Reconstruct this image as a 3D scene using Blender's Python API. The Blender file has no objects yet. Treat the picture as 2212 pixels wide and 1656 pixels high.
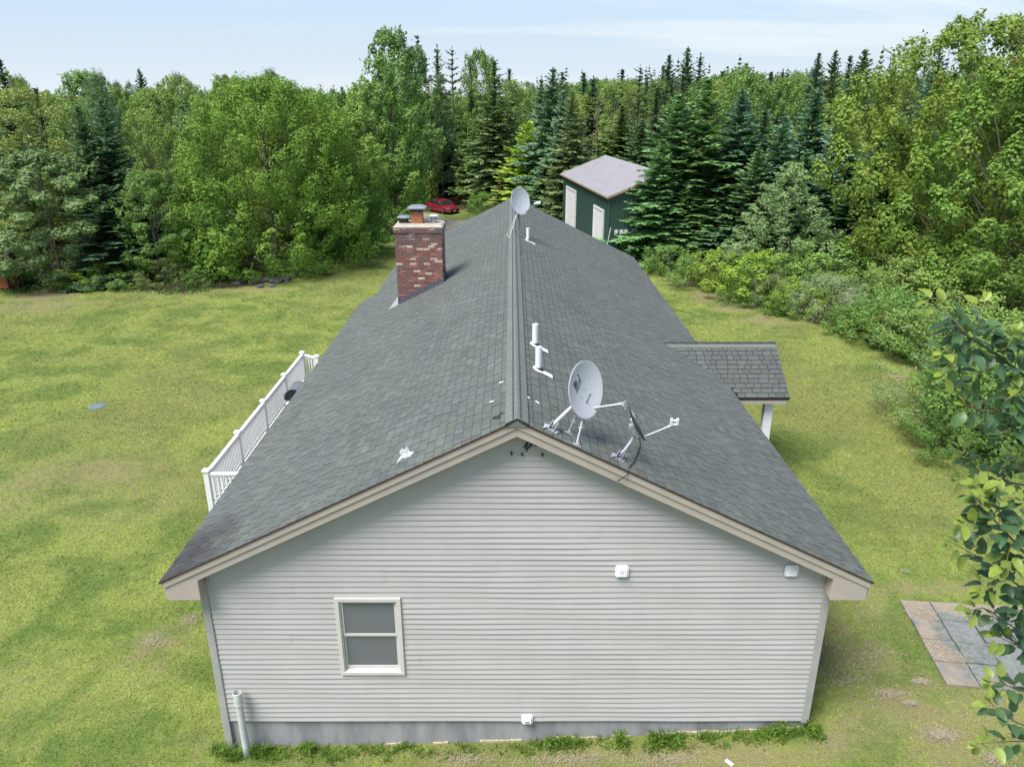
import bpy, math, random
import numpy as np
from mathutils import Vector, Matrix

R = math.radians
sc = bpy.context.scene
COL = sc.collection
random.seed(7)
RNG = np.random.default_rng(7)

# ------------------------------------------------------------------ camera
CAM_Z = 10.73
PITCH = R(20.85)
cam_data = bpy.data.cameras.new('camera')
cam_data.sensor_width = 36.0
cam_data.lens = 26.8
cam_data.clip_start = 0.1
cam_data.clip_end = 4000
cam = bpy.data.objects.new('camera', cam_data)
cam.location = (0, 0, CAM_Z)
cam.rotation_euler = (R(90) - PITCH, 0, 0)
COL.objects.link(cam)
sc.camera = cam

# ------------------------------------------------------------------ sky, sun, exposure
CLOUD_SEED = 2.7
SUN_EL, SUN_AZ = 60.0, 226.0            # azimuth clockwise from +Y
w = bpy.data.worlds.new('World'); sc.world = w; w.use_nodes = True
nt = w.node_tree; nt.nodes.clear()
out = nt.nodes.new('ShaderNodeOutputWorld'); bg = nt.nodes.new('ShaderNodeBackground')
sky = nt.nodes.new('ShaderNodeTexSky'); sky.sky_type = 'NISHITA'; sky.sun_disc = False
sky.sun_elevation = R(SUN_EL); sky.sun_rotation = R(SUN_AZ)
sky.air_density = 1.0; sky.dust_density = 1.0; sky.ozone_density = 1.0
bg.inputs[1].default_value = 0.10
tc = nt.nodes.new('ShaderNodeTexCoord')
sep = nt.nodes.new('ShaderNodeSeparateXYZ'); nt.links.new(tc.outputs['Generated'], sep.inputs[0])
def wmath(op, a, b):
    n = nt.nodes.new('ShaderNodeMath'); n.operation = op
    for i, v in enumerate((a, b)):
        if isinstance(v, (int, float)): n.inputs[i].default_value = v
        else: nt.links.new(v, n.inputs[i])
    return n.outputs[0]
zz = wmath('ADD', wmath('MAXIMUM', sep.outputs[2], 0.0), 0.10)
cx = wmath('DIVIDE', sep.outputs[0], zz); cy = wmath('DIVIDE', sep.outputs[1], zz)
comb = nt.nodes.new('ShaderNodeCombineXYZ')
nt.links.new(wmath('MULTIPLY', cx, -0.30), comb.inputs[0]); nt.links.new(wmath('MULTIPLY', cy, 0.62), comb.inputs[1]); comb.inputs[2].default_value = CLOUD_SEED
cn = nt.nodes.new('ShaderNodeTexNoise'); cn.inputs['Scale'].default_value = 0.55
cn.inputs['Detail'].default_value = 6; cn.inputs['Roughness'].default_value = 0.55; cn.inputs['Distortion'].default_value = 0.5
nt.links.new(comb.outputs[0], cn.inputs['Vector'])
cr = nt.nodes.new('ShaderNodeMapRange'); cr.interpolation_type = 'SMOOTHSTEP'
cr.inputs['From Min'].default_value = 0.40; cr.inputs['From Max'].default_value = 0.72
cr.inputs['To Min'].default_value = 0.35; cr.inputs['To Max'].default_value = 0.92
nt.links.new(cn.outputs['Fac'], cr.inputs['Value'])
wm = nt.nodes.new('ShaderNodeMix'); wm.data_type = 'RGBA'
hz = nt.nodes.new('ShaderNodeMapRange'); hz.interpolation_type = 'SMOOTHSTEP'
for k_, v_ in (('From Min', 0.0), ('From Max', 0.34), ('To Min', 1.0), ('To Max', 0.0)): hz.inputs[k_].default_value = v_
nt.links.new(sep.outputs[2], hz.inputs['Value'])
nt.links.new(wmath('MAXIMUM', cr.outputs[0], hz.outputs[0]), wm.inputs['Factor'])
nt.links.new(sky.outputs[0], wm.inputs['A'])
veil = nt.nodes.new('ShaderNodeMix'); veil.data_type = 'RGBA'      # thin high cloud: a pale blue veil with whiter streaks
cw = nt.nodes.new('ShaderNodeMapRange'); cw.interpolation_type = 'SMOOTHSTEP'; cw.inputs['From Min'].default_value = .50; cw.inputs['From Max'].default_value = .68
nt.links.new(cn.outputs['Fac'], cw.inputs['Value'])
h2 = nt.nodes.new('ShaderNodeMapRange'); h2.interpolation_type = 'SMOOTHSTEP'
for k_, v_ in (('From Min', -0.02), ('From Max', 0.115), ('To Min', .85), ('To Max', 0.0)): h2.inputs[k_].default_value = v_
nt.links.new(sep.outputs[2], h2.inputs['Value'])
nt.links.new(wmath('MAXIMUM', wmath('MULTIPLY', cw.outputs[0], .9), h2.outputs[0]), veil.inputs['Factor'])
veil.inputs['A'].default_value = (2.50, 3.28, 4.18, 1); veil.inputs['B'].default_value = (3.85, 4.13, 4.38, 1)
nt.links.new(veil.outputs['Result'], wm.inputs['B'])
nt.links.new(wm.outputs['Result'], bg.inputs[0]); nt.links.new(bg.outputs[0], out.inputs[0])

sd = bpy.data.lights.new('sun', 'SUN'); sd.energy = 2.9; sd.angle = R(30); sd.color = (1.0, 0.965, 0.90)
so = bpy.data.objects.new('sun', sd); COL.objects.link(so)
az = R(SUN_AZ); el = R(SUN_EL)
sdir = Vector((math.sin(az)*math.cos(el), math.cos(az)*math.cos(el), math.sin(el)))
so.rotation_euler = (-sdir).to_track_quat('-Z', 'Y').to_euler()
so.location = (0, -20, 60)

sc.view_settings.view_transform = 'Standard'
sc.view_settings.look = 'None'
sc.view_settings.gamma = 1.0
sc.view_settings.exposure = 1.14
sc.view_settings.use_curve_mapping = False
try:
    sc.cycles.max_bounces = 6; sc.cycles.diffuse_bounces = 4; sc.cycles.glossy_bounces = 2
    sc.cycles.transmission_bounces = 4; sc.cycles.transparent_max_bounces = 4
    sc.cycles.use_denoising = True
    sc.cycles.caustics_reflective = False; sc.cycles.caustics_refractive = False
except Exception:
    pass

# ------------------------------------------------------------------ helpers
FPX = 2287.0 / (3072.0 / 2212.0)
CP, SP = math.cos(PITCH), math.sin(PITCH)

def ray(px, py):
    """view direction through a pixel of the 2212 x 1656 picture, per metre of depth"""
    u = (px - 1106.0) / FPX; v = (py - 828.0) / FPX
    return u, CP - v*SP, -SP - v*CP

def sstep(a, b, x):
    t = np.clip((np.asarray(x, float) - a) / (b - a), 0, 1)
    return t*t*(3 - 2*t)

def gz(x, y):
    x = np.asarray(x, float); y = np.asarray(y, float)
    q = np.where(x > 6, 6 + np.clip(x - 6, 0, 60)*.35, x)
    z = 0.225*np.logaddexp(0, (q - .25)/2.5)
    z = z - 2.6*sstep(46, 88, y)*sstep(5, -8, x)
    z = z + 0.45*sstep(34, 50, y)*sstep(2, 9, x)
    d = np.sqrt(x*x + y*y)
    z = z + sstep(45, 80, d)*(0.5*np.sin(x*0.06 + 1.0)*np.cos(y*0.05))
    z = z + 0.05*np.sin(x*0.45 + 0.3*y)*np.cos(y*0.37 - 0.2*x)*sstep(11.0, 14.0, np.abs(x - 0.05) + 6.0)
    return z

def gzs(x, y): return float(gz(x, y))

def gpt(px, py):
    """where the sight line through a pixel meets the ground"""
    u, f, k = ray(px, py); g = 0.3
    for _ in range(40):
        t = (CAM_Z - g) / -k
        g = 0.5*g + 0.5*gzs(u*t, f*t)
    return u*t, f*t, g

def at(px, py, t):
    u, f, k = ray(px, py)
    return Vector((u*t, f*t, CAM_Z + k*t))

def atD(px, py, D):
    u, f, k = ray(px, py)
    return at(px, py, D/f)

class MB:
    def __init__(s): s.v = []; s.f = []; s.m = []
    def add(s, vs, fs, mi=0):
        o = len(s.v); s.v += [tuple(p) for p in vs]
        s.f += [tuple(i + o for i in f) for f in fs]; s.m += [mi]*len(fs); return s
    def box(s, a, b, mi=0):
        x0, y0, z0 = a; x1, y1, z1 = b
        return s.add([(x0,y0,z0),(x1,y0,z0),(x1,y1,z0),(x0,y1,z0),(x0,y0,z1),(x1,y0,z1),(x1,y1,z1),(x0,y1,z1)],
              [(3,2,1,0),(4,5,6,7),(0,1,5,4),(1,2,6,5),(2,3,7,6),(3,0,4,7)], mi)
    def obox(s, c, ex, ey, ez, mi=0):
        c = Vector(c); ex = Vector(ex); ey = Vector(ey); ez = Vector(ez)
        vs = [c - ex - ey - ez, c + ex - ey - ez, c + ex + ey - ez, c - ex + ey - ez,
              c - ex - ey + ez, c + ex - ey + ez, c + ex + ey + ez, c - ex + ey + ez]
        return s.add(vs, [(3,2,1,0),(4,5,6,7),(0,1,5,4),(1,2,6,5),(2,3,7,6),(3,0,4,7)], mi)
    def prism(s, poly, vec, mi=0):
        n = len(poly); vec = Vector(vec); p = [Vector(q) for q in poly]
        vs = p + [q + vec for q in p]
        fs = [tuple(range(n))[::-1], tuple(range(n, 2*n))] + [(i, (i+1) % n, n + (i+1) % n, n + i) for i in range(n)]
        return s.add(vs, fs, mi)
    def tube(s, pts, r, n=8, mi=0, cap=True):
        pts = [Vector(p) for p in pts]; k = len(pts)
        rs = list(r) if isinstance(r, (list, tuple)) else [r]*k
        d0 = (pts[1] - pts[0]).normalized()
        up = Vector((0, 0, 1)) if abs(d0.z) < .9 else Vector((1, 0, 0))
        a = d0.cross(up).normalized(); vs = []
        for i in range(k):
            d = (pts[min(i+1, k-1)] - pts[max(i-1, 0)]).normalized()
            a = (a - d*a.dot(d)).normalized(); b = d.cross(a)
            for j in range(n):
                t = 2*math.pi*j/n
                vs.append(pts[i] + (a*math.cos(t) + b*math.sin(t))*rs[i])
        fs = [(i*n + j, i*n + (j+1) % n, (i+1)*n + (j+1) % n, (i+1)*n + j) for i in range(k-1) for j in range(n)]
        if cap: fs += [tuple(range(n))[::-1], tuple(range((k-1)*n, k*n))]
        return s.add(vs, fs, mi)
    def lathe(s, prof, M=None, n=20, mi=0, cap=True):
        vs = []
        for (r, z) in prof:
            for j in range(n):
                t = 2*math.pi*j/n; p = Vector((r*math.cos(t), r*math.sin(t), z))
                vs.append(M @ p if M is not None else p)
        k = len(prof)
        fs = [(i*n + j, i*n + (j+1) % n, (i+1)*n + (j+1) % n, (i+1)*n + j) for i in range(k-1) for j in range(n)]
        if cap: fs += [tuple(range(n))[::-1], tuple(range((k-1)*n, k*n))]
        return s.add(vs, fs, mi)
    def mesh(s, name, mats, off=None, smooth=False):
        me = bpy.data.meshes.new(name)
        vs = s.v if off is None else [(a - off[0], b - off[1], c - off[2]) for a, b, c in s.v]
        me.from_pydata(vs, [], s.f)
        mats = mats if isinstance(mats, (list, tuple)) else [mats]
        for m in mats: me.materials.append(m)
        if len(mats) > 1: me.polygons.foreach_set('material_index', s.m)
        if smooth:
            me.polygons.foreach_set('use_smooth', [True]*len(me.polygons))
            try: me.set_sharp_from_angle(angle=R(40))
            except Exception: pass
        me.update(); return me
    def build(s, name, mats, parent=None, smooth=False, bevel=0, local=False):
        """vertices are in world space unless local=True; the object sits at its parent"""
        off = None
        if parent is not None and not local: off = wloc(parent)
        o = bpy.data.objects.new(name, s.mesh(name, mats, off, smooth))
        COL.objects.link(o)
        if parent is not None: o.parent = parent
        if bevel:
            b = o.modifiers.new('bevel', 'BEVEL'); b.width = bevel; b.segments = 2; b.limit_method = 'ANGLE'
        return o

def wloc(o):
    v = Vector((0, 0, 0))
    while o is not None:
        v = v + Vector(o.location); o = o.parent
    return v

def tag(o, label=None, cat=None, group=None, kind=None):
    if label: o['label'] = label
    if cat: o['category'] = cat
    if group: o['group'] = group
    if kind: o['kind'] = kind
    return o

def empty(name, loc, label, cat, group=None, rz=0.0):
    o = bpy.data.objects.new(name, None); o.empty_display_size = .2
    o.location = loc; o.rotation_euler = (0, 0, rz); COL.objects.link(o)
    return tag(o, label, cat, group)

def link(name, me, parent=None):
    o = bpy.data.objects.new(name, me); COL.objects.link(o)
    if parent is not None: o.parent = parent
    return o

def ground_thing(mb, name, mats, loc, label, cat, group=None, smooth=False):
    """one-mesh thing with its origin at its base"""
    o = bpy.data.objects.new(name, mb.mesh(name, mats, loc, smooth)); o.location = loc
    COL.objects.link(o); return tag(o, label, cat, group)

# ------------------------------------------------------------------ materials
def lk(nt, a, b): nt.links.new(a, b)

def mix(nt, fac, a, b, mode='MIX'):
    n = nt.nodes.new('ShaderNodeMix'); n.data_type = 'RGBA'; n.blend_type = mode
    for key, v in (('Factor', fac), ('A', a), ('B', b)):
        if isinstance(v, (int, float)): n.inputs[key].default_value = v
        elif isinstance(v, tuple): n.inputs[key].default_value = (*v[:3], 1)
        else: nt.links.new(v, n.inputs[key])
    return n.outputs['Result']

def noise(nt, scale, vec=None, detail=4, rough=.55, dist=0):
    n = nt.nodes.new('ShaderNodeTexNoise'); n.inputs['Scale'].default_value = scale
    n.inputs['Detail'].default_value = detail; n.inputs['Roughness'].default_value = rough
    n.inputs['Distortion'].default_value = dist
    if vec is not None: nt.links.new(vec, n.inputs['Vector'])
    return n.outputs['Fac']

def mrange(nt, v, a, b, c=0.0, d=1.0, smooth=True):
    n = nt.nodes.new('ShaderNodeMapRange'); n.interpolation_type = 'SMOOTHSTEP' if smooth else 'LINEAR'
    for k, x in (('From Min', a), ('From Max', b), ('To Min', c), ('To Max', d)): n.inputs[k].default_value = x
    nt.links.new(v, n.inputs['Value']); return n.outputs[0]

def math2(nt, op, a, b):
    n = nt.nodes.new('ShaderNodeMath'); n.operation = op
    for i, v in enumerate((a, b)):
        if isinstance(v, (int, float)): n.inputs[i].default_value = v
        else: nt.links.new(v, n.inputs[i])
    return n.outputs[0]

def attr(nt, name, kind='GEOMETRY'):
    n = nt.nodes.new('ShaderNodeAttribute'); n.attribute_type = kind; n.attribute_name = name; return n

def new_mat(name):
    m = bpy.data.materials.new(name); m.use_nodes = True
    nt = m.node_tree; b = nt.nodes['Principled BSDF']; return m, nt, b

def wpos(nt):
    g = nt.nodes.new('ShaderNodeNewGeometry'); return g.outputs['Position']

def scaled(nt, v, sx, sy, sz):
    n = nt.nodes.new('ShaderNodeMapping'); n.inputs['Scale'].default_value = (sx, sy, sz)
    nt.links.new(v, n.inputs['Vector']); return n.outputs[0]

def mat(name, col, rough=.6, col2=None, scale=6, stretch=(1, 1, 1), lo=.35, hi=.65, bump=0, bscale=60, metal=0, spec=.5, rnd=0):
    m, nt, b = new_mat(name)
    b.inputs['Roughness'].default_value = rough; b.inputs['Metallic'].default_value = metal
    b.inputs['Specular IOR Level'].default_value = spec
    tcn = nt.nodes.new('ShaderNodeTexCoord'); v = scaled(nt, tcn.outputs['Object'], *stretch)
    c2 = col2 if col2 is not None else tuple(x*.86 for x in col)
    col = tuple(x*KA for x in col); c2 = tuple(x*KA for x in c2)
    f = mrange(nt, noise(nt, scale, v, 5, .6), lo, hi)
    c = mix(nt, f, col, c2)
    if rnd:
        oi = nt.nodes.new('ShaderNodeObjectInfo')
        c = mix(nt, 1.0, c, _grey(nt, mrange(nt, oi.outputs['Random'], 0, 1, 1-rnd, 1+rnd, False)), 'MULTIPLY')
    lk(nt, c, b.inputs['Base Color'])
    if bump:
        bp = nt.nodes.new('ShaderNodeBump'); bp.inputs['Strength'].default_value = bump; bp.inputs['Distance'].default_value = .01
        lk(nt, noise(nt, bscale, v, 4, .6), bp.inputs['Height']); lk(nt, bp.outputs[0], b.inputs['Normal'])
    return m

def _grey(nt, v):
    n = nt.nodes.new('ShaderNodeCombineColor')
    for i in range(3): nt.links.new(v, n.inputs[i])
    return n.outputs[0]

KA = .78
M = {}
M['siding'] = mat('siding_vinyl', (.575, .548, .534), .55, (.54, .516, .502), 1.1, (1.6, 1, .35), bump=.04, bscale=40, spec=.3, lo=.3, hi=.75)
M['trim_grey'] = mat('corner_trim', (.48, .465, .45), .5, (.40, .395, .385), 3, (1, 1, .6))
M['cream'] = mat('cream_trim', (.54, .465, .415), .5, (.50, .43, .385), 3)
M['tan'] = mat('tan_soffit', (.42, .37, .32), .55)
M['brown'] = mat('brown_drip_edge', (.085, .035, .028), .45, (.055, .03, .025), 8)
M['concrete'] = mat('foundation_concrete', (.44, .43, .44), .85, (.25, .245, .255), 2.6, (1, 1, .22), .3, .75, bump=.3, bscale=30)
M['foam'] = mat('foam_insulation', (.62, .56, .36), .8, (.40, .34, .2), 14)
M['white'] = mat('white_vinyl', (1.0, 1.0, 1.01), .4, (.94, .94, .95), 4)
M['white_pipe'] = mat('white_pipe', (.72, .73, .74), .35, (.62, .64, .65), 5)
M['window_white'] = mat('window_vinyl', (.74, .705, .68), .4, (.68, .65, .62), 5)
M['black'] = mat('black_rubber', (.02, .02, .022), .5)
M['lead'] = mat('lead_flashing', (.10, .105, .135), .55, (.20, .205, .24), 18, lo=.5, hi=.75, bump=.5, bscale=40)
M['galv'] = mat('galvanised_steel', (.50, .52, .55), .38, (.40, .42, .45), 9, metal=.7)
M['mesh_dark'] = mat('dark_mesh', (.05, .055, .06), .6)
M['clay'] = mat('terracotta_flue', (.50, .19, .085), .8, (.42, .15, .07), 9)
M['mortar_cap'] = mat('chimney_crown', (.52, .46, .38), .85, (.42, .37, .31), 5, bump=.2, bscale=40)
M['mortar'] = mat('mortar', (.20, .17, .15), .95)
M['dish'] = mat('dish_grey', (.47, .49, .53), .42, (.44, .46, .50), 2)
M['dish_dark'] = mat('dish_charcoal', (.045, .065, .075), .45, (.06, .08, .09), 3)
M['dish_metal'] = mat('dish_bracket', (.56, .56, .57), .4, (.50, .50, .52), 8)
M['dish_purple'] = mat('dish_mast_grey', (.40, .40, .46), .4, (.35, .35, .40), 8)
M['logo'] = mat('logo_teal', (.06, .10, .115), .5)
M['ink'] = mat('print_black', (.03, .035, .045), .5)
M['bark'] = mat('tree_bark', (.13, .10, .08), .9, (.075, .06, .05), 8, (1, 1, .2), bump=.5, bscale=20)
M['bark_grey'] = mat('grey_bark', (.23, .21, .18), .9, (.13, .12, .10), 6, (1, 1, .25), bump=.4, bscale=16)
M['twig'] = mat('pear_bark', (.10, .085, .06), .7, (.15, .12, .08), 30)
M['twig_green'] = mat('young_stem', (.34, .33, .09), .5)
M['green_metal'] = mat('green_steel', (.038, .086, .068), .45, (.033, .076, .060), 2)
M['green_rib'] = mat('green_rib', (.045, .099, .078), .40)
M['garage_roof'] = mat('garage_roof_sheet', (.335, .31, .33), .65, (.30, .28, .30), 1.5)
M['garage_trim'] = mat('garage_copper_trim', (.42, .29, .19), .55)
M['garage_door'] = mat('garage_door', (.86, .85, .83), .5)
M['meter'] = mat('meter_grey', (.52, .53, .54), .5)
M['rock'] = mat('rock', (.085, .08, .08), .9, (.15, .145, .14), 5, bump=.6, bscale=12, rnd=.25)
M['gravel'] = mat('gravel', (.36, .335, .29), .95, (.27, .25, .21), .9, (1, 1, 1), .3, .7, bump=.5, bscale=50)
M['orange'] = mat('orange_stained_wood', (.48, .13, .03), .7, (.36, .09, .025), 6, (1, 1, 6))
M['dark_wood'] = mat('dark_wood', (.06, .035, .03), .8)
M['slate'] = mat('grey_shed_roof', (.11, .115, .13), .8, (.15, .155, .17), 8)
M['lid'] = mat('green_lid', (.13, .19, .21), .7, (.18, .235, .245), 8)
M['tarp'] = mat('white_sheet', (.66, .68, .70), .5, (.5, .5, .5), 5)
M['rust'] = mat('rusty_metal', (.20, .075, .05), .8)
# ------------------------------------------------------------------ lawn boundary (world metres)
LAWN = [(-70, -12), (-70, 41), (-40, 42.5), (-30, 43.2), (-24, 43.6), (-19, 43.0), (-15.5, 44.6), (-13.2, 48.5), (-12, 54), (-11.6, 62), (-11.5, 72),
        (-14, 82), (-15, 92), (-9, 94), (-4.2, 92), (-1.5, 82), (0.8, 70), (1.5, 60), (3.2, 52), (5, 45), (8.6, 44.5), (10.4, 43), (12.2, 37.2), (14.4, 34.2),
        (15.7, 31), (16.6, 27), (15.8, 24), (13.8, 21.5), (13.6, 19.5), (16.5, 17.5), (24, 16), (40, 14), (40, -12)]
LP = np.array(LAWN)

def inside(x, y):
    x = np.asarray(x, float); y = np.asarray(y, float); r = np.zeros(x.shape, bool)
    n = len(LP)
    for i in range(n):
        x0, y0 = LP[i]; x1, y1 = LP[(i+1) % n]
        c = ((y0 > y) != (y1 > y))
        with np.errstate(divide='ignore', invalid='ignore'):
            xi = (x1 - x0)*(y - y0)/(y1 - y0 + 1e-12) + x0
        r ^= c & (x < xi)
    return r

def edge_dist(x, y):
    x = np.asarray(x, float); y = np.asarray(y, float); d = np.full(x.shape, 1e9)
    n = len(LP)
    for i in range(n):
        a = LP[i]; b = LP[(i+1) % n]; ab = b - a
        t = np.clip(((x - a[0])*ab[0] + (y - a[1])*ab[1])/(ab @ ab), 0, 1)
        d = np.minimum(d, np.hypot(x - a[0] - t*ab[0], y - a[1] - t*ab[1]))
    return d

# worn or dry places of the lawn: (x, y, rx, ry, amount)
DRY = []
def dry_px(px, py, rx, ry, amt):
    x, y, _ = gpt(px, py); DRY.append((x, y, rx, ry, amt))
for a in [(95, 640, 2.0, 1.6, .95), (60, 665, 3.0, 1.5, .7), (150, 655, 3.0, 1.2, .6), (420, 632, 3.5, 1.0, .6), (560, 625, 2.5, .8, .7), (330, 640, 3, .8, .5),
          (1530, 640, 1.2, 1.6, .9), (1590, 665, 1.4, .9, .9), (1640, 690, 1.4, .6, .85), (1700, 700, 1.5, .6, .75), (1770, 690, .8, .6, 1.0), (1475, 610, .8, 1.6, .9),
          (1960, 770, 1.6, .7, .6), (2030, 800, 1.3, .6, .8), (2070, 870, 1.6, .9, .75), (1935, 815, .6, .35, .7), (1850, 760, 1.6, 1.0, .3),
          (1900, 1330, 1.2, 1.4, .5), (1850, 1420, 1.4, 1.2, .62), (1960, 1530, 1.2, .9, .68), (2080, 1560, 1.6, .8, .6), (1880, 1560, 1.0, .9, .6), (1800, 1340, .6, .9, .5), (2100, 1640, 2.0, .5, .65), (1600, 1645, 3.0, .25, .7), (2030, 1590, .5, .25, 1.0), (1990, 1475, .35, .15, 1.0),
          (1930, 1500, .5, .2, .95), (2150, 1640, .5, .2, .9), (1810, 1600, .5, .25, 1.0), (1240, 1640, 1.5, .25, .95), (1000, 1640, 1.2, .25, .75),
          (1450, 1640, 1.2, .25, .85), (1610, 1630, .8, .25, .85), (1500, 1625, 2.0, .3, .7),
          (330, 1390, .5, .7, .75), (410, 1340, .3, .5, .7), (180, 1020, 3.2, 1.6, .6), (90, 1040, 2.2, 1.2, .55), (330, 1000, 1.4, 1.0, .45), (250, 1120, 2.5, 1.5, .35),
          (280, 1540, 1.2, .6, .35), (420, 1600, .7, .5, .45), (40, 780, 2.4, 1.4, .3), (300, 1480, .8, .5, .3), (60, 960, 1.6, 1.2, .35), (1990, 1270, 2.0, .4, .6)]:
    dry_px(*a)
DRY += [(-10, 11, 5.5, 3.6, .34), (8.6, 10.6, 3.4, 2.6, .50), (0, 9.75, 6.5, .5, .5), (-12.5, 19, 6, 2.6, .40), (-16, 15, 4, 3, .30), (10.5, 16, 3, 2, .25), (-7.2, 12.5, 1.4, 1.6, .42)]

def dry(x, y):
    x = np.asarray(x, float); y = np.asarray(y, float); d = np.zeros(x.shape)
    for (a, b, rx, ry, amt) in DRY:
        q = ((x - a)/rx)**2 + ((y - b)/ry)**2
        d = np.maximum(d, amt*np.exp(-q*.9))
    return d

# ------------------------------------------------------------------ lawn colour shared by the soil sheet and the grass blades
def lawn_colour(nt):
    pos = wpos(nt)
    n1 = noise(nt, .13, pos, 4, .55, .6)
    n2 = noise(nt, .55, pos, 5, .6, .4)
    n3 = noise(nt, 3.2, pos, 5, .65)
    n4 = noise(nt, 26, pos, 3, .7)
    n5 = noise(nt, 1.25, pos, 4, .6, .8)
    nb = noise(nt, .32, scaled(nt, pos, 1.0, 2.6, 1.0), 4, .6, 1.2)
    green = (.128, .205, .038); lime = (.285, .345, .078); straw = (.31, .262, .135); olive = (.235, .245, .075); soil = (.30, .24, .175)
    c = mix(nt, mrange(nt, n2, .38, .60), green, lime)
    c = mix(nt, mrange(nt, n5, .56, .70, 0, .55), c, green)
    c = mix(nt, mrange(nt, n1, .42, .66, 0, .75), c, olive)
    c = mix(nt, mrange(nt, nb, .52, .72, 0, .55), c, lime)
    dr = attr(nt, 'dry').outputs['Fac']
    t = math2(nt, 'ADD', math2(nt, 'MULTIPLY', n3, .62), math2(nt, 'MULTIPLY', n2, .38))
    base = mrange(nt, t, .50, .72, 0, .45)                      # thin spots everywhere
    m = math2(nt, 'ADD', dr, math2(nt, 'MULTIPLY', math2(nt, 'SUBTRACT', t, .5), 1.6))
    dm = mrange(nt, m, .22, .80, 0, .88)
    dm = math2(nt, 'MULTIPLY', dm, mrange(nt, dr, .02, .2))
    c = mix(nt, base, c, (.235, .225, .085))
    c = mix(nt, dm, c, straw)
    c = mix(nt, mrange(nt, m, .72, 1.1, 0, .8), c, soil)
    c = mix(nt, mrange(nt, n4, .3, .7, 0, .5), c, mix(nt, .5, c, (.07, .11, .02)))
    return c, n3, n4, pos

m, nt, b = new_mat('lawn_and_forest_floor'); M['ground'] = m
c, n3, n4, pos = lawn_colour(nt)
ff = mix(nt, mrange(nt, noise(nt, 1.2, pos, 5, .65), .35, .65), (.035, .04, .018), (.075, .06, .035))
ln = attr(nt, 'lawn').outputs['Fac']
lnn = mrange(nt, math2(nt, 'ADD', ln, math2(nt, 'MULTIPLY', math2(nt, 'SUBTRACT', n3, .5), .7)), .4, .6)
lk(nt, mix(nt, lnn, ff, mix(nt, .42, c, (.10, .095, .045))), b.inputs['Base Color'])
b.inputs['Roughness'].default_value = .95; b.inputs['Specular IOR Level'].default_value = .15
bp = nt.nodes.new('ShaderNodeBump'); bp.inputs['Strength'].default_value = .8; bp.inputs['Distance'].default_value = .04
lk(nt, math2(nt, 'ADD', n4, math2(nt, 'MULTIPLY', n3, 1.5)), bp.inputs['Height']); lk(nt, bp.outputs[0], b.inputs['Normal'])

m, nt, b = new_mat('grass_blade'); M['grass'] = m
c, n3, n4, pos = lawn_colour(nt)
tv = attr(nt, 'tint').outputs['Fac']
c = mix(nt, 1.0, c, _grey(nt, mrange(nt, tv, 0, 1, .74, 1.40, False)), 'MULTIPLY')
lk(nt, c, b.inputs['Base Color']); b.inputs['Roughness'].default_value = .8; b.inputs['Specular IOR Level'].default_value = .1
tl_ = nt.nodes.new('ShaderNodeBsdfTranslucent'); lk(nt, c, tl_.inputs['Color'])
upv = nt.nodes.new('ShaderNodeVectorMath'); upv.operation = 'ADD'; gq = nt.nodes.new('ShaderNodeNewGeometry')
sq = nt.nodes.new('ShaderNodeVectorMath'); sq.operation = 'SCALE'; sq.inputs['Scale'].default_value = .25; lk(nt, gq.outputs['Normal'], sq.inputs[0]); lk(nt, sq.outputs[0], upv.inputs[0]); upv.inputs[1].default_value = (0, 0, 1)
nq = nt.nodes.new('ShaderNodeVectorMath'); nq.operation = 'NORMALIZE'; lk(nt, upv.outputs[0], nq.inputs[0]); lk(nt, nq.outputs[0], b.inputs['Normal'])   # a lawn scatters light as one upward surface
ms_ = nt.nodes.new('ShaderNodeMixShader'); ms_.inputs[0].default_value = .22; lk(nt, b.outputs[0], ms_.inputs[1]); lk(nt, tl_.outputs[0], ms_.inputs[2])
lk(nt, ms_.outputs[0], nt.nodes['Material Output'].inputs['Surface'])

# ------------------------------------------------------------------ ground sheet
def axis(lo, hi, fine_lo, fine_hi, step, grow=1.25):
    a = list(np.arange(fine_lo, fine_hi + 1e-6, step)); s = step
    v = fine_hi
    while v < hi: s *= grow; v += s; a.append(v)
    v = fine_lo; s = step
    while v > lo: s *= grow; v -= s; a.insert(0, v)
    return np.array(a)
xs = axis(-2500, 2500, -36, 26, .4); ys = axis(-200, 3000, 6, 62, .4)
X, Y = np.meshgrid(xs, ys); Z = gz(X, Y)
# no ground inside the house: it drops below the floor there
nx, ny = len(xs), len(ys)
V = np.stack([X.ravel(), Y.ravel(), Z.ravel()], 1)
idx = np.arange(nx*ny).reshape(ny, nx)
F = np.stack([idx[:-1, :-1], idx[:-1, 1:], idx[1:, 1:], idx[1:, :-1]], -1).reshape(-1, 4)

def np_mesh(name, V, F, mats, face_attr=None, point_attr=None, smooth=False):
    me = bpy.data.meshes.new(name); n = len(F); k = F.shape[1]
    me.vertices.add(len(V)); me.vertices.foreach_set('co', np.ascontiguousarray(V, np.float32).ravel())
    me.loops.add(n*k); me.loops.foreach_set('vertex_index', np.ascontiguousarray(F, np.int32).ravel())
    me.polygons.add(n); me.polygons.foreach_set('loop_start', np.arange(0, n*k, k, dtype=np.int32))
    me.polygons.foreach_set('loop_total', np.full(n, k, np.int32))
    me.polygons.foreach_set('use_smooth', np.full(n, bool(smooth)))
    for m in (mats if isinstance(mats, (list, tuple)) else [mats]): me.materials.append(m)
    me.update(calc_edges=True)
    for key, v in (face_attr or {}).items():
        a = me.attributes.new(key, 'FLOAT', 'FACE'); a.data.foreach_set('value', np.ascontiguousarray(v, np.float32))
    for key, v in (point_attr or {}).items():
        a = me.attributes.new(key, 'FLOAT', 'POINT'); a.data.foreach_set('value', np.ascontiguousarray(v, np.float32))
    return me

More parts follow.
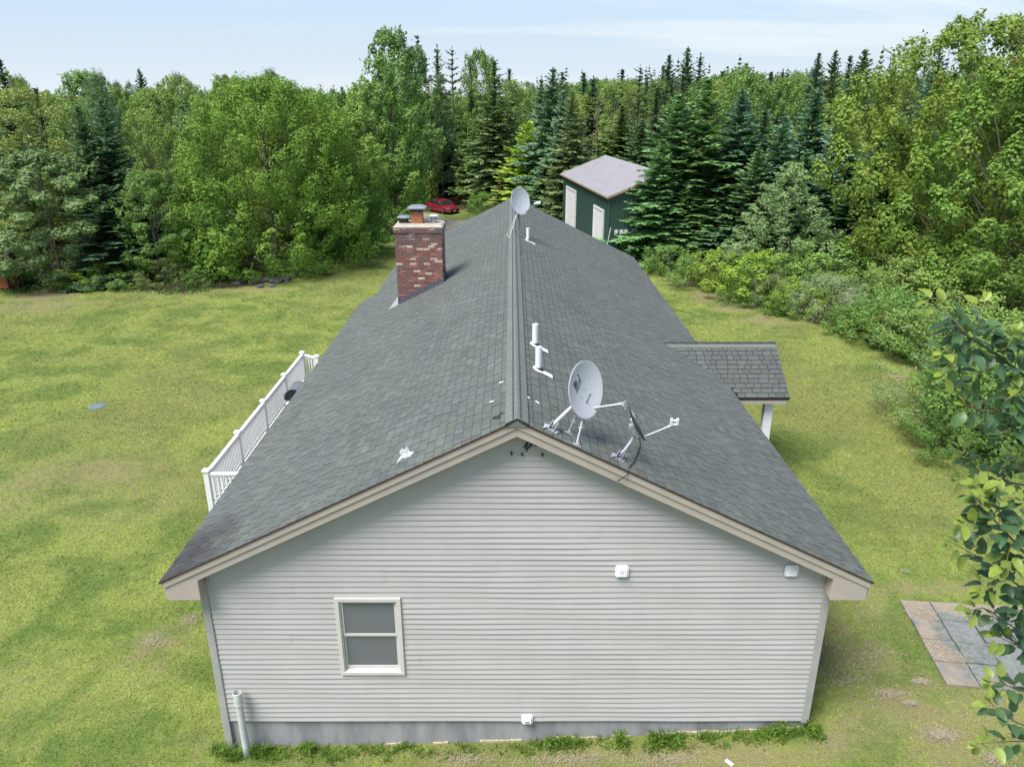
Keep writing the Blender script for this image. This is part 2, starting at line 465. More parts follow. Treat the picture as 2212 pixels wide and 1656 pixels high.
ins = inside(X.ravel(), Y.ravel()); ed = edge_dist(X.ravel(), Y.ravel())
lawn_w = np.clip(.5 + np.where(ins, ed, -ed)/2.4, 0, 1)
me = np_mesh('ground', V, F, M['ground'], point_attr={'dry': dry(X.ravel(), Y.ravel()), 'lawn': lawn_w}, smooth=True)
tag(link('ground', me), kind='structure', label='mown lawn around the house running into the forest floor')

# gravel drive
def strip(name, pts, width, m, lift, kind, seed=3):
    pts = [Vector((p[0], p[1], 0)) for p in pts]; dense = []
    for a, b_ in zip(pts[:-1], pts[1:]):
        n = max(2, int((b_ - a).length/.5))
        dense += [a.lerp(b_, i/n) for i in range(n)]
    dense.append(pts[-1])
    for _ in range(14):
        dense = [dense[0]] + [(dense[i-1] + dense[i]*2 + dense[i+1])/4 for i in range(1, len(dense)-1)] + [dense[-1]]
    rr = random.Random(seed); vs = []; na = 13
    for i, p in enumerate(dense):
        d = (dense[min(i+1, len(dense)-1)] - dense[max(i-1, 0)]).normalized(); s_ = Vector((d.y, -d.x, 0))
        wv = width*(1 + .12*math.sin(i*.35) + .07*rr.uniform(-1, 1))
        for j in range(na):
            q = p + s_*(j/(na-1) - .5)*wv; e = 1 if j in (0, na-1) else 0
            vs.append((q.x, q.y, gzs(q.x, q.y) + (-.05 if e else lift)))
    F_ = np.array([(i*na + j, (i+1)*na + j, (i+1)*na + j + 1, i*na + j + 1) for i in range(len(dense)-1) for j in range(na-1)])
    me = np_mesh(name, np.array(vs), F_, m, smooth=True)
    return tag(link(name, me), kind=kind, label='pale gravel drive leading past the red car to the house')
strip('driveway', [(-32, 92.5), (-18, 91.5), (-10.5, 88), (-6.4, 81), (-3.6, 73), (-1.2, 63), (1, 55), (2.8, 50), (3.6, 47)], 6.2, M['gravel'], .05, 'structure')

# ------------------------------------------------------------------ HOUSE
XR = .07; HALF = 5.5; ZR = 6.40; SL = .495; YF = 9.9; YB = 34.7; YW = 10.2; YWB = 34.4
XL, XRW = -4.96, 5.07; Y_JOG = 26.8; HALF_B = 5.0; ZSOF = 3.33; ZBASE = .64
def rz(x): return ZR - SL*abs(x - XR)
house = empty('house', (0.05, YW, gzs(0, YW)), 'long single-storey house with grey clapboard gable and green-grey shingle roof', 'house')
HL = wloc(house)

# walls behind the siding, with lapped side walls
mb = MB()
g0 = -.6
mb.prism([(XL, 10.26, .55), (XRW, 10.26, .55), (XRW, 10.26, rz(XRW) - .32), (XR, 10.26, ZR - .32), (XL, 10.26, rz(XL) - .32)], (0, YWB - 10.26, 0))
z = ZBASE
while z < ZSOF - .05:
    for xw, s_ in ((XL, -1), (XRW, 1)):
        o = [(xw + s_*.035, 10.3, z), (xw + s_*.035, YWB - .05, z), (xw + s_*.004, YWB - .05, z + .1016), (xw + s_*.004, 10.3, z + .1016)]
        mb.add(o, [(0, 1, 2, 3)]); mb.add([o[0], o[1], (xw, YWB - .05, z), (xw, 10.3, z)], [(0, 1, 2, 3)])
    z += .1016
mb.build('wall', M['siding'], house)
MB().box((XL + .02, 10.235, g0), (XRW - .02, YWB, ZBASE + .03)).build('foundation', M['concrete'], house)
# yellowed insulation foam at the foot of the foundation
rr = random.Random(4); x = -2.2
while x < 4.95:
    wd = rr.uniform(.18, .6)
    if rr.random() < .62:
        gzv = gzs(x + wd/2, 10.2)
        zt_ = gzv + .03 + rr.uniform(0, .03); xe = min(x + wd, 4.98); zz_ = [zt_ + rr.uniform(-.014, .014) for _ in range(4)]
        MB().prism([(x, 10.208, gzv - .1), (xe, 10.208, gzv - .1), (xe, 10.208, zz_[3])] + [(x + (xe - x)*t_, 10.208, zz_[j_]) for j_, t_ in ((2, .66), (1, .33), (0, 0.0))], (0, .027, 0)).build('insulation_edge', M['foam'], house)
    x += wd + .01

# window opening
WX0, WX1, WZ0, WZ1 = -2.85, -1.785, 1.654, 3.186
# clapboards, one by one
rr = random.Random(11); z = ZBASE; k = 0; seam_pair = None
def seg_board(x0, x1, x0t, x1t, z, y0):
    n = max(2, int((x1 - x0)/.45)); mb = MB(); vs = []
    for i in range(n + 1):
        t = i/n; xb = x0 + (x1 - x0)*t; xt = x0t + (x1t - x0t)*t
        dz = .0026*math.sin(xb*1.1 + z*3.1) + .002*math.sin(xb*2.7 + z*5.0)
        dzt = .0026*math.sin(xt*1.1 + (z + .1016)*3.1) + .002*math.sin(xt*2.7 + (z + .1016)*5.0)
        dy = .003*math.sin(xb*1.9 + z*7)
        yb = y0 - .015 + dy
        vs += [(xb, y0 + .03, z + dz + .002), (xb, yb, z + dz), (xb, yb - .001, z + dz + .012), (xt, y0 - .001, z + .1045 + dzt)]
    for i in range(n):
        a = i*4; c_ = a + 4
        mb.add([vs[a], vs[a+1], vs[a+2], vs[a+3], vs[c_], vs[c_+1], vs[c_+2], vs[c_+3]], [(0, 4, 5, 1), (1, 5, 6, 2), (2, 6, 7, 3)])
    return mb
zlim = lambda x: rz(x) - .30
while z < ZR - .34:
    zt = z + .1016
    # limits under the slope
    def span(zz):
        if zz <= zlim(XL): return XL + .095, XRW - .095
        hx = (ZR - .30 - zz)/SL
        return max(XL + .095, XR - hx), min(XRW - .095, XR + hx)
    a0, a1 = span(z); b0, b1 = span(min(zt, ZR - .305))
    if k % 2 == 0: seam_pair = sorted(rr.uniform(XL + 1.0, XRW - 1.0) for _ in range(1 if rr.random() < .75 else 0))
    cuts = [a0] + [s_ for s_ in seam_pair if a0 + .8 < s_ < a1 - .8] + [a1]
    for i, (p, q) in enumerate(zip(cuts[:-1], cuts[1:])):
        pt = b0 if i == 0 else p; qt = b1 if i == len(cuts) - 2 else q
        yo = YW + .003*(i % 2)
        pieces = [(p, q, pt, qt)]
        if z < WZ1 - .02 and zt > WZ0 + .02 and p < WX1 and q > WX0:
            pieces = []
            if p < WX0: pieces.append((p, WX0 + .01, pt, WX0 + .01))
            if q > WX1: pieces.append((WX1 - .01, q, WX1 - .01, qt))
        for (u0, u1, v0, v1) in pieces:
            if u1 - u0 < .05: continue
            seg_board(u0, u1, v0, v1, z, yo).build('siding_board', M['siding'], house)
    z = zt; k += 1

# corner boards
for s_, xw, zb in ((-1, XL, gzs(XL, 10.2) - .05), (1, XRW, ZBASE - .02)):
    x0, x1 = (xw - .02, xw + .10) if s_ < 0 else (xw - .10, xw + .02)
    m_ = MB(); m_.box((x0, YW - .035, zb), (x1, YW + .02, 3.34))
    xo = (xw - .022, xw + .0) if s_ < 0 else (xw, xw + .022)
    m_.box((xo[0], YW - .02, zb + .004), (xo[1], YW + .13, 3.338))
    m_.build('corner_board', M['trim_grey'], house, bevel=.004)

# gable end trim: drip edge, two cream rake boards, soffit
def rake(y0, y1, d0, d1, m_, name, x_end=HALF, zc=0.0):
    for s_ in (-1, 1):
        xe = XR + s_*x_end
        poly = [(XR, y0, ZR - d0 + zc), (xe, y0, ZR - SL*x_end - d0 + zc), (xe, y0, ZR - SL*x_end - d1 + zc), (XR, y0, ZR - d1 + zc)]
        if s_ > 0: poly = poly[::-1]
        MB().prism(poly, (0, y1 - y0, 0)).build(name, m_, house)
for yf, yb2 in ((YF, YW + .05),):
    rake(yf - .012, yf + .1, -.002, .020, M['brown'], 'drip_edge', HALF + .02)
    rake(yf + .004, yf + .030, 0.0205, .128, M['cream'], 'rake_board', HALF - .03)
    rake(yf + .026, yf + .055, .125, .262, M['cream'], 'rake_board', HALF - .14)
    rake(yf + .05, YW + .05, .242, .256, M['tan'], 'rake_soffit', HALF - .45)
rake(YB - .03, YB - .004, .036, .24, M['cream'], 'rake_board', HALF_B - .03)
# boxed eave returns
for s_ in (-1, 1):
    xo = XR + s_*(HALF - .05); xi = XL + .10 if s_ < 0 else XRW - .10
    zo = rz(xo) - .15; zi = rz(xi) - .26
    poly = [(xo, YF + .024, ZSOF), (xi, YF + .024, ZSOF), (xi, YF + .024, zi), (xo, YF + .024, zo + .06)]
    if s_ > 0: poly = poly[::-1]
    MB().prism(poly, (0, YW - YF - .002, 0)).build('eave_return', M['cream'], house, bevel=.004)
    # little trim block behind the return
    xb = xi + (.02 if s_ < 0 else -.06)
    MB().box((xb, YW - .05, zi - .20), (xb + .04, YW + .01, zi + .05)).build('trim_block', M['cream'], house)
    # soffit and fascia along the eave
    xf = XR + s_*HALF
    hb = HALF_B if s_ < 0 else HALF
    y_end = Y_JOG if s_ < 0 else YB
    MB().box((min(xf - s_*.03, XL if s_ < 0 else XRW), YW, ZSOF - .01), (max(xf - s_*.03, XL if s_ < 0 else XRW), y_end, ZSOF + .012)).build('soffit', M['tan'], house)
    xa = xf - s_*.05; xb2 = xf - s_*.012
    MB().box((min(xa, xb2), YF + .06, ZSOF + .02), (max(xa, xb2), y_end - .01, 3.655)).build('fascia', M['cream'], house)

# window: casing, sashes, panes
win = MB()
def frame(mb, x0, x1, z0, z1, w_, y0, y1, wb=None):
    wb = wb or w_
    mb.box((x0, y0, z1 - w_), (x1, y1, z1)); mb.box((x0, y0, z0), (x1, y1, z0 + wb))
    mb.box((x0, y0 + .001, z0 + wb), (x0 + w_, y1, z1 - w_)); mb.box((x1 - w_, y0 + .001, z0 + wb), (x1, y1, z1 - w_))
frame(win, WX0, WX1, WZ0, WZ1, .068, YW - .045, YW + .02)
winO = win.build('window', M['window_white'], house, bevel=.006)
mb = MB(); frame(mb, WX0 + .068, WX1 - .068, WZ0 + .068, WZ1 - .068, .018, YW - .02, YW + .055)
mb.build('jamb', M['window_white'], winO)
zm = (WZ0 + WZ1)/2 + .02
mb = MB(); frame(mb, WX0 + .088, WX1 - .088, zm - .02, WZ1 - .088, .032, YW + .004, YW + .03, .045); mb.build('sash', M['window_white'], winO, bevel=.004)
mb = MB(); frame(mb, WX0 + .088, WX1 - .088, WZ0 + .088, zm - .024, .032, YW + .028, YW + .052, .06); mb.build('sash', M['window_white'], winO, bevel=.004)
m_, nt, b = new_mat('screened_glass'); M['screen_glass'] = m_
tcn = nt.nodes.new('ShaderNodeTexCoord')
c = mix(nt, mrange(nt, noise(nt, 2.0, tcn.outputs['Object'], 3), .3, .7), (.125, .137, .165), (.135, .137, .148))
c = mix(nt, mrange(nt, noise(nt, 220, tcn.outputs['Object'], 1), .35, .65, 0, .5), c, (.18, .18, .185))
lk(nt, c, b.inputs['Base Color']); b.inputs['Roughness'].default_value = .16; b.inputs['Specular IOR Level'].default_value = .5
MB().box((WX0 + .115, YW + .014, zm + .02), (WX1 - .115, YW + .02, WZ1 - .115)).build('pane', M['screen_glass'], winO)
MB().box((WX0 + .115, YW + .037, WZ0 + .14), (WX1 - .115, YW + .043, zm - .05)).build('pane', M['screen_glass'], winO)

# vent hoods on the wall
def wall_vent(x, z, s_, kind):
    mb = MB(); y = YW - .028; h = s_/2; c_ = h*.72
    oct_ = [(x - h, y, z - c_), (x - c_, y, z - h), (x + c_, y, z - h), (x + h, y, z - c_), (x + h, y, z + c_), (x + c_, y, z + h), (x - c_, y, z + h), (x - h, y, z + c_)]
    mb.prism(oct_[::-1], (0, -.022, 0))
    o = mb.build('wall_vent', M['white'], house, bevel=.004)
    q = h*.68
    if kind == 'hood':
        MB().prism([(x - q, y - .02, z - q), (x - q, y - .085, z - q*.6), (x - q, y - .06, z + q*.75), (x - q, y - .02, z + q)], (2*q, 0, 0)).build('hood', M['white'], o, bevel=.006)
        MB().box((x - q*.55, y - .0905, z - q*.15), (x + q*.55, y - .075, z - q*.02)).build('slot', M['mesh_dark'], o)
    else:
        for i in range(4):
            zz = z - q + i*q*.5
            MB().prism([(x - q, y - .02, zz), (x - q, y - .05, zz + .005), (x - q, y - .022, zz + q*.48)], (2*q, 0, 0)).build('louver', M['white'], o)
        if kind == 'flap':
            MB().box((x - q*.12, y - .056, z - .004), (x + q*.12, y - .045, z + .012)).build('latch', M['mesh_dark'], o)
wall_vent(1.73, 3.70, .215, 'flap'); wall_vent(4.40, 3.71, .215, 'louver'); wall_vent(.26, .715, .20, 'hood')

# ---------------- roof deck and shingles
m_, nt, b = new_mat('asphalt_shingle'); M['shingle'] = m_
tv = attr(nt, 'tint'); oi = nt.nodes.new('ShaderNodeObjectInfo')
pos = wpos(nt)
base = mix(nt, tv.outputs['Fac'], (.108, .120, .104), (.101, .111, .111))
lum = attr(nt, 'lum').outputs['Fac']
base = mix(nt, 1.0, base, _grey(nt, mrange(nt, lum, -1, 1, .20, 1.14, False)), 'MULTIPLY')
big = mrange(nt, noise(nt, .5, pos, 4, .6, .4), .3, .7, .92, 1.08)
base = mix(nt, 1.0, base, _grey(nt, big), 'MULTIPLY')
gr = noise(nt, 160, pos, 2, .8)
base = mix(nt, mrange(nt, gr, .35, .7, 0, .6), base, mix(nt, .55, base, (.155, .165, .155)))
st = attr(nt, 'stain').outputs['Fac']
base = mix(nt, math2(nt, 'MULTIPLY', st, mrange(nt, noise(nt, 2.5, pos, 4), .3, .6, .5, 1)), base, (.032, .028, .034))
lk(nt, base, b.inputs['Base Color']); b.inputs['Roughness'].default_value = .88; b.inputs['Specular IOR Level'].default_value = .25
bp = nt.nodes.new('ShaderNodeBump'); bp.inputs['Strength'].default_value = .35; bp.inputs['Distance'].default_value = .004
lk(nt, gr, bp.inputs['Height']); lk(nt, bp.outputs[0], b.inputs['Normal'])
M['underlay'] = mat('roof_underlay', (.028, .029, .03), .95)

mb = MB()
def slab(mb, s_, half, y0, y1, th=.05, lift=0.0):
    x1 = XR + s_*half
    poly = [(XR, y0, ZR - .02 + lift), (x1, y0, rz(x1) - .02 + lift), (x1, y0, rz(x1) - .02 - th + lift), (XR, y0, ZR - .02 - th + lift)]
    if s_ > 0: poly = poly[::-1]
    mb.prism(poly, (0, y1 - y0, 0))
slab(mb, 1, HALF, YF + .034, YB); slab(mb, -1, HALF, YF + .034, Y_JOG); slab(mb, -1, HALF_B, Y_JOG - .001, YB)
roof = mb.build('roof', M['underlay'], house)
RL = wloc(roof)

CT = 1/math.sqrt(1 + SL*SL); ST = SL*CT; EXPO = .155
rr = random.Random(21)
# shingle outline in its own frame: a = along eave, b = up the slope, n = off the roof
def shingle_verts(w_, th, L=EXPO + .02, c_=.0065):
    e_ = EXPO - .016; te = th + (.003 - th)*e_/L
    return [(0, 0, -.02), (w_, 0, -.02), (c_, 0, th), (w_ - c_, 0, th), (c_, L, .003), (w_ - c_, L, .003), (0, L, -.02), (w_, L, -.02), (c_, e_, te), (w_ - c_, e_, te)]
SF = [(0, 1, 3, 2), (2, 3, 9, 8), (0, 2, 4, 6), (1, 7, 5, 3), (8, 9, 5, 4)]
class Slope:
    def __init__(s, o, a, b_): s.o = Vector(o); s.a = Vector(a); s.b = Vector(b_).normalized(); s.n = s.a.cross(s.b).normalized()
def layout(slope_len, y_len, hole=None):
    """(a, b, width, thickness, tint, lum) for every tab"""
    res = []; nrow = int(slope_len/EXPO) + 1
    for r in range(nrow):
        b0 = r*EXPO; a = -rr.uniform(0, .2); hi = rr.random() < .5
        clump = rr.uniform(.1, .6)
        while a < y_len:
            w_ = rr.choice([.13, .16, .19, .22, .26, .30])
            hi = not hi
            if rr.random() < .18: clump = rr.uniform(0, .9)
            a0 = max(a, 0); a1 = min(a + w_, y_len)
            if a1 - a0 > .02:
                th = .015 if hi else .010
                res.append((a0, b0, a1 - a0 - .004, th + rr.uniform(-.0015, .0015), min(1, max(0, clump + rr.gauss(0, .28))), min(1, max(0, rr.gauss(.57 if hi else .48, .16)))))
            a += w_
    return res
SLEN = HALF/CT
slopes = {  # right: a must give a x b = n pointing up
    1: Slope((XR + HALF + .012, YF - .01, ZR - SL*(HALF + .012)), (0, 1, 0), (-CT, 0, ST)),
    -1: Slope((XR - HALF - .012, YF - .01, ZR - SL*(HALF + .012)), (0, 1, 0), (CT, 0, ST))}
tabs = []
for s_ in (1, -1):
    S = slopes[s_]
    for t in layout(SLEN - .06, YB - YF + .02):
        a, b0, w_, th, tint, lum_ = t
        if s_ < 0 and a + YF > Y_JOG and b0 < (HALF - HALF_B)/CT - .01: continue
        if s_ < 0 and a + w_ + YF > Y_JOG and b0 < (HALF - HALF_B)/CT - .01:
            w_ = max(.03, Y_JOG - YF - a)
        p = S.o + S.a*(a + w_/2) + S.b*b0
        stain = 0.0
        if s_ < 0 and p.y < 11.7 and p.x < -4.2:
            stain = max(0, min(1, (-p.x - 4.25)/.7))*max(0, min(1, (11.6 - p.y)/.8))*.8
        tabs.append(((p - Vector((0, 0, CAM_Z))).length, s_, a, b0, w_, th, tint, lum_, stain))
tabs.sort(key=lambda t: t[0])
# chimney footprint and roof things stay on top of the shingles; nearest 300 tabs are parts, the rest is joined
variants = {}
def slope_matrix(S):
    n = S.n if S.n.z > 0 else -S.n
    return S.a, S.b, n
def tab_mesh(w_, th, tint, lum_, stain):
    key = (round(w_, 2), round(th, 3), round(tint*5), round(lum_*5), round(stain*4))
    if key in variants: return variants[key]
    me = bpy.data.meshes.new('shingle'); me.from_pydata(shingle_verts(key[0], key[1]), [], SF)
    me.materials.append(M['shingle'])
    for nme, v in (('tint', key[2]/5), ('lum', key[3]/5), ('stain', key[4]/4)):
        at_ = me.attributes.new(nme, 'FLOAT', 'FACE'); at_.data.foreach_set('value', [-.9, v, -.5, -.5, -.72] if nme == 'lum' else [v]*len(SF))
    variants[key] = me; return me
vs, fs, at_t, at_l, at_s = [], [], [], [], []
for i, (d, s_, a, b0, w_, th, tint, lum_, stain) in enumerate(tabs):
    S = slopes[s_]; A, B, N = slope_matrix(S)
    o3 = S.o + A*a + B*b0
    if i < 300:
        me = tab_mesh(w_, th, tint, lum_, stain)
        ob = link('shingle', me, roof)
        flip = A.cross(B).dot(N) < 0
        Mx = Matrix((A, B, N)).transposed().to_4x4()
        Mx.translation = o3 - RL
        ob.matrix_local = Mx
    else:
        k = len(vs)
        vs += [o3 + A*q[0] + B*q[1] + N*q[2] - RL for q in shingle_verts(w_, th)]
        fs += [tuple(k + j for j in f) for f in SF]
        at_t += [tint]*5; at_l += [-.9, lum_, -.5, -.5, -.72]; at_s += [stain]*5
me = np_mesh('shingles', np.array([tuple(v) for v in vs]), np.array(fs), M['shingle'], face_attr={'tint': at_t, 'lum': at_l, 'stain': at_s})
tag(link('shingles', me, roof), kind='stuff')

# ridge cap, laid in short overlapping pieces over a ridge vent
M['ridge'] = mat('ridge_shingle', (.178, .196, .178), .9, (.16, .177, .16), 3, (1, .3, 1), bump=.3, bscale=140)
mb = MB(); y = YF - .02; hw = .165
i = 0
while y < YB:
    y1 = min(y + .21, YB + .02)
    l0, l1 = .047, .044
    prof = lambda l: [(XR - hw, -hw*SL + l), (XR - .07, -.07*SL + l + .003), (XR, l - .004), (XR + .07, -.07*SL + l + .003), (XR + hw, -hw*SL + l)]
    p0 = prof(l0); p1 = prof(l1)
    vs = [(x, y, ZR + dz) for x, dz in p0] + [(x, y1, ZR + dz) for x, dz in p1] + [(XR - hw, y, ZR - hw*SL - .01), (XR + hw, y, ZR - hw*SL - .01), (XR - hw, y1, ZR - hw*SL - .01), (XR + hw, y1, ZR - hw*SL - .01)]
    fs = [(0, 1, 6, 5), (1, 2, 7, 6), (2, 3, 8, 7), (3, 4, 9, 8), (10, 0, 5, 12), (4, 11, 13, 9)]
    if i == 0: fs.append((0, 10, 11, 4, 3, 2, 1))
    mb.add(vs, fs); y += .20; i += 1
mb.build('ridge_cap', M['ridge'], house)
# dark open end of the ridge vent
mb = MB(); mb.prism([(XR - hw - .02, YF - .024, ZR - hw*SL - .028), (XR, YF - .024, ZR + .012), (XR + hw + .02, YF - .024, ZR - hw*SL - .028), (XR + hw, YF - .024, ZR - hw*SL + .03), (XR, YF - .024, ZR + .036), (XR - hw, YF - .024, ZR - hw*SL + .03)], (0, .02, 0))
mb.build('ridge_vent_end', M['black'], house)

# ---------------- porch roof over the side door
PX0, PX1 = 3.6, 7.14; PY0, PYR, PY1 = 18.2, 19.72, 21.24; PZE, PZR = 3.42, 4.38
mb = MB()
mb.prism([(PX0, PY0, PZE - .03), (PX0, PYR, PZR - .03), (PX0, PY1, PZE - .03), (PX0, PY1, PZE - .08), (PX0, PYR, PZR - .08), (PX0, PY0, PZE - .08)], (PX1 - PX0, 0, 0))
porch = mb.build('porch_roof', M['underlay'], house)
PSL = (PZR - PZE)/(PYR - PY0); pc = 1/math.sqrt(1 + PSL**2); plen = (PYR - PY0)/pc
vs, fs, at_t, at_l = [], [], [], []
for side in (0, 1):
    if side == 0: S = Slope((PX0, PY0 - .015, PZE - .01), (1, 0, 0), (0, pc, PSL*pc))
    else: S = Slope((PX0, PY1 + .015, PZE - .01), (1, 0, 0), (0, -pc, PSL*pc))
    A, B, N = slope_matrix(S)
    for (a, b0, w_, th, tint, lum_) in layout(plen, PX1 - PX0 + .02):
        o3 = S.o + A*a + B*b0; pm = o3 + A*(w_/2)
        if pm.x < XR + (ZR - pm.z)/SL - .35: continue
        k = len(vs)
        vs += [o3 + A*q[0] + B*q[1] + N*q[2] - wloc(porch) for q in shingle_verts(w_, th*1.15)]
        fs += [tuple(k + j for j in f) for f in SF]; at_t += [min(1, tint*.8 + .3)]*5; at_l += [-.9, lum_*.8 - .22, -.5, -.5, -.72]  # tabs darkened: weaker sun on the porch slope is put into their colour
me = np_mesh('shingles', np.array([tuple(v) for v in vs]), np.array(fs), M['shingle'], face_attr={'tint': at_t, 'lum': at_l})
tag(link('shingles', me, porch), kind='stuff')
mb = MB(); x = 4.15
while x < PX1:
    x1 = min(x + .3, PX1 + .02); l = .03
    mb.add([(x, PYR - .15, PZR - .15*PSL + l), (x, PYR, PZR + l), (x, PYR + .15, PZR - .15*PSL + l), (x1, PYR - .15, PZR - .15*PSL + l - .006), (x1, PYR, PZR + l - .006), (x1, PYR + .15, PZR - .15*PSL + l - .006),
            (x, PYR - .15, PZR - .15*PSL - .02), (x1, PYR - .15, PZR - .15*PSL - .02)], [(0, 1, 4, 3), (1, 2, 5, 4), (6, 0, 3, 7)])
    x += .295
mb.build('ridge_cap', M['ridge'], porch)
MB().box((5.52, PY0 - .005, PZE - .055), (PX1 + .02, PY0 + .02, PZE - .022)).build('drip_edge', M['brown'], porch)
mb = MB(); mb.box((5.55, PY0 + .012, PZE - .19), (PX1 - .05, PY0 + .05, PZE - .055)); mb.build('fascia', M['cream'], porch)
mb = MB(); mb.prism([(PX1 - .06, PY0 + .05, PZE - .18), (PX1 - .06, PYR, PZR - .10), (PX1 - .06, PY1 - .05, PZE - .18)], (.03, 0, 0)); mb.build('gable_panel', M['cream'], porch)
MB().box((5.6, PY0 + .06, PZE - .17), (PX1 - .07, PY1 - .06, PZE - .15)).build('porch_ceiling', M['tan'], porch)
for yy in (PY0 + .22, PY1 - .36):
    g = gzs(6.75, yy)
    MB().box((6.62, yy, g - .1), (6.84, yy + .2, PZE - .16)).build('porch_post', M['white'], house, bevel=.006)
g = gzs(6, 19.7)
MB().box((XRW + .03, PY0 + .1, g - .2), (7.0, PY1 - .1, g + .22)).build('porch_step', M['concrete'], house, bevel=.02)

# ---------------- chimney
CX0, CX1, CY0, CY1 = -3.50, -2.09, 22.8, 23.8
CZT = 6.98
m_, nt, b = new_mat('brick_face'); M['brick'] = m_
oi = nt.nodes.new('ShaderNodeObjectInfo'); tcn = nt.nodes.new('ShaderNodeTexCoord'); pos = wpos(nt)
rnd = oi.outputs['Color']
n_ = noise(nt, 14, pos, 4, .7)
c = mix(nt, mrange(nt, n_, .4, .7, 0, .55), rnd, mix(nt, .7, rnd, (.10, .075, .065)))
soot = math2(nt, 'MULTIPLY', mrange(nt, noise(nt, 2.2, pos, 5, .65), .45, .62), mrange(nt, noise(nt, .9, pos, 2), .3, .7, .2, .75))
c = mix(nt, soot, c, (.11, .09, .088))
lk(nt, c, b.inputs['Base Color']); b.inputs['Roughness'].default_value = .9
bp = nt.nodes.new('ShaderNodeBump'); bp.inputs['Strength'].default_value = .4; bp.inputs['Distance'].default_value = .006
lk(nt, n_, bp.inputs['Height']); lk(nt, bp.outputs[0], b.inputs['Normal'])

mb = MB(); mb.box((CX0 + .012, CY0 + .012, 4.4), (CX1 - .012, CY1 - .012, CZT - .005))
chim = mb.build('chimney', M['mortar'], house)
CHL = wloc(chim)
BH, BG = .0744, .011; BL = .213
rr = random.Random(5)
brick_cols = [(.22, .085, .066)]*7 + [(.27, .11, .08)]*5 + [(.18, .075, .062)]*5 + [(.12, .085, .085)]*3 + [(.25, .12, .08)]*2 + [(.47, .36, .29)]*4
def brick_mesh(lx, ly, lz):
    e = .004
    m2 = MB(); m2.box((0, 0, 0), (lx, ly, lz)); return m2.mesh('brick', M['brick'])
bm_cache = {}
def put_brick(x0, x1, y0, y1, z0, z1, col):
    key = (round(x1 - x0, 3), round(y1 - y0, 3), round(z1 - z0, 3))
    if key not in bm_cache: bm_cache[key] = brick_mesh(*key)
    o = link('brick', bm_cache[key], chim)
    o.location = Vector((x0, y0, z0)) - CHL; o.color = (*col, 1); return o
nb = 0; far = MB()
rows = int((CZT - 4.45)/BH)
for r in range(rows):
    z1 = CZT - r*BH; z0 = z1 - BH + BG
    out_ = .028 if r < 2 else 0.0
    x0f, x1f = CX0 - out_, CX1 + out_; y0f = CY0 - out_; y1f = CY1 + out_
    lowest = rz(CX0) - .05
    # front face
    x = x0f; first = True
    odd = r % 2
    while x < x1f - .02:
        L = (BL*.5 if odd else BL) if first else BL
        L *= rr.uniform(.93, 1.05); xe = min(x + L, x1f)
        if x1f - xe < .05: xe = x1f
        first = False
        if z1 > rz(min(xe, CX1)) - .02:
            col = rr.choice(brick_cols); k = rr.uniform(.85, 1.15)
            if r < 6: col = tuple(.55*q + .45*p for q, p in zip(col, (.11, .085, .085)))
            dy = rr.uniform(-.003, .004)
            put_brick(x, xe - BG*.9, y0f + dy, y0f + .09, z0, z1, tuple(c_*k*1.25 for c_ in col)); nb += 1
        x = xe
    # right-hand face
    if z1 > rz(CX1) - .02:
        y = y0f + .095; first = True
        while y < y1f - .02:
            L = (BL*.5 if not odd else BL) if first else BL; ye = min(y + L, y1f); first = False
            if y1f - ye < .05: ye = y1f
            col = rr.choice(brick_cols); k = rr.uniform(.85, 1.15)
            if nb < 298:
                put_brick(x1f - .09, x1f + rr.uniform(-.003, .003), y, ye - BG*.9, z0, z1, tuple(c_*k*1.25 for c_ in col)); nb += 1
            else:
                far.box((x1f - .09, y, z0), (x1f, ye - BG, z1))
            y = ye
    # the two faces turned away
    y = y0f + .095 + (0 if odd else .1)
    while y < y1f - .02:
        ye = min(y + BL, y1f); far.box((x0f, y, z0), (x0f + .09, ye - BG, z1)); y = ye
    x = x0f + .095 + (0 if odd else .1)
    while x < x1f - .1:
        xe = min(x + BL, x1f - .095); far.box((x, y1f - .09, z0), (xe - BG, y1f, z1)); x = xe
fo = far.build('bricks', M['brick'], chim); fo.color = (.21, .07, .05, 1); tag(fo, kind='stuff')
# crown with sloped, rounded edge
e = .045; zc = CZT
pb = [(CX0 - .035, CY0 - .035), (CX1 + .035, CY0 - .035), (CX1 + .035, CY1 + .035), (CX0 - .035, CY1 + .035)]
pt = [(CX0 + .03, CY0 + .04), (CX1 - .03, CY0 + .04), (CX1 - .03, CY1 - .04), (CX0 + .03, CY1 - .04)]
mb = MB(); mb.add([(x, y, zc + .002) for x, y in pb] + [(x, y, zc + .03) for x, y in pb] + [(x, y, zc + .085) for x, y in pt],
                  [(3, 2, 1, 0), (0, 1, 5, 4), (1, 2, 6, 5), (2, 3, 7, 6), (3, 0, 4, 7), (4, 5, 9, 8), (5, 6, 10, 9), (6, 7, 11, 10), (7, 4, 8, 11), (8, 9, 10, 11)])
mb.build('crown', M['mortar_cap'], chim, bevel=.02)
zc += .085; ymid = (CY0 + CY1)/2
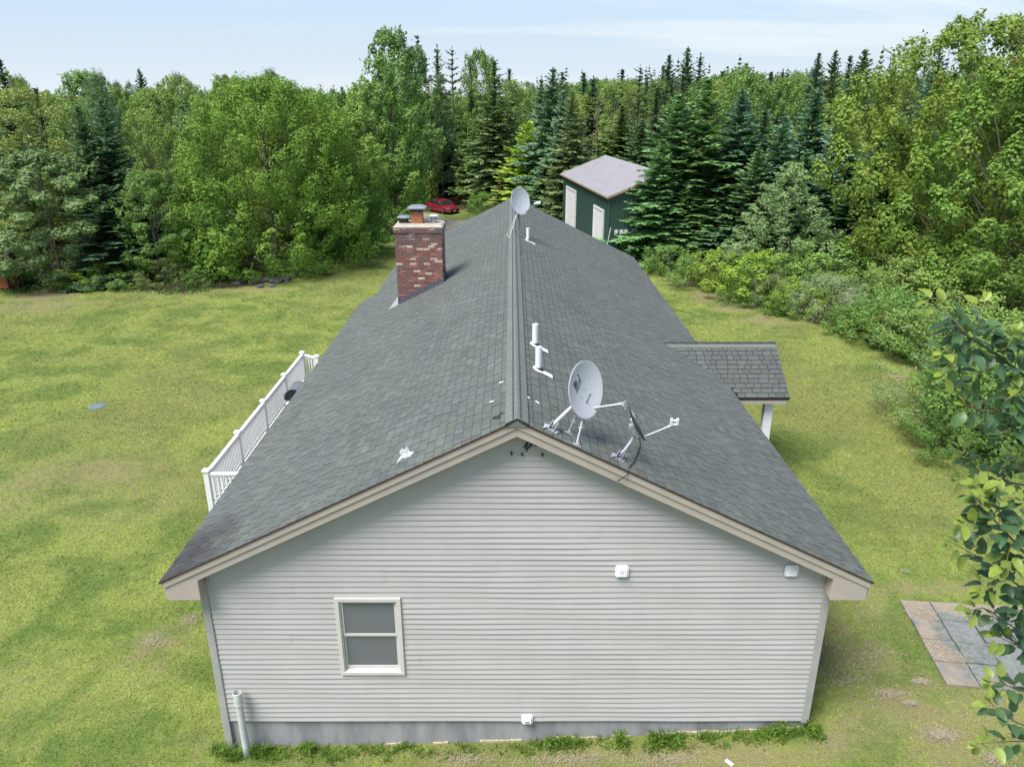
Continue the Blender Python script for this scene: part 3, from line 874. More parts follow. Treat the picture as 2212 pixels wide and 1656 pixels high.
# clay flue with a hipped lid on a wire cage
def hip_lid(mb, x, y, z, hx, hy, rise, drop=.03):
    mb.add([(x-hx, y-hy, z), (x+hx, y-hy, z), (x+hx, y+hy, z), (x-hx, y+hy, z), (x-hx*.62, y-hy*.62, z+rise), (x+hx*.62, y-hy*.62, z+rise), (x+hx*.62, y+hy*.62, z+rise), (x-hx*.62, y+hy*.62, z+rise),
            (x-hx, y-hy, z-drop), (x+hx, y-hy, z-drop), (x+hx, y+hy, z-drop), (x-hx, y+hy, z-drop)],
           [(0,1,5,4),(1,2,6,5),(2,3,7,6),(3,0,4,7),(4,5,6,7),(8,9,1,0),(9,10,2,1),(10,11,3,2),(11,8,0,3),(11,10,9,8)])
def cage(mb, x, y, z0, z1, hx, hy, n=7):
    for i in range(n):
        t = -1 + 2*i/(n-1)
        for (px_, py_) in ((x + t*hx, y - hy), (x + t*hx, y + hy), (x - hx, y + t*hy), (x + hx, y + t*hy)):
            mb.box((px_ - .006, py_ - .006, z0), (px_ + .006, py_ + .006, z1))
    for zz in (z0 + .25*(z1 - z0), z0 + .6*(z1 - z0)):
        mb.box((x-hx, y-hy-.005, zz), (x+hx, y-hy+.005, zz+.01)); mb.box((x-hx, y+hy-.005, zz), (x+hx, y+hy+.005, zz+.01))
        mb.box((x-hx-.005, y-hy, zz), (x-hx+.005, y+hy, zz+.01)); mb.box((x+hx-.005, y-hy, zz), (x+hx+.005, y+hy, zz+.01))
fx, fy = -2.86, ymid
mb = MB(); hw2 = .17
for (a0, b0, a1, b1) in ((-hw2, -hw2, hw2, -hw2+.03), (-hw2, hw2-.03, hw2, hw2), (-hw2, -hw2+.03, -hw2+.03, hw2-.03), (hw2-.03, -hw2+.03, hw2, hw2-.03)):
    mb.box((fx+a0, fy+b0, zc-.03), (fx+a1, fy+b1, zc+.34))
fl = mb.build('clay_flue', M['clay'], chim)
mb = MB(); cage(mb, fx, fy, zc+.33, zc+.455, .165, .165, 10); mb.box((fx-.15, fy-.15, zc+.3), (fx+.15, fy+.15, zc+.335)); mb.build('flue_cage', M['mesh_dark'], fl)
mb = MB(); hip_lid(mb, fx, fy, zc+.455, .275, .275, .06); mb.build('flue_lid', M['galv'], fl)
MB().box((fx-.035, fy-hw2-.012, zc+.29), (fx+.035, fy-hw2-.001, zc+.335)).build('clamp', M['galv'], fl)
# low capped flue on the left
fx2 = -3.27
mb = MB(); mb.box((fx2-.13, fy-.13, zc-.03), (fx2+.13, fy+.13, zc+.055)); c2 = mb.build('small_flue', M['dark_wood'], chim)
mb = MB(); cage(mb, fx2, fy, zc+.05, zc+.16, .125, .125, 8); mb.build('flue_cage', M['mesh_dark'], c2)
mb = MB(); hip_lid(mb, fx2, fy, zc+.17, .19, .19, .04, .02); mb.build('flue_lid', M['galv'], c2)
# round metal vent on the right
fx3 = -2.37; T = Matrix.Translation((fx3, fy, zc))
mb = MB(); mb.lathe([(.085, -.03), (.085, .06), (.10, .062), (.10, .085), (.085, .087), (.085, .20)], T, 18); c3 = mb.build('metal_flue', M['galv'], chim, smooth=True)
mb = MB(); mb.lathe([(.03, .185), (.15, .195), (.155, .205), (.12, .235), (.01, .25)], T, 20); mb.build('flue_lid', M['white_pipe'], c3, smooth=True)
mb = MB()
for k in range(4):
    t = k*math.pi/2 + .5; mb.tube([(fx3 + .10*math.cos(t), fy + .10*math.sin(t), zc + .08), (fx3 + .14*math.cos(t), fy + .14*math.sin(t), zc + .085)], .018, 8)
mb.build('bracket', M['white_pipe'], c3)
# stepped lead flashing along the foot of the front face
n = 7
for i in range(n):
    x0 = CX0 - .01 + i*(CX1 - CX0 + .02)/n; x1 = x0 + (CX1 - CX0 + .02)/n + .015
    zt = rz(x1) + .10 + (.02 if i % 2 else 0)
    MB().prism([(x0, CY0 - .008 - .002*(i % 2), rz(x0) - .02), (x1, CY0 - .008 - .002*(i % 2), rz(x1) - .02), (x1, CY0 - .008 - .002*(i % 2), zt), (x0, CY0 - .008 - .002*(i % 2), zt - .015)], (0, .006, 0)).build('flashing', M['lead'], chim)
    MB().prism([(x0, CY0 - .06, rz(x0) + .022), (x1, CY0 - .06, rz(x1) + .022), (x1, CY0 + .01, rz(x1) + .024), (x0, CY0 + .01, rz(x0) + .024)], (0, 0, .004)).build('flashing', M['lead'], chim)
zq = rz(CX0)
MB().prism([(CX0 - .30, CY0 - .10, rz(CX0 - .3) + .02), (CX0 + .005, CY0 - .02, zq + .02), (CX0 + .005, CY0 - .02, zq + .27)], (0, -.01, 0)).build('diverter', M['white'], chim)
MB().box((CX1 - .01, CY0 - .02, rz(CX1) - .05), (CX1 + .02, CY1, rz(CX1) + .13)).build('flashing', M['lead'], chim)

# ---------------- plumbing vents through the right slope
def vent_pipe(x, y, h, r):
    z0 = rz(x); T = Matrix.Translation((x, y, z0))
    mb = MB(); mb.lathe([(r, -.05), (r, h), (r*.82, h), (r*.82, h - .06)], T, 18, cap=False)
    o = mb.build('vent_pipe', M['white'], house, smooth=True)
    tilt = Matrix.Translation((x, y, z0)) @ Matrix.Rotation(math.atan(SL), 4, 'Y')
    mb = MB(); mb.lathe([(r*1.55, .02), (r*1.5, .045), (r*1.12, .062), (r*1.02, .075)], tilt, 18); mb.build('rubber_collar', M['black'], o, smooth=True)
    mb = MB(); mb.lathe([(r*2.1, .016), (r*2.05, .032), (r*1.6, .040)], tilt, 20); mb.build('collar_base', M['white'], o, smooth=True)
    mb = MB(); mb.add([tilt @ Vector(p) for p in ((.05, -.10, .022), (.26, -.14, .022), (.26, .03, .022), (.05, .08, .022), (.05, -.10, .030), (.26, -.14, .030), (.26, .03, .030), (.05, .08, .030))],
                      [(3,2,1,0),(4,5,6,7),(0,1,5,4),(1,2,6,5),(2,3,7,6),(3,0,4,7)]); mb.build('flashing_plate', M['white'], o)
vent_pipe(.44, 13.85, .44, .056); vent_pipe(.46, 12.5, .44, .056); vent_pipe(.52, 25.05, .44, .052)
# ------------------------------------------------------------------ things on the roof
def roofpt(px, py, lift=.02):
    u, f, k = ray(px, py); s_ = 1 if px > 1111 else -1
    # CAM_Z + k t = ZR - SL*s*(u t - XR)
    t = (ZR + SL*s_*XR - CAM_Z)/(k + SL*s_*u)
    return Vector((u*t, f*t, CAM_Z + k*t + lift))

for (px, py, sx, sy, r_) in ((1083, 828, .085, .03, .5), (1062, 870, .075, .028, .4), (1140, 860, .08, .028, -.6), (1161, 871, .075, .03, -.4)):
    p = roofpt(px, py, .022); s_ = 1 if px > 1111 else -1
    B = Vector((-s_*CT, 0, ST)); A = Vector((0, 1, 0)); N = A.cross(B)
    N = N if N.z > 0 else -N
    a2 = (A*math.cos(r_) + B*math.sin(r_)); b2 = N.cross(a2)
    MB().obox(p, b2*sx*.5, a2*sy*.6, N*.004).build('sealant_patch', M['white'], roof)
M['tar'] = mat('tar_patch', (.03, .033, .03), .8)
mb = MB()
for (dx, dy, r_) in ((0, 0, .05), (.05, .06, .035), (-.05, .03, .04), (.02, -.06, .03)):
    p = roofpt(1075, 902, .021) + Vector((dx, dy, SL*dx))
    T = Matrix.Translation(p) @ Matrix.Rotation(-math.atan(SL), 4, 'Y')
    mb.lathe([(r_, 0), (r_*.8, .006)], T, 7)
mb.build('tar_spot', M['tar'], roof)

def foot(parent, p, s_, sc_, m_, name='foot_bracket', yaw=0.0):
    """folded mounting plate with two splayed ears on the roof slope"""
    B = Vector((s_*CT, 0, -ST)); A = Vector((0, 1, 0)); N = Vector((s_*ST, 0, CT))
    a = A*math.cos(yaw) + B*math.sin(yaw); b = N.cross(a)
    mb = MB()
    mb.obox(p + N*.012*sc_, b*.075*sc_, a*.045*sc_, N*.006*sc_)
    for q in (-1, 1):
        tri = [p + b*.08*sc_*q*.3 + N*.02*sc_ + a*.04*sc_, p + b*.08*sc_*q + N*.01*sc_ - a*.15*sc_*(1 if q > 0 else .35), p + b*.10*sc_*q + N*.012*sc_ + a*.03*sc_]
        mb.prism(tri, N*.012*sc_)
    for q in (-1, 1):
        mb.obox(p + N*.055*sc_ + b*.035*sc_*q, b*.005*sc_, a*.045*sc_, N*.05*sc_)
    return mb.build(name, m_, parent)

def reflector(mb, M4, ra, rb, depth, rim=.018, n=36, rings=7, mi_front=0, mi_back=0, ph=0.0):
    """shallow elliptical bowl opening along local +Z with a rolled rim; ra across, rb along the axis turned by ph"""
    def P(rho, t, off=0.0):
        x = ra*rho*math.cos(t); y = rb*rho*math.sin(t)
        return M4 @ Vector((x*math.cos(ph) - y*math.sin(ph), x*math.sin(ph) + y*math.cos(ph), depth*(rho*rho - 1) + off))
    vs = [P(0, 0)]; fs = []
    for i in range(1, rings + 1):
        for j in range(n): vs.append(P(i/rings, 2*math.pi*j/n))
    for j in range(n): fs.append((0, 1 + j, 1 + (j+1) % n))
    for i in range(rings - 1):
        for j in range(n):
            a = 1 + i*n; fs.append((a + j, a + n + j, a + n + (j+1) % n, a + (j+1) % n))
    mb.add(vs, fs, mi_front)
    th = .012; rr_ = 1 + rim/ra
    vs = []
    for (rho, off) in ((1.0, 0), (rr_, .004), (rr_, -.022), (1.0, -th - .006)):
        for j in range(n): vs.append(P(rho, 2*math.pi*j/n, off if rho == 1.0 else off - depth*(rho*rho - 1)))
    fs = [(i*n + j, (i+1)*n + j, (i+1)*n + (j+1) % n, i*n + (j+1) % n) for i in range(3) for j in range(n)]
    o = len(vs); br = 4                       # the back follows the bowl
    for i in range(1, br):
        for j in range(n): vs.append(P(1 - i/br, 2*math.pi*j/n, -th - .006))
    vs.append(P(0, 0, -th - .006)); last = len(vs) - 1
    ringi = [3*n] + [o + i*n for i in range(br - 1)]
    for a_, b_ in zip(ringi[:-1], ringi[1:]):
        fs += [(a_ + j, b_ + j, b_ + (j+1) % n, a_ + (j+1) % n) for j in range(n)]
    fs += [(ringi[-1] + (j+1) % n, ringi[-1] + j, last) for j in range(n)]
    mb.add(vs, fs, mi_back)

def basis(nv):
    nv = Vector(nv).normalized(); e1 = Vector((0, 0, 1)).cross(nv).normalized(); e2 = nv.cross(e1); return e1, e2, nv
def m4(c, e1, e2, nv):
    T = Matrix((e1, e2, nv)).transposed().to_4x4(); T.translation = Vector(c); return T

def text_on(parent, body, T, x, y, ang, length, dfun, m_, name='lettering', shear=0.0, lift=.003):
    cu = bpy.data.curves.new('lettering', 'FONT'); cu.body = body; cu.align_x = 'CENTER'; cu.align_y = 'CENTER'; cu.size = 1; cu.shear = shear
    cu.offset = .012; cu.resolution_u = 3
    tmp = bpy.data.objects.new('lettering_tmp', cu); COL.objects.link(tmp)
    dg = bpy.context.evaluated_depsgraph_get(); me = bpy.data.meshes.new_from_object(tmp.evaluated_get(dg))
    bpy.data.objects.remove(tmp); bpy.data.curves.remove(cu)
    xs_ = [v.co.x for v in me.vertices]; k = length/(max(xs_) - min(xs_)); off = wloc(parent)
    ca, sa = math.cos(ang), math.sin(ang)
    for v in me.vertices:
        a, b_ = v.co.x*k, v.co.y*k
        X_, Y_ = x + a*ca - b_*sa, y + a*sa + b_*ca
        v.co = (T @ Vector((X_, Y_, dfun(X_, Y_) + lift))) - off
    me.materials.clear(); me.materials.append(m_); me.name = name
    return link(name, me, parent)

# --- big grey dish with printed face
N1 = (.50, -.80, .30); e1, e2, n1 = basis(N1)
c1 = at(1266, 841, 11.15); T1 = m4(c1, e1, e2, n1)
d1 = empty('satellite_dish', roofpt(1190, 928, 0), 'large pale grey satellite dish printed DIRECTV and SlimLine, nearest the gable peak', 'satellite dish', 'satellite dishes on the house roof')
PH = R(-12); RA, RB, DEP = .285, .405, .055
mb = MB(); reflector(mb, T1, RA, RB, DEP, ph=PH); refl = mb.build('reflector', M['dish'], d1, smooth=True)
def dep1(x, y):
    a = x*math.cos(PH) + y*math.sin(PH); b_ = -x*math.sin(PH) + y*math.cos(PH)
    return DEP*((a/RA)**2 + (b_/RB)**2 - 1)
text_on(refl, 'DIRECTV', T1, -.085, .058, R(51), .20, dep1, M['ink'])
text_on(refl, 'SlimLine', T1, .045, -.150, R(53), .17, dep1, M['ink'], shear=.35)
mb = MB(); k = 1/5.34/205
def lp(x, y): X_, Y_ = (x - 647)*k/.85, -(y - 632)*k; return T1 @ Vector((X_, Y_, dep1(X_, Y_) + .0035))
mb.add([lp(*q) for q in ((463, 516), (478, 484), (500, 464), (524, 459), (541, 470), (543, 500), (536, 540), (510, 616))], [tuple(range(8))[::-1]])
mb.add([lp(*q) for q in ((545, 374), (569, 360), (577, 372), (590, 408), (608, 455), (572, 512), (535, 570), (560, 512), (577, 470), (584, 438), (580, 402), (568, 388), (550, 385))], [tuple(range(13))[::-1]])
mb.build('logo', M['logo'], refl)
mb = MB()
for (x, y) in ((.02, .0), (-.06, -.11), (.11, -.125), (.12, .165), (.04, -.24)):
    mb.lathe([(.009, 0), (.007, .005)], T1 @ Matrix.Translation((x, y, dep1(x, y) + .001)), 8)
mb.build('bolt', M['galv'], refl)
fp = roofpt(1190, 928, .0)
foot(d1, fp, 1, 1.25, M['dish_metal'], yaw=.3)
back = c1 - n1*.12 - e2*.12
MB().tube([fp + Vector((0, 0, .05)), fp.lerp(back, .5) + Vector((0, 0, .03)), back], .030, 12).build('mast', M['dish_metal'], d1, smooth=True)
mb = MB(); mb.obox(c1 - n1*.120 - e2*.08, e1*.09, e2*.11, n1*.035); mb.build('back_bracket', M['dish_metal'], d1, bevel=.01)
for (px, py, q) in ((1228, 936, -.05), (1246, 962, .06)):
    p = roofpt(px, py, .01); top = back + e1*q - e2*.06
    mb = MB(); mb.tube([p + Vector((0, 0, .03)), p.lerp(top, .3), top], [.013, .013, .010] if q > 0 else [.009]*3, 8)
    o = mb.build('strut', M['dish_metal'], d1, smooth=True)
    mb = MB(); N = Vector((ST, 0, CT)); B = Vector((CT, 0, -ST)); mb.obox(p, B*.065, Vector((0, .022, 0)), N*.008); mb.obox(p + N*.02, B*.02, Vector((0, .02, 0)), N*.02); mb.build('strut_foot', M['dish_metal'], o, bevel=.004)
    q2 = p.lerp(top, .38); mb = MB(); mb.obox(q2, (.03, 0, 0), (0, .008, 0), (0, 0, .012)); mb.build('clamp', M['dish_metal'], o)
tipL = at(1345, 872, 10.9); root = c1 - e2*.30 + e1*.10 - n1*.03
mb = MB(); mb.tube([root, root.lerp(tipL, .75), tipL], [.020, .022, .030], 4)
arm = mb.build('feed_arm', M['dish_metal'], d1, bevel=.004)
d_ = (tipL - root).normalized(); sd_ = d_.cross(Vector((0, 0, 1))).normalized()
mb = MB(); mb.obox(tipL + d_*.03, d_*.02, sd_*.035, Vector((0, 0, .03))); mb.obox(tipL + d_*.055 - Vector((0, 0, .05)), d_*.008, sd_*.012, Vector((0, 0, .045))); mb.build('arm_clip', M['dish_metal'], arm)

# --- dark round dish seen edge-on
n2 = Vector((.905, .03, .40)); e1, e2, n2 = basis(n2)
c2_ = at(1376.5, 912, 11.33); T2 = m4(c2_, e1, e2, n2)
fp = roofpt(1335, 990, 0)
d2 = empty('satellite_dish', fp, 'small charcoal satellite dish seen edge-on with twin white receivers on its arm', 'satellite dish', 'satellite dishes on the house roof')
mb = MB(); reflector(mb, T2, .25, .275, .045, rim=.016); mb.build('reflector', M['dish_dark'], d2, smooth=True)
foot(d2, fp, 1, 1.15, M['dish_purple'], yaw=.35)
bk = c2_ - n2*.13 - e2*.08
p3 = bk - e2*.10 - Vector((0, 0, .05))
MB().tube([fp + Vector((0, 0, .04)), fp.lerp(p3, .45) + Vector((0, 0, -.005)), fp.lerp(p3, .8) + Vector((.0, 0, 0)), p3 + Vector((0, 0, .02)), bk], .026, 12).build('mast', M['dish_purple'], d2, smooth=True)
mb = MB(); mb.obox(bk + n2*.045, e1*.05, e2*.085, n2*.045); mb.obox(bk - n2*.012, e1*.055, e2*.05, n2*.006); mb.build('back_bracket', M['dish_purple'], d2, bevel=.008)
mb = MB(); mb.obox(c2_ - n2*.065 + e2*.02, e1*.035, e2*.07, n2*.012); mb.build('clamp_plate', M['white_pipe'], d2, bevel=.006)
rootp = c2_ - e2*.265 + n2*.02; tipp = at(1453, 918, 11.20)
mb = MB(); mb.tube([rootp, rootp.lerp(tipp, .78), tipp], [.019, .019, .034], 4); arm = mb.build('feed_arm', M['dish_metal'], d2, bevel=.004)
dv = (tipp - rootp).normalized()
L0 = at(1457, 911, 11.18)
mb = MB()
for q in (-1, 1):
    mb.obox(L0 + Vector((.045*q, 0, 0)), (.017, 0, 0), (0, .03, 0), (0, -.01, .055))
mb.obox(L0 + Vector((0, 0, .022)), (.032, 0, 0), (0, .02, 0), (0, 0, .010)); mb.obox(L0 + Vector((0, 0, -.035)), (.032, 0, 0), (0, .02, 0), (0, 0, .014))
mb.build('receiver', M['white'], arm, bevel=.006)
pts = [c2_ - e2*.24 - n2*.05] + [roofpt(px, py, .03) for px, py in ((1383, 965), (1377, 983), (1370, 1000), (1361, 1010))]
e_ = Vector((pts[-1].x - .06, YF - .03, pts[-1].z - .05)); pts += [e_, e_ + Vector((-.12, .01, -.10)), e_ + Vector((-.20, .28, -.19))]
MB().tube(pts, .008, 6).build('cable', M['black'], d2, smooth=True)

# --- far dish on the ridge
n3v = Vector((.50, -.80, .34)); e1, e2, n3v = basis(n3v)
c3_ = at(1124.5, 434, 25.0); T3 = m4(c3_, e1, e2, n3v)
base3 = Vector((.10, 25.45, ZR + .03))
d3 = empty('satellite_dish', base3, 'tall grey satellite dish on a braced mast at the far end of the ridge', 'satellite dish', 'satellite dishes on the house roof')
mb = MB(); reflector(mb, T3, .335, .43, .07, ph=R(-8), rim=.02); mb.build('reflector', M['dish'], d3, smooth=True)
top3 = c3_ - n3v*.12 - e2*.22
MB().tube([Vector((.22, 25.45, ZR - .04)), Vector((.22, 25.45, top3.z)), top3 + Vector((0, 0, .08))], .035, 10).build('mast', M['lid'], d3, smooth=True)
mb = MB(); mb.obox(c3_ - n3v*.14 - e2*.12, e1*.10, e2*.14, n3v*.04); mb.build('back_bracket', M['dish_metal'], d3)
mb = MB(); B = Vector((CT, 0, -ST)); mb.obox(Vector((.40, 25.40, rz(.40) + .035)), B*.20, (0, .06, 0), (ST*.012, 0, CT*.012)); mb.obox(Vector((.24, 25.42, ZR + .0)), (.03, 0, 0), (0, .05, 0), (0, 0, .08)); mb.build('base_plate', M['galv'], d3)
for (x, y) in ((-.09, 24.75), (-.16, 25.35)):
    p = Vector((x, y, rz(x) + .03)); mb = MB(); mb.tube([p, Vector((.2, 25.43, top3.z - .04))], .014, 6); o = mb.build('strut', M['dish_metal'], d3, smooth=True)
    mb = MB(); mb.obox(p, (.05, 0, 0), (0, .03, 0), (0, 0, .012)); mb.build('strut_foot', M['dish_metal'], o)
r3 = c3_ - e2*.36 + e1*.12; t3 = at(1156, 444, 24.8)
MB().tube([r3, t3], .015, 6).build('feed_arm', M['galv'], d3, smooth=True)
mb = MB(); a_ = (t3 - r3).normalized(); nn = (c3_ - t3).normalized()
mb.tube([t3 + Vector((.02, 0, .06)), t3 + Vector((.02, 0, .06)) + Vector((.16, -.02, .03))], [.055, .06], 10)
mb.tube([t3 + Vector((.02, 0, .06)), t3 + Vector((-.04, .02, .05)), t3 + Vector((-.05, .02, .05))], [.03, .03, .055], 10); mb.build('receiver', M['white_pipe'], d3, smooth=True)

# --- empty mount left on the other slope
fp = roofpt(880, 985, 0)
fb = empty('mounting_bracket', fp, 'empty white dish mounting bracket on the left roof slope above the window', 'bracket')
foot(fb, fp, -1, 1.2, M['white'], 'plate', yaw=-.35)

# --- black cable hanging under the gable peak
a0 = Vector((.20, YW - .05, 5.93))
pts = [a0 + Vector((.16, .03, .07)), a0 + Vector((.06, 0, .09)), a0 + Vector((.03, 0, .02)), a0 + Vector((-.02, -.005, -.07)), a0 + Vector((.02, 0, -.10)), a0 + Vector((.07, .002, -.05)), a0 + Vector((.08, 0, .03)), a0 + Vector((.12, .01, .07)), a0 + Vector((.20, .03, .05))]
mb = MB(); mb.tube(pts, .012, 6); mb.tube([p + Vector((.025, .01, .01)) for p in pts[1:7]], .009, 6); mb.tube([a0 + Vector((.015, 0, -.09)), a0 + Vector((.02, 0, -.14))], .012, 6)
cb = MB(); co = bpy.data.objects.new('cable', mb.mesh('cable', M['black'], a0, True)); co.location = a0; COL.objects.link(co)
tag(co, 'loop of black cable hanging under the gable peak', 'cable')
for (px, py) in ((1105, 979), (1128, 981), (1172, 982), (1157, 961)):
    p = atD(px, py, YW - .035)
    MB().obox(p, (.012, 0, .004), (0, .012, 0), (-.004, 0, .022)).build('cable_clip', M['black'], house)

# --- white standpipe at the front corner
sx, sy = -4.58, 10.04; g = gzs(sx, sy)
mb = MB(); T = Matrix.Translation((sx, sy, 0))
mb.lathe([(.062, g - .2), (.062, 1.20)], T, 20)
sp = ground_thing(mb, 'standpipe', M['white_pipe'], (sx, sy, g), 'white plastic standpipe rising beside the foundation corner', 'pipe', smooth=True)
mb = MB(); mb.lathe([(.074, 1.16), (.074, 1.40), (.066, 1.405), (.064, 1.26), (.001, 1.26)], T, 20, cap=False); mb.build('coupling', M['white_pipe'], sp, smooth=True)
mb = MB(); mb.lathe([(.078, 1.155), (.078, 1.185)], T, 20); mb.build('ring', M['white_pipe'], sp, smooth=True)

# ------------------------------------------------------------------ deck and grill
DX, DY0, DY1, DZ = -7.70, 17.15, 26.5, .80
deck = empty('deck', (-6.3, 21.8, gzs(-6.3, 21.8)), 'raised deck with white vinyl railing along the left side of the house', 'deck')
def post(x, y, top):
    g = gzs(x, y); o = MB().box((x - .065, y - .065, g - .1), (x + .065, y + .065, top)).build('post', M['white'], deck, bevel=.006)
    mb = MB(); mb.box((x - .09, y - .09, top), (x + .09, y + .09, top + .03)); mb.add([(x-.085, y-.085, top+.03), (x+.085, y-.085, top+.03), (x+.085, y+.085, top+.03), (x-.085, y+.085, top+.03), (x, y, top+.075)], [(0,1,4),(1,2,4),(2,3,4),(3,0,4)]); mb.build('post_cap', M['white'], o)
pys = [DY0 + i*(DY1 - DY0)/4 for i in range(5)]
for y in pys: post(DX, y, 1.85)
post(-7.15, DY1 - .1, 1.74); post(-5.1, DY0, 1.85)
def rail(x0, y0, x1, y1, ztop0, ztop1, zb0, zb1, n):
    a = Vector((x0, y0, 0)); b = Vector((x1, y1, 0)); d = (b - a).normalized(); s_ = Vector((d.y, -d.x, 0))
    mb = MB()
    for (z0, z1, h, w_) in ((ztop0, ztop1, .03, .05), (zb0, zb1, .025, .03)):
        A0 = a + Vector((0, 0, z0)); B0 = b + Vector((0, 0, z1)); ax = (B0 - A0)/2
        mb.obox((A0 + B0)/2, ax, s_*w_, Vector((0, 0, h)))
    mb.build('rail', M['white'], deck, bevel=.006)
    for i in range(n):
        t = (i + .7)/(n + .4); p = a.lerp(b, t)
        zt = ztop0 + (ztop1 - ztop0)*t; zb = zb0 + (zb1 - zb0)*t
        MB().box((p.x - .022, p.y - .022, zb), (p.x + .022, p.y + .022, zt)).build('baluster', M['white'], deck)
for y0, y1 in zip(pys[:-1], pys[1:]): rail(DX, y0 + .065, DX, y1 - .065, 1.77, 1.77, .92, .92, 21)
rail(DX + .065, DY0, -5.16, DY0, 1.77, 1.77, .92, .92, 22)
rail(DX + .065, DY1, -7.2, DY1 - .08, 1.77, 1.66, .92, .82, 4)
x = DX
while x < XL - .1:
    MB().box((x, DY0 - .02, DZ - .03), (x + .135, DY1 + .02, DZ)).build('deck_board', mat('deck_grey', (.36, .36, .35), .6) if 'deck' not in M else M['deck'], deck)
    if 'deck' not in M: M['deck'] = bpy.data.materials['deck_grey']
    x += .142
mb = MB(); mb.box((DX - .01, DY0 - .05, DZ - .25), (XL - .05, DY0 - .02, DZ - .005)); mb.box((DX - .04, DY0 - .05, DZ - .25), (DX - .012, DY1 + .05, DZ - .005)); mb.box((DX - .01, DY1 + .022, DZ - .25), (XL - .05, DY1 + .05, DZ - .005)); mb.build('rim_board', M['white'], deck)

gx, gy = -6.98, 22.95
gr_ = empty('barbecue_grill', (gx, gy, DZ), 'black lidded barbecue grill on the deck behind the white railing', 'grill')
M['grill'] = mat('grill_enamel', (.022, .023, .028), .25); M['grill_grey'] = mat('grill_lid_grey', (.20, .205, .24), .3)
mb = MB()
prof = [(-.28, 1.0), (.28, 1.0), (.28, 1.42), (-.28, 1.42)]
mb.box((gx - .26, gy - .34, DZ + .12), (gx + .26, gy + .34, 1.55)); mb.build('cart', M['grill'], gr_)
arc = [(gx + .29*math.cos(t), 1.58 + .34*math.sin(t)) for t in [math.pi*i/9 for i in range(10)]]
mb = MB(); mb.prism([(x, gy - .36, z) for x, z in arc], (0, .72, 0)); ld = mb.build('hood', M['grill_grey'], gr_, smooth=True)
arc2 = [(gx + .30*math.cos(t), 1.575 + .35*math.sin(t)) for t in [math.pi*i/9 for i in range(10)]]
for yy in (gy - .385, gy + .36): MB().prism([(x, yy, z) for x, z in arc2], (0, .025, 0)).build('hood_end', M['grill'], ld)
MB().tube([(gx - .30, gy - .25, 1.66), (gx - .36, gy - .25, 1.67), (gx - .36, gy + .25, 1.67), (gx - .30, gy + .25, 1.66)], .014, 8).build('handle', M['galv'], ld)
mb = MB(); mb.box((gx - .2, gy - .72, 1.52), (gx + .2, gy - .40, 1.545)); sh = mb.build('side_shelf', M['white_pipe'], gr_)
mb = MB()
mb.tube([(gx - .22, gy - .39, 1.535), (gx - .22, gy - .75, 1.535), (gx + .22, gy - .75, 1.535), (gx + .22, gy - .39, 1.535)], .018, 6); mb.build('shelf_rim', M['grill'], sh)
for (dx, dy) in ((-.22, -.3), (.22, -.3), (-.22, .3), (.22, .3)):
    MB().box((gx + dx - .02, gy + dy - .02, DZ), (gx + dx + .02, gy + dy + .02, DZ + .13)).build('leg', M['grill'], gr_)

# ------------------------------------------------------------------ green garage
KG = 1.05
A0 = Vector((5.56*KG, 45*KG, 0)); U1 = Vector((-.139, .990, 0)).normalized(); U2 = Vector((U1.y, -U1.x, 0))
GL = 13.5*KG; GW = 6.6*KG; ZE = CAM_Z - 5.63*KG; ZGR = CAM_Z - 4.38*KG; GG = gzs(A0.x + 2, A0.y + 4) - .25
gar = empty('garage', (A0.x, A0.y, GG), 'tall dark green metal garage with pale flat-pitched roof and two white doors', 'garage')
def gp(s_, w_, z): return A0 + U1*s_ + U2*w_ + Vector((0, 0, z))
mb = MB(); sec = [gp(.12, .12, GG), gp(.12, GW - .12, GG), gp(.12, GW - .12, ZE), gp(.12, GW/2, ZGR - .03), gp(.12, .12, ZE)]
mb.prism(sec, U1*(GL - .24)); mb.build('wall', M['green_metal'], gar)
def rib(mb, s_, w_, z0, z1, d, wd=.028):
    mb.obox(gp(s_, w_, (z0 + z1)/2), d*wd, Vector((d.y, -d.x, 0))*.018, Vector((0, 0, (z1 - z0)/2)))
n = 28
for i in range(1, n):
    w_ = .12 + (GW - .24)*i/n; zt = ZE + (ZGR - ZE)*(1 - abs(w_ - GW/2)/(GW/2)) - .10
    mb = MB(); rib(mb, .115, w_, GG, zt, U2); mb.build('rib', M['green_rib'], gar)
mb = MB(); i = 0
DOORS = [(1.24, 3.73, 3.05), (9.30, 12.55, 3.30)]
s_ = .4
while s_ < GL - .3:
    if not any(a - .15 < s_ < b + .15 for a, b, h in DOORS): rib(mb, s_, .115, GG, ZE - .06, U1)
    else: rib(mb, s_, .115, GG + [h for a, b, h in DOORS if a - .15 < s_ < b + .15][0] + .12, ZE - .06, U1)
    s_ += .24
tag(mb.build('ribs', M['green_rib'], gar), kind='stuff')
for (sq, wq) in ((.11, .11), (.11, GW - .11)):
    mb = MB(); mb.obox(gp(sq, wq, (GG + ZE)/2 - .02), U1*.05, U2*.05, Vector((0, 0, (ZE - GG)/2 - .02))); mb.build('corner_trim', M['green_rib'], gar)
OV = .10
mb = MB()
for q in (0, 1):
    e0 = gp(-OV, (-OV if q == 0 else GW + OV), ZE - .02); r0 = gp(-OV, GW/2, ZGR + .03)
    poly = [e0, r0, r0 + Vector((0, 0, .05)), e0 + Vector((0, 0, .05))]
    mb.prism(poly if q else poly[::-1], U1*(GL + 2*OV))
gro = mb.build('roof', M['garage_roof'], gar)
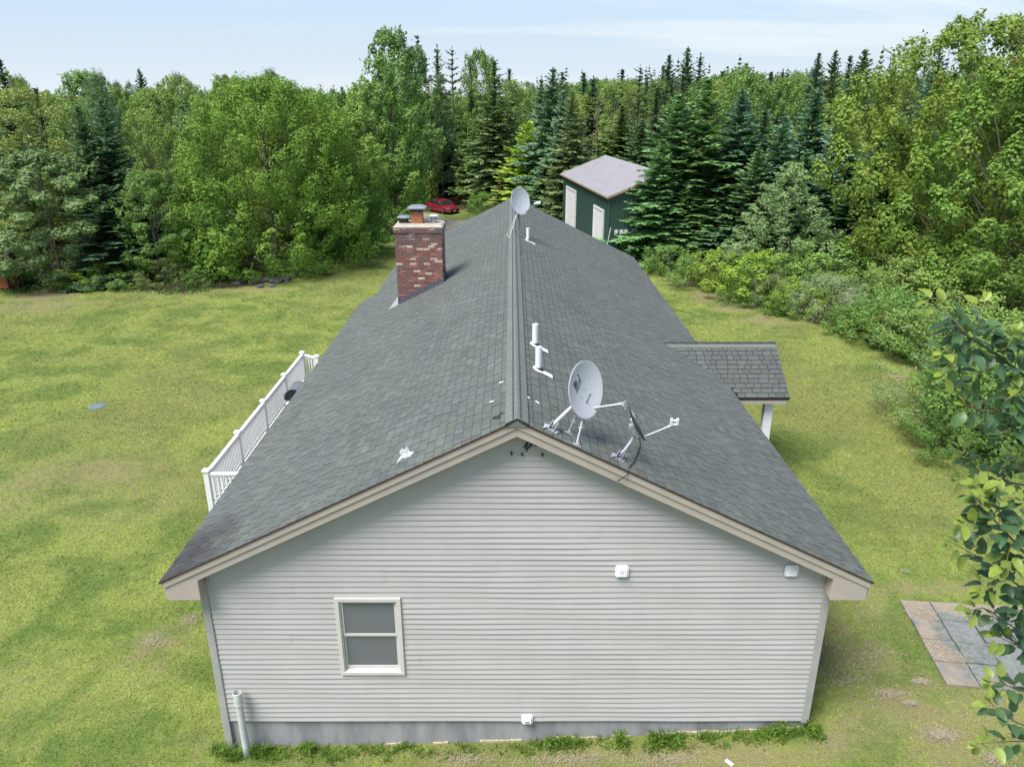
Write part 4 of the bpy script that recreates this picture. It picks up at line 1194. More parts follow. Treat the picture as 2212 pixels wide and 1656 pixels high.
for q in (0, 1):
    e0 = gp(-OV - .012, (-OV if q == 0 else GW + OV), ZE - .06); r0 = gp(-OV - .012, GW/2, ZGR - .01)
    mb = MB(); mb.obox((e0 + r0)/2 + Vector((0, 0, .02)), (r0 - e0)/2, U1*.01, Vector((0, 0, .075))); mb.build('rake_trim', M['garage_trim'], gar)
mb = MB(); a = gp(-OV, -OV - .012, ZE - .02); b = gp(GL + OV, -OV - .012, ZE - .02); mb.obox((a + b)/2, (b - a)/2, U2*.01, Vector((0, 0, .05))); mb.build('eave_trim', M['garage_trim'], gar)
for (s0, s1, h) in DOORS:
    mb = MB()
    for k in range(5):
        z0 = GG + .05 + k*(h - .05)/5
        mb.obox(gp((s0 + s1)/2, .105, z0 + (h - .05)/10), U1*((s1 - s0)/2 - .10), U2*.02, Vector((0, 0, (h - .05)/10 - .006)))
    dr_ = mb.build('garage_door', M['garage_door'], gar)
    for (a, b, z0, z1, nm) in ((s0 - .02, s0 + .10, GG, GG + h + .1, 'jamb'), (s1 - .10, s1 + .05, GG, GG + h + .1, 'jamb'), (s0 + .101, s1 - .101, GG + h - .01, GG + h + .1, 'head_trim')):
        mb = MB(); mb.obox(gp((a + b)/2, .085, (z0 + z1)/2), U1*((b - a)/2), U2*.05, Vector((0, 0, (z1 - z0)/2))); mb.build(nm, M['garage_door'], dr_)
for i, w_ in enumerate((.62, .95, 1.24)):
    mb = MB(); mb.obox(gp(.06, w_, GG + 1.95), U2*.115, U1*.06, Vector((0, 0, .15))); o = mb.build('electric_meter', M['meter'], gar, bevel=.01)
    mb = MB(); q = gp(.0, w_, GG + 1.98); mb.tube([q, q - U1*.06], .075, 14); mb.build('meter_dial', M['garage_door'], o)
mb = MB(); mb.obox(gp(.05, 1.78, GG + 1.85), U2*.17, U1*.07, Vector((0, 0, .33))); mb.build('breaker_box', M['meter'], gar, bevel=.01)
MB().tube([gp(.07, 1.24, GG + 1.8), gp(.07, 1.26, GG + 1.62), gp(.07, 1.4, GG + 1.58), gp(.07, 1.62, GG + 1.6)], .022, 6).build('conduit', M['meter'], gar, smooth=True)
q = gp(-.45, .0, GG); mb = MB(); mb.tube([q - Vector((0, 0, .3)), q + Vector((-.05, 0, 1.2)), q + Vector((.12, 0, 2.35))], .03, 8)
mb.build('drain_pipe', M['white_pipe'], gar, smooth=True)

# ------------------------------------------------------------------ red car
cxp, cyp, czp = gpt(957, 459)
car = empty('parked_car', (cxp, cyp, gzs(cxp, cyp) + .05), 'dark red four-door sedan parked on the gravel drive under the trees', 'car', rz=R(-51))
M['car_red'] = mat('car_paint', (.27, .012, .030), .22, (.24, .011, .026), 2, spec=.8)
M['car_glass'] = mat('car_glass', (.02, .026, .03), .08, spec=.9)
M['tyre'] = mat('tyre', (.018, .018, .018), .8); M['rim'] = mat('alloy', (.5, .5, .52), .3, metal=.6)
def loft(mb, secs, mi=0, close=True):
    k = len(secs[0]); vs = [p for s_ in secs for p in s_]
    fs = [(i*k + j, (i+1)*k + j, (i+1)*k + (j+1) % k, i*k + (j+1) % k) for i in range(len(secs) - 1) for j in range(k)]
    fs += [tuple(range(k))[::-1], tuple(range((len(secs)-1)*k, len(secs)*k))]
    return mb.add(vs, fs, mi)
def body_sec(x, hw, zb, zs, zt):
    pts = [(hw*.80, zb), (hw*.97, zb + .08), (hw, zs*.62 + zb*.38), (hw*.985, zs), (hw*.90, zs + (zt - zs)*.62), (hw*.55, zt), (0, zt + .012)]
    full = pts + [(-a, b) for a, b in pts[-2::-1]]
    return [(x, a, b) for a, b in full]
mb = MB()
loft(mb, [body_sec(*q) for q in ((-2.42, .60, .36, .72, .90), (-2.36, .78, .26, .80, .98), (-2.1, .88, .22, .86, 1.03), (-1.5, .915, .20, .90, 1.05), (-.8, .92, .18, .92, 1.02), (.2, .92, .18, .90, .99), (.95, .92, .18, .86, .97), (1.5, .91, .18, .78, .90), (2.0, .87, .19, .68, .80), (2.3, .76, .22, .60, .70), (2.42, .60, .28, .52, .60))])
body = mb.build('body', M['car_red'], car, local=True, smooth=True)
def cab(x, hw, zb, hw2, zt): return [(x, hw, zb), (x, hw*.97, (zb*.55 + zt*.45)), (x, hw2, zt), (x, -hw2, zt), (x, -hw*.97, (zb*.55 + zt*.45)), (x, -hw, zb)]
mb = MB()
loft(mb, [cab(-1.95, .70, .98, .60, 1.00), cab(-1.1, .84, .98, .64, 1.39), cab(-.3, .86, .96, .66, 1.435), cab(.25, .86, .95, .64, 1.40), cab(1.12, .80, .93, .66, .96)])
mb.build('glasshouse', M['car_glass'], car, local=True, smooth=False)
mb = MB()
loft(mb, [[(-1.28, .655, 1.345), (-1.28, -.655, 1.345), (-1.28, -.6, 1.36), (-1.28, .6, 1.36)], [(-1.0, .68, 1.41), (-1.0, -.68, 1.41), (-1.0, -.5, 1.435), (-1.0, .5, 1.435)],
          [(-.3, .70, 1.435), (-.3, -.70, 1.435), (-.3, -.5, 1.475), (-.3, .5, 1.475)], [(.25, .68, 1.40), (.25, -.68, 1.40), (.25, -.5, 1.435), (.25, .5, 1.435)], [(.36, .64, 1.37), (.36, -.64, 1.37), (.36, -.6, 1.385), (.36, .6, 1.385)]])
mb.build('roof', M['car_red'], car, local=True, smooth=True)
for s_ in (-1, 1):
    for (p0, p1) in (((.32, .665*s_, 1.385), (1.14, .81*s_, .955)), ((-1.2, .665*s_, 1.375), (-2.0, .72*s_, .995)), ((-.38, .70*s_, 1.42), (-.45, .885*s_, .97))):
        MB().tube([p0, p1], .035, 6).build('pillar', M['car_red'], car, local=True)
    mb = MB(); mb.obox((.72, .96*s_, .99), (.09, 0, 0), (0, .07, 0), (0, 0, .06)); mb.build('mirror', M['car_red'], car, local=True, bevel=.02)
    mb = MB(); mb.obox((2.16, .70*s_, .64), (.16, .03*-s_, -.03), (-.02, .13*s_*s_, 0), (.0, 0, .055)); mb.build('headlight', M['galv'], car, local=True, bevel=.02)
    mb = MB(); mb.obox((2.33, .62*s_, .36), (.05, 0, 0), (0, .10, 0), (0, 0, .04)); mb.build('fog_light', M['white_pipe'], car, local=True)
    mb = MB(); mb.obox((-2.34, .66*s_, .82), (.07, 0, 0), (0, .13, 0), (0, 0, .06)); mb.build('tail_light', M['rust'], car, local=True)
    for xq in (-.62, .28):
        MB().obox((xq - .30, .925*s_, .86), (.10, 0, 0), (0, .015, 0), (0, 0, .016)).build('door_handle', M['galv'], car, local=True)
    mb = MB(); mb.obox((-.1, .915*s_, .235), (1.1, 0, 0), (0, .02, 0), (0, 0, .03)); mb.build('sill', M['car_red'], car, local=True)
    for xq in (-1.42, 1.40):
        st = .25 if xq > 0 else 0
        T = Matrix.Translation((xq, .83*s_, .33)) @ Matrix.Rotation(-st, 4, 'Z') @ Matrix.Rotation(R(90), 4, 'X')
        mb = MB(); mb.lathe([(.20, -.115), (.31, -.115), (.335, -.08), (.335, .08), (.31, .115), (.20, .115)], T, 24)
        wh = mb.build('wheel', M['tyre'], car, local=True, smooth=True)
        mb = MB(); mb.lathe([(.215, -.105), (.215, .105)], T, 20)
        for k in range(5):
            t = 2*math.pi*k/5
            for q in (-1, 1): mb.obox(T @ Vector((.11*math.cos(t), .11*math.sin(t), .112*q)), T.to_3x3() @ Vector((.10*math.cos(t), .10*math.sin(t), 0)), T.to_3x3() @ Vector((-.03*math.sin(t), .03*math.cos(t), 0)), T.to_3x3() @ Vector((0, 0, .012)))
        mb.build('rim', M['rim'], wh, local=True)
mb = MB(); mb.obox((2.40, 0, .50), (.035, 0, 0), (0, .52, 0), (0, 0, .075)); mb.build('grille', M['black'], car, local=True, bevel=.02)
mb = MB(); mb.obox((2.40, 0, .33), (.05, 0, 0), (0, .46, 0), (0, 0, .09)); mb.build('lower_grille', M['black'], car, local=True)
MB().obox((2.45, 0, .42), (.012, 0, 0), (0, .16, 0), (0, 0, .08)).build('number_plate', M['white_pipe'], car, local=True)

# ------------------------------------------------------------------ paver pad
P0 = Vector((7.95, 11.08, 0)); V2 = Vector((.35, 2.52, 0)).normalized(); V1 = Vector((V2.y, -V2.x, 0))
m_, nt, b = new_mat('paver_stone'); M['paver'] = m_
oi = nt.nodes.new('ShaderNodeObjectInfo'); pos = wpos(nt)
sv = nt.nodes.new('ShaderNodeSeparateColor'); lk(nt, oi.outputs['Color'], sv.inputs[0])
nz = noise(nt, 3.0, pos, 5, .65); fz = noise(nt, 40, scaled(nt, pos, 1, .35, 1), 3, .7)
stone = mix(nt, mrange(nt, noise(nt, 9, pos, 6, .8), .36, .64), (.090, .112, .100), (.190, .200, .185))
stone = mix(nt, sv.outputs[1], stone, (.22, .21, .21))
rel = nt.nodes.new('ShaderNodeVectorMath'); rel.operation = 'SUBTRACT'; lk(nt, pos, rel.inputs[0]); rel.inputs[1].default_value = (P0.x, P0.y, 0)
def along(v):
    n = nt.nodes.new('ShaderNodeVectorMath'); n.operation = 'DOT_PRODUCT'; lk(nt, rel.outputs[0], n.inputs[0]); n.inputs[1].default_value = tuple(v); return n.outputs['Value']
q1, q2 = along(V1), along(V2)
heap = math2(nt, 'MAXIMUM', mrange(nt, q2, 1.75, 2.35, 0, .62), math2(nt, 'MAXIMUM', mrange(nt, q1, .75, .2, 0, .60), mrange(nt, q2, .42, .08, 0, .38)))   # drifted straw along the far, left and near edges
mask = math2(nt, 'ADD', heap, math2(nt, 'ADD', math2(nt, 'MULTIPLY', math2(nt, 'SUBTRACT', nz, .5), 1.3), math2(nt, 'MULTIPLY', math2(nt, 'SUBTRACT', fz, .5), .8)))
stone = mix(nt, mrange(nt, mask, .30, .62), stone, mix(nt, mrange(nt, fz, .35, .65), (.30, .245, .19), (.21, .175, .135)))
lk(nt, stone, b.inputs['Base Color']); b.inputs['Roughness'].default_value = .92
bp = nt.nodes.new('ShaderNodeBump'); bp.inputs['Strength'].default_value = .5; bp.inputs['Distance'].default_value = .01
lk(nt, fz, bp.inputs['Height']); lk(nt, bp.outputs[0], b.inputs['Normal'])
pg = gzs(9.3, 12.3)
pad = empty('paver_patio', (9.3, 12.3, pg), 'square pad of weathered green-grey pavers half covered in dry straw', 'patio')
rr = random.Random(9); PS = .60
straw_amt = {(0, 3): .75, (1, 3): .45, (2, 3): .72, (3, 3): .7, (4, 3): .6, (0, 2): .62, (1, 2): .25, (2, 2): .12, (3, 2): .2, (0, 1): .72, (1, 1): .12, (2, 1): .10, (3, 1): .15, (0, 0): .40, (1, 0): .5, (2, 0): .45, (3, 0): .4}
for j in range(4):
    for i in range(5):
        c0 = P0 + V1*((i + .5)*PS) + V2*((j + .5)*.64)
        zt = gzs(c0.x, c0.y) + .05 + rr.uniform(-.012, .015); tx, ty = rr.uniform(-.022, .022), rr.uniform(-.022, .022)
        hx, hy = PS/2 - .008 - rr.uniform(0, .006), .32 - .008 - rr.uniform(0, .006)
        ang = rr.uniform(-.012, .012); a1 = V1*math.cos(ang) + V2*math.sin(ang); a2 = V2*math.cos(ang) - V1*math.sin(ang)
        mb = MB(); mb.obox((c0.x, c0.y, zt - .03), (a1 + Vector((0, 0, tx)))*hx, (a2 + Vector((0, 0, ty)))*hy, (0, 0, .03))
        o = mb.build('paver', M['paver'], pad, bevel=.006)
        o.color = (straw_amt.get((i, j), .3), 1.0 if (i, j) in ((0, 3),) else rr.uniform(0, .35), 0, 1)

# ------------------------------------------------------------------ small things in the yard
x, y, g = gpt(210, 877)
mb = MB(); T = Matrix.Translation((x, y, g)); mb.lathe([(.30, -.05), (.30, .016), (.285, .024), (.05, .028)], T, 28)
for k in range(6): mb.obox((x + .2*math.cos(k*1.047), y + .2*math.sin(k*1.047), g + .028), (.02, 0, 0), (0, .02, 0), (0, 0, .006))
ground_thing(mb, 'septic_lid', M['lid'], (x, y, g), 'round blue-green septic cover set in the left lawn', 'lid', smooth=True)

# orange slatted shelter at the edge of the wood
sx, sy, g = gpt(6, 627)
sh = empty('garden_shelter', (sx - .3, sy, g), 'orange slatted garden shelter with dark posts and grey roof at the wood edge', 'shelter')
for (dx, dy) in ((.42, 0), (-1.1, 0), (.42, 1.0), (-1.1, 1.0)):
    MB().box((sx + dx - .05, sy + dy - .05, g - .1), (sx + dx + .05, sy + dy + .05, g + 1.75)).build('post', M['dark_wood'], sh)
for k in range(5):
    z0 = g + .12 + k*.175
    MB().box((sx - 1.04, sy - .03, z0), (sx + .36, sy + .0, z0 + .155)).build('slat', M['orange'], sh)
    MB().box((sx + .40, sy + .06, z0), (sx + .43, sy + .94, z0 + .155)).build('slat', M['orange'], sh)
MB().box((sx - 1.1, sy - .06, g + 1.0), (sx + .46, sy + .02, g + 1.06)).build('top_rail', M['dark_wood'], sh)
mb = MB(); mb.prism([(sx - 1.35, sy - .3, g + 1.62), (sx + .62, sy - .3, g + 1.62), (sx + .62, sy + .5, g + 2.12), (sx - 1.35, sy + .5, g + 2.12)], (0, 0, .05)); mb.prism([(sx - 1.35, sy + .5, g + 2.12), (sx + .62, sy + .5, g + 2.12), (sx + .62, sy + 1.3, g + 1.62), (sx - 1.35, sy + 1.3, g + 1.62)], (0, 0, .05)); mb.build('roof', M['slate'], sh)
mb = MB(); mb.lathe([(.12, 0), (.17, .1), (.16, .25), (.1, .3)], Matrix.Translation((sx - .1, sy + .35, g + 1.0)), 12); mb.build('bucket', M['white'], sh, smooth=True)

# white sheets lying among the shrubs
u, f, k = ray(1868, 641); D = 36.6; t = D/f; wx, wz = u*t, CAM_Z + k*t
g = gzs(wx, D)
mb = MB(); nseg = 26
for i in range(nseg):
    x0 = wx - 1.15 + i*.092; z0 = wz + .10 - .012*i; dz = .022*(i % 2)
    mb.obox((x0, D + .2, z0 + dz), (.048, 0, -.006), (0, .62, .22), (0, 0, .006))
mb.box((wx - 1.0, D - .1, g - .05), (wx - .9, D + .6, wz - .06)); mb.box((wx + .8, D - .1, g - .05), (wx + .9, D + .6, wz - .2))
ground_thing(mb, 'corrugated_sheet', M['tarp'], (wx, D, g), 'white corrugated sheet lying half hidden among the shrubs', 'metal sheet')
u, f, k = ray(1893, 636); t = 37.1/f
mb = MB(); q = Vector((u*t, 37.15, CAM_Z + k*t)); mb.tube([q + Vector((-.16, 0, .02)), q + Vector((.16, 0, -.02))], [.12, .14], 12); mb.box((q.x - .14, q.y - .1, gzs(q.x, q.y) - .05), (q.x + .14, q.y + .1, q.z))
ground_thing(mb, 'rusty_drum', M['rust'], (q.x, q.y, gzs(q.x, q.y)), 'rust brown metal drum behind the white sheet among shrubs', 'drum', smooth=True)

# stones under the big tree
rr = random.Random(14)
def rock_mesh(r, seed):
    import bmesh
    bm = bmesh.new(); bmesh.ops.create_icosphere(bm, subdivisions=2, radius=r); rq = random.Random(seed)
    ax = Vector((rq.uniform(-1, 1), rq.uniform(-1, 1), rq.uniform(-1, 1)))
    for v in bm.verts:
        d = v.co.normalized(); f_ = 1 + .25*math.sin(d.x*4 + seed) * math.cos(d.y*5 + seed*2) + .15*math.sin(d.z*7 + seed)
        v.co = Vector((v.co.x*f_*1.3, v.co.y*f_, v.co.z*f_*.62))
        for q in range(4):
            n_ = Vector((math.sin(seed + q*2), math.cos(seed*1.7 + q), math.sin(q*3 + .5)*.7)).normalized()
            e_ = v.co.dot(n_) - r*.78
            if e_ > 0: v.co -= n_*e_
    me = bpy.data.meshes.new('rock'); bm.to_mesh(me); bm.free(); me.materials.append(M['rock']); return me
for i, (px, py, r_) in enumerate(((530, 605, .45), (552, 612, .5), (575, 608, .42), (598, 610, .5), (515, 612, .35), (618, 606, .38), (563, 620, .28), (588, 619, .25))):
    x, y, g = gpt(px, py); o = link('rock', rock_mesh(r_, i + 3)); o.location = (x, y, g + r_*.02); o.rotation_euler = (0, 0, i*1.3)
    tag(o, 'grey fieldstone in the pile under the big bushy tree', 'rock', 'fieldstones piled under the bushy tree')
# scraps and turf clods
for (px, py, s_, lab, m_) in ((1575, 1649, .055, 'small white plastic scrap lying before the front wall', 'white'), (436, 1286, .045, 'tiny white scrap on the lawn left of the house corner', 'white'),
                              (1858, 1240, .06, 'pale stone half sunk in the right lawn', 'rock')):
    x, y, g = gpt(px, py); mb = MB(); mb.obox((0, 0, s_*.3), (s_*.4, s_*.3, 0), (-s_*.8, s_, 0), (0, 0, s_*.25))
    o = link('scrap' if m_ == 'white' else 'stone', mb.mesh('scrap', M[m_])); o.location = (x, y, g + .01); tag(o, lab, 'scrap' if m_ == 'white' else 'stone')
# ------------------------------------------------------------------ foliage material: species colour comes from the object, leaf-to-leaf variety from the faces
def foliage_mat(name, trans=.32, rough=.6):
    m = bpy.data.materials.new(name); m.use_nodes = True; nt = m.node_tree; nt.nodes.clear()
    out = nt.nodes.new('ShaderNodeOutputMaterial'); oi = nt.nodes.new('ShaderNodeObjectInfo')
    tv = attr(nt, 'tint').outputs['Fac']
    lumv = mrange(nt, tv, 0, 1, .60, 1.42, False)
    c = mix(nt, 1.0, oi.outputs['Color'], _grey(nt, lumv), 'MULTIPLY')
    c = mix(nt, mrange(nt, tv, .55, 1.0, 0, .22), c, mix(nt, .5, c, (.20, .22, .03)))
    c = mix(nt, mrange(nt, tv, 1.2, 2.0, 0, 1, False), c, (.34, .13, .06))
    n_ = noise(nt, .35, wpos(nt), 3, .6)
    c = mix(nt, 1.0, c, _grey(nt, mrange(nt, n_, .3, .7, .88, 1.12)), 'MULTIPLY')
    d = nt.nodes.new('ShaderNodeBsdfPrincipled'); d.inputs['Roughness'].default_value = rough; d.inputs['Specular IOR Level'].default_value = .25
    lk(nt, c, d.inputs['Base Color'])
    t = nt.nodes.new('ShaderNodeBsdfTranslucent'); lk(nt, mix(nt, .35, c, (.20, .26, .03)), t.inputs['Color'])
    ms = nt.nodes.new('ShaderNodeMixShader'); ms.inputs[0].default_value = trans
    lk(nt, d.outputs[0], ms.inputs[1]); lk(nt, t.outputs[0], ms.inputs[2]); lk(nt, ms.outputs[0], out.inputs['Surface'])
    return m
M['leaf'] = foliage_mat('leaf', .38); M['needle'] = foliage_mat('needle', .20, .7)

def norm(v): return v/(np.linalg.norm(v, axis=-1, keepdims=True) + 1e-9)

def cards(P, A, B, tint, name, m, fold=0.0):
    """rhombic leaf faces: centre P, half axes A (length) and B (width)"""
    n = len(P); V = np.empty((n, 4, 3))
    V[:, 0] = P - A; V[:, 1] = P + B - A*.15; V[:, 2] = P + A; V[:, 3] = P - B - A*.15
    return np_mesh(name, V.reshape(-1, 3), np.arange(4*n).reshape(n, 4), m, face_attr={'tint': tint})

def conifer_cards(h, r, seed, step=.34, nb=8, spray=.17, power=.85, droop=-16, tip_el=38, wid=.060, bare=.04, gap=0.0, rag=.2):
    rng = np.random.default_rng(seed); Ps, As, Bs, Ts = [], [], [], []; limbs = []
    z = bare*h
    while z < h*.985:
        f = z/h; L0 = r*(1 - f)**power*(1 if f > .12 else .75 + 2*f)
        az0 = rng.uniform(0, 6.28); n = max(4, int(nb*(.55 + .55*(1 - f))))
        for k in range(n):
            if rng.random() < gap: continue
            az = az0 + 6.283*k/n + rng.normal(0, .18); L = max(.12, L0*(1 + .13*math.sin(az*2 + seed) + .10*math.sin(az + z*1.3 + seed*2))*rng.uniform(1 - rag*1.6, 1 + rag*.7)); el = R(droop + (tip_el - droop)*f**1.3 + rng.normal(0, 7))
            d = np.array([math.cos(az)*math.cos(el), math.sin(az)*math.cos(el), math.sin(el)]); side = np.array([-math.sin(az), math.cos(az), 0])
            base = np.array([0, 0, z + rng.normal(0, .05)])
            ns = max(2, int(L/spray)); s = np.linspace(.12 if L > .8 else .05, 1, ns)
            pts = base + d*(s*L)[:, None] + np.array([0, 0, 1])*(.13*L*s**2.2 - .05*L*s)[:, None]
            limbs.append((base, pts[-1]))
            for q in (-1, 1):
                tl = (.36*L*(1.06 - s)**.55 + .12)*rng.uniform(.75, 1.2, ns)
                ang = rng.uniform(.7, 1.05, ns)
                a = d*np.cos(ang)[:, None] + side*q*np.sin(ang)[:, None]; a[:, 2] += rng.normal(-.02, .16, ns); a = norm(a)
                b = norm(np.cross(a, np.array([0, 0, 1]) + rng.normal(0, .38, (ns, 3))))
                Ps.append(pts + a*(tl*.5)[:, None]); As.append(a*(tl*.55)[:, None]); Bs.append(b*(wid*(.7 + .5*tl/.4)*rng.uniform(.8, 1.3, ns))[:, None])
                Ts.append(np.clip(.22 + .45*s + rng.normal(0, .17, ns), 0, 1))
            for q in (-1, 1):      # shorter twigs rolled above and below the bough
                tl = (.26*L*(1.02 - s)**.8 + .10)*rng.uniform(.7, 1.2, ns); roll = rng.uniform(-.2, 1.1, ns); ang = rng.uniform(.5, .95, ns)
                rd = side*q*np.cos(roll)[:, None] + np.array([0, 0, 1])*np.sin(roll)[:, None]
                a = norm(d*np.cos(ang)[:, None] + rd*np.sin(ang)[:, None]); b = norm(np.cross(a, rng.normal(0, .6, (ns, 3)) + np.array([0, 0, .7]) + d*-.3))
                Ps.append(pts + a*(tl*.5)[:, None]); As.append(a*(tl*.55)[:, None]); Bs.append(b*(wid*.9*rng.uniform(.8, 1.3, ns))[:, None])
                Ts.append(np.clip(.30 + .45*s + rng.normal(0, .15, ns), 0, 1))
            # spray along the limb itself
            a = np.repeat(d[None], ns, 0) + rng.normal(0, .15, (ns, 3)); a = norm(a); b = norm(np.cross(a, np.array([0, 0, 1]) + rng.normal(0, .4, (ns, 3))))
            Ps.append(pts); As.append(a*.15); Bs.append(b*wid*1.1); Ts.append(np.clip(.3 + .5*s + rng.normal(0, .15, ns), 0, 1))
        z += step*rng.uniform(.75, 1.2)*(1 if f < .8 else .7)
    n = 8; t = np.linspace(0, 6.28, n); a = np.stack([np.cos(t)*.3, np.sin(t)*.3, np.full(n, 1.)], 1)
    Ps.append(np.array([0, 0, h - .15]) + a*.05); As.append(norm(a)*.22); Bs.append(norm(np.cross(a, [1, .3, 0]))*.035); Ts.append(np.full(n, .8))
    return np.concatenate(Ps), np.concatenate(As), np.concatenate(Bs), np.concatenate(Ts), limbs

def prof_round(f): return np.clip(np.sin(np.pi*np.clip(f, 0, 1)**.72), 0, 1)**.62
def prof_cone(f): return np.clip(1.02 - f, 0, 1)**.75*np.clip(f/.14 + .45, 0, 1)
def prof_dome(f): return np.clip(1 - np.clip(f, 0, 1)**3.2, 0, 1)**.55*np.clip(f/.12 + .62, 0, 1)
def prof_up(f): return np.clip(np.sin(np.pi*np.clip(f*.93 + .05, 0, 1)**.85), 0, 1)**.55

def broad_cards(h, w, seed, K=120, N=60, leaf=.16, cb=.10, prof=prof_round, clump=.115, up=.45, elong=1.25, shoot=.3, red=0.0, jit=.12, narrow=.45, flat=1.0, tangent=1.0, taper=.30, hollow=1.0):
    """a crown of many leafy sprays: each spray is a pointed tuft of leaves that lie along its surface, with open gaps between the tufts"""
    rng = np.random.default_rng(seed); Ps, As, Bs, Ts = [], [], [], []; limbs = []
    golden = 2.39996; Z1 = np.array([0, 0, 1.])
    for k in range(K):
        f = float(np.clip((k + .5)/K + rng.normal(0, .025), 0, 1))
        inner = rng.random() < .22
        az = golden*k + rng.normal(0, .3); rr_ = float(prof(f))*(w/2)*(rng.uniform(.35, .75) if inner else rng.uniform(.78, 1.02 + jit))
        lob = math.sin(az*2 + seed) + math.sin(f*9 + az*3 + seed*1.7) + .7*math.sin(f*17 - az*2 + seed)
        rr_ *= 1.0 if lob > -.35 else max(.55, 1 + .30*hollow*(lob + .35))      # limbs and hollows
        rc = w*clump*rng.uniform(.6, 1.35)*(1 - taper*f)
        c = np.array([rr_*math.cos(az), rr_*math.sin(az), h*(cb + (1 - cb)*f)]); c[2] = min(c[2], h - rc*elong*.7)
        out = norm(np.array([math.cos(az)*rr_, math.sin(az)*rr_, (c[2] - h*.42)*.5])[None])[0]
        limbs.append((np.array([0, 0, max(.1*h, c[2]*.62 - .2)]), c))
        axis = norm((out*.6 + Z1*up + rng.normal(0, .15, 3))[None])[0]
        n = int(1.35*N*rng.uniform(.8, 1.2)*(rc/(w*clump))**1.6) + 8
        q = norm(rng.normal(0, 1, (n, 3))); t = q @ axis
        q = q[(q @ out) > -.45]; n = len(q); t = q @ axis
        rad = 1 - np.abs(rng.normal(0, .16, n)) + .22*(rng.random(n) < .12)
        perp = q - axis*t[:, None]
        s_ = np.where(t > 0, 1 - .40*t, 1.0)
        pos = (perp*s_[:, None] + axis*(t*elong)[:, None])*rad[:, None]; pos[:, 2] *= flat
        p = c + pos*rc
        nn = norm(perp*.9 + axis*(t*.6)[:, None] + Z1*.45 + out*.15 + rng.normal(0, .30, (n, 3))/tangent)
        a = axis*.8 + rng.normal(0, .55, (n, 3)); a = norm(a - nn*(a*nn).sum(1, keepdims=True))
        b = norm(np.cross(nn, a)); l = leaf*rng.uniform(.6, 1.3, n)
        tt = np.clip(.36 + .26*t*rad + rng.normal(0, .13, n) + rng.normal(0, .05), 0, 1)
        if red > 0:
            mk = (rng.random(n) < red*(1 + 5*(rng.random() < .22))) & (t > .45); tt = np.where(mk, rng.uniform(1.2, 2.0, n), tt)
        Ps.append(p); As.append(a*(l*.5)[:, None]); Bs.append(b*(l*.5*narrow)[:, None]); Ts.append(tt)
        m_ = int(shoot*5*rng.uniform(.3, 1.3))
        for _ in range(m_):          # young shoots that break the outline
            d = norm((axis + rng.normal(0, .42, 3))[None])[0]; ns = 9; s2 = np.linspace(.7, 1.30 + .28*elong*rng.uniform(.6, 1.2), ns)
            pp = c + d*(s2*rc)[:, None] + rng.normal(0, leaf*.28, (ns, 3)); a = norm(d + rng.normal(0, .55, (ns, 3))); b = norm(np.cross(a, rng.normal(0, .7, (ns, 3)) + [0, 0, .8]))
            Ps.append(pp); As.append(a*leaf*.5); Bs.append(b*leaf*.5*narrow)
            Ts.append(np.clip(.62 + rng.normal(0, .13, ns), 0, 1) if not (red and rng.random() < red*4) else rng.uniform(1.2, 1.9, ns))
    return np.concatenate(Ps), np.concatenate(As), np.concatenate(Bs), np.concatenate(Ts), limbs

def trunk_mesh(h, r, limbs, m, seed, n_limbs=24, frac=.93, lr=.02, stems=1):
    rng = random.Random(seed); mb = MB()
    for s_ in range(stems):
        ox, oy = (0, 0) if stems == 1 else (rng.uniform(-.25, .25), rng.uniform(-.25, .25)); lean = (0, 0) if stems == 1 else (ox*3, oy*3)
        k = 7; pts = [(ox + lean[0]*i/(k-1) + (rng.uniform(-1, 1)*.04*h*.1 if i else 0), oy + lean[1]*i/(k-1) + (rng.uniform(-1, 1)*.04*h*.1 if i else 0), -.3 + (h*frac + .3)*i/(k-1)) for i in range(k)]
        mb.tube(pts, [r*(1.25 if i == 0 else 1 - .88*i/(k-1)) for i in range(k)], 8)
    pick = limbs if len(limbs) <= n_limbs else rng.sample(limbs, n_limbs)
    for (a, c) in pick:
        a = Vector(a); c = Vector(c); mid = a.lerp(c, .5) + Vector((0, 0, (c - a).length*.07))
        rr_ = max(.010, lr*(c - a).length*.36)
        mb.tube([a, mid, c], [rr_, rr_*.65, rr_*.25], 5, cap=False)
    return mb.mesh('trunk', m, smooth=True)

PROTO = {}
def add_proto(kind, crown, trunk, h, w_): PROTO.setdefault(kind, []).append((crown, trunk, h, w_))
def conifer(kind, n, h, r, m_bark, **kw):
    for i in range(n):
        P, A, B, T, limbs = conifer_cards(h, r, 100 + 17*i + len(kind)*31, **kw)
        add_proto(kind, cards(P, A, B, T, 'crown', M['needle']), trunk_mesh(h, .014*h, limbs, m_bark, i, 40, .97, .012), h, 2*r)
def broad(kind, n, h, w_, m_bark, rt=.012, stems=1, nl=16, mleaf='leaf', **kw):
    for i in range(n):
        P, A, B, T, limbs = broad_cards(h, w_, 500 + 23*i + len(kind)*37, **kw)
        add_proto(kind, cards(P, A, B, T, 'crown', M[mleaf]), trunk_mesh(h, rt*h, limbs, m_bark, i, nl, .86, .022, stems), h, w_)

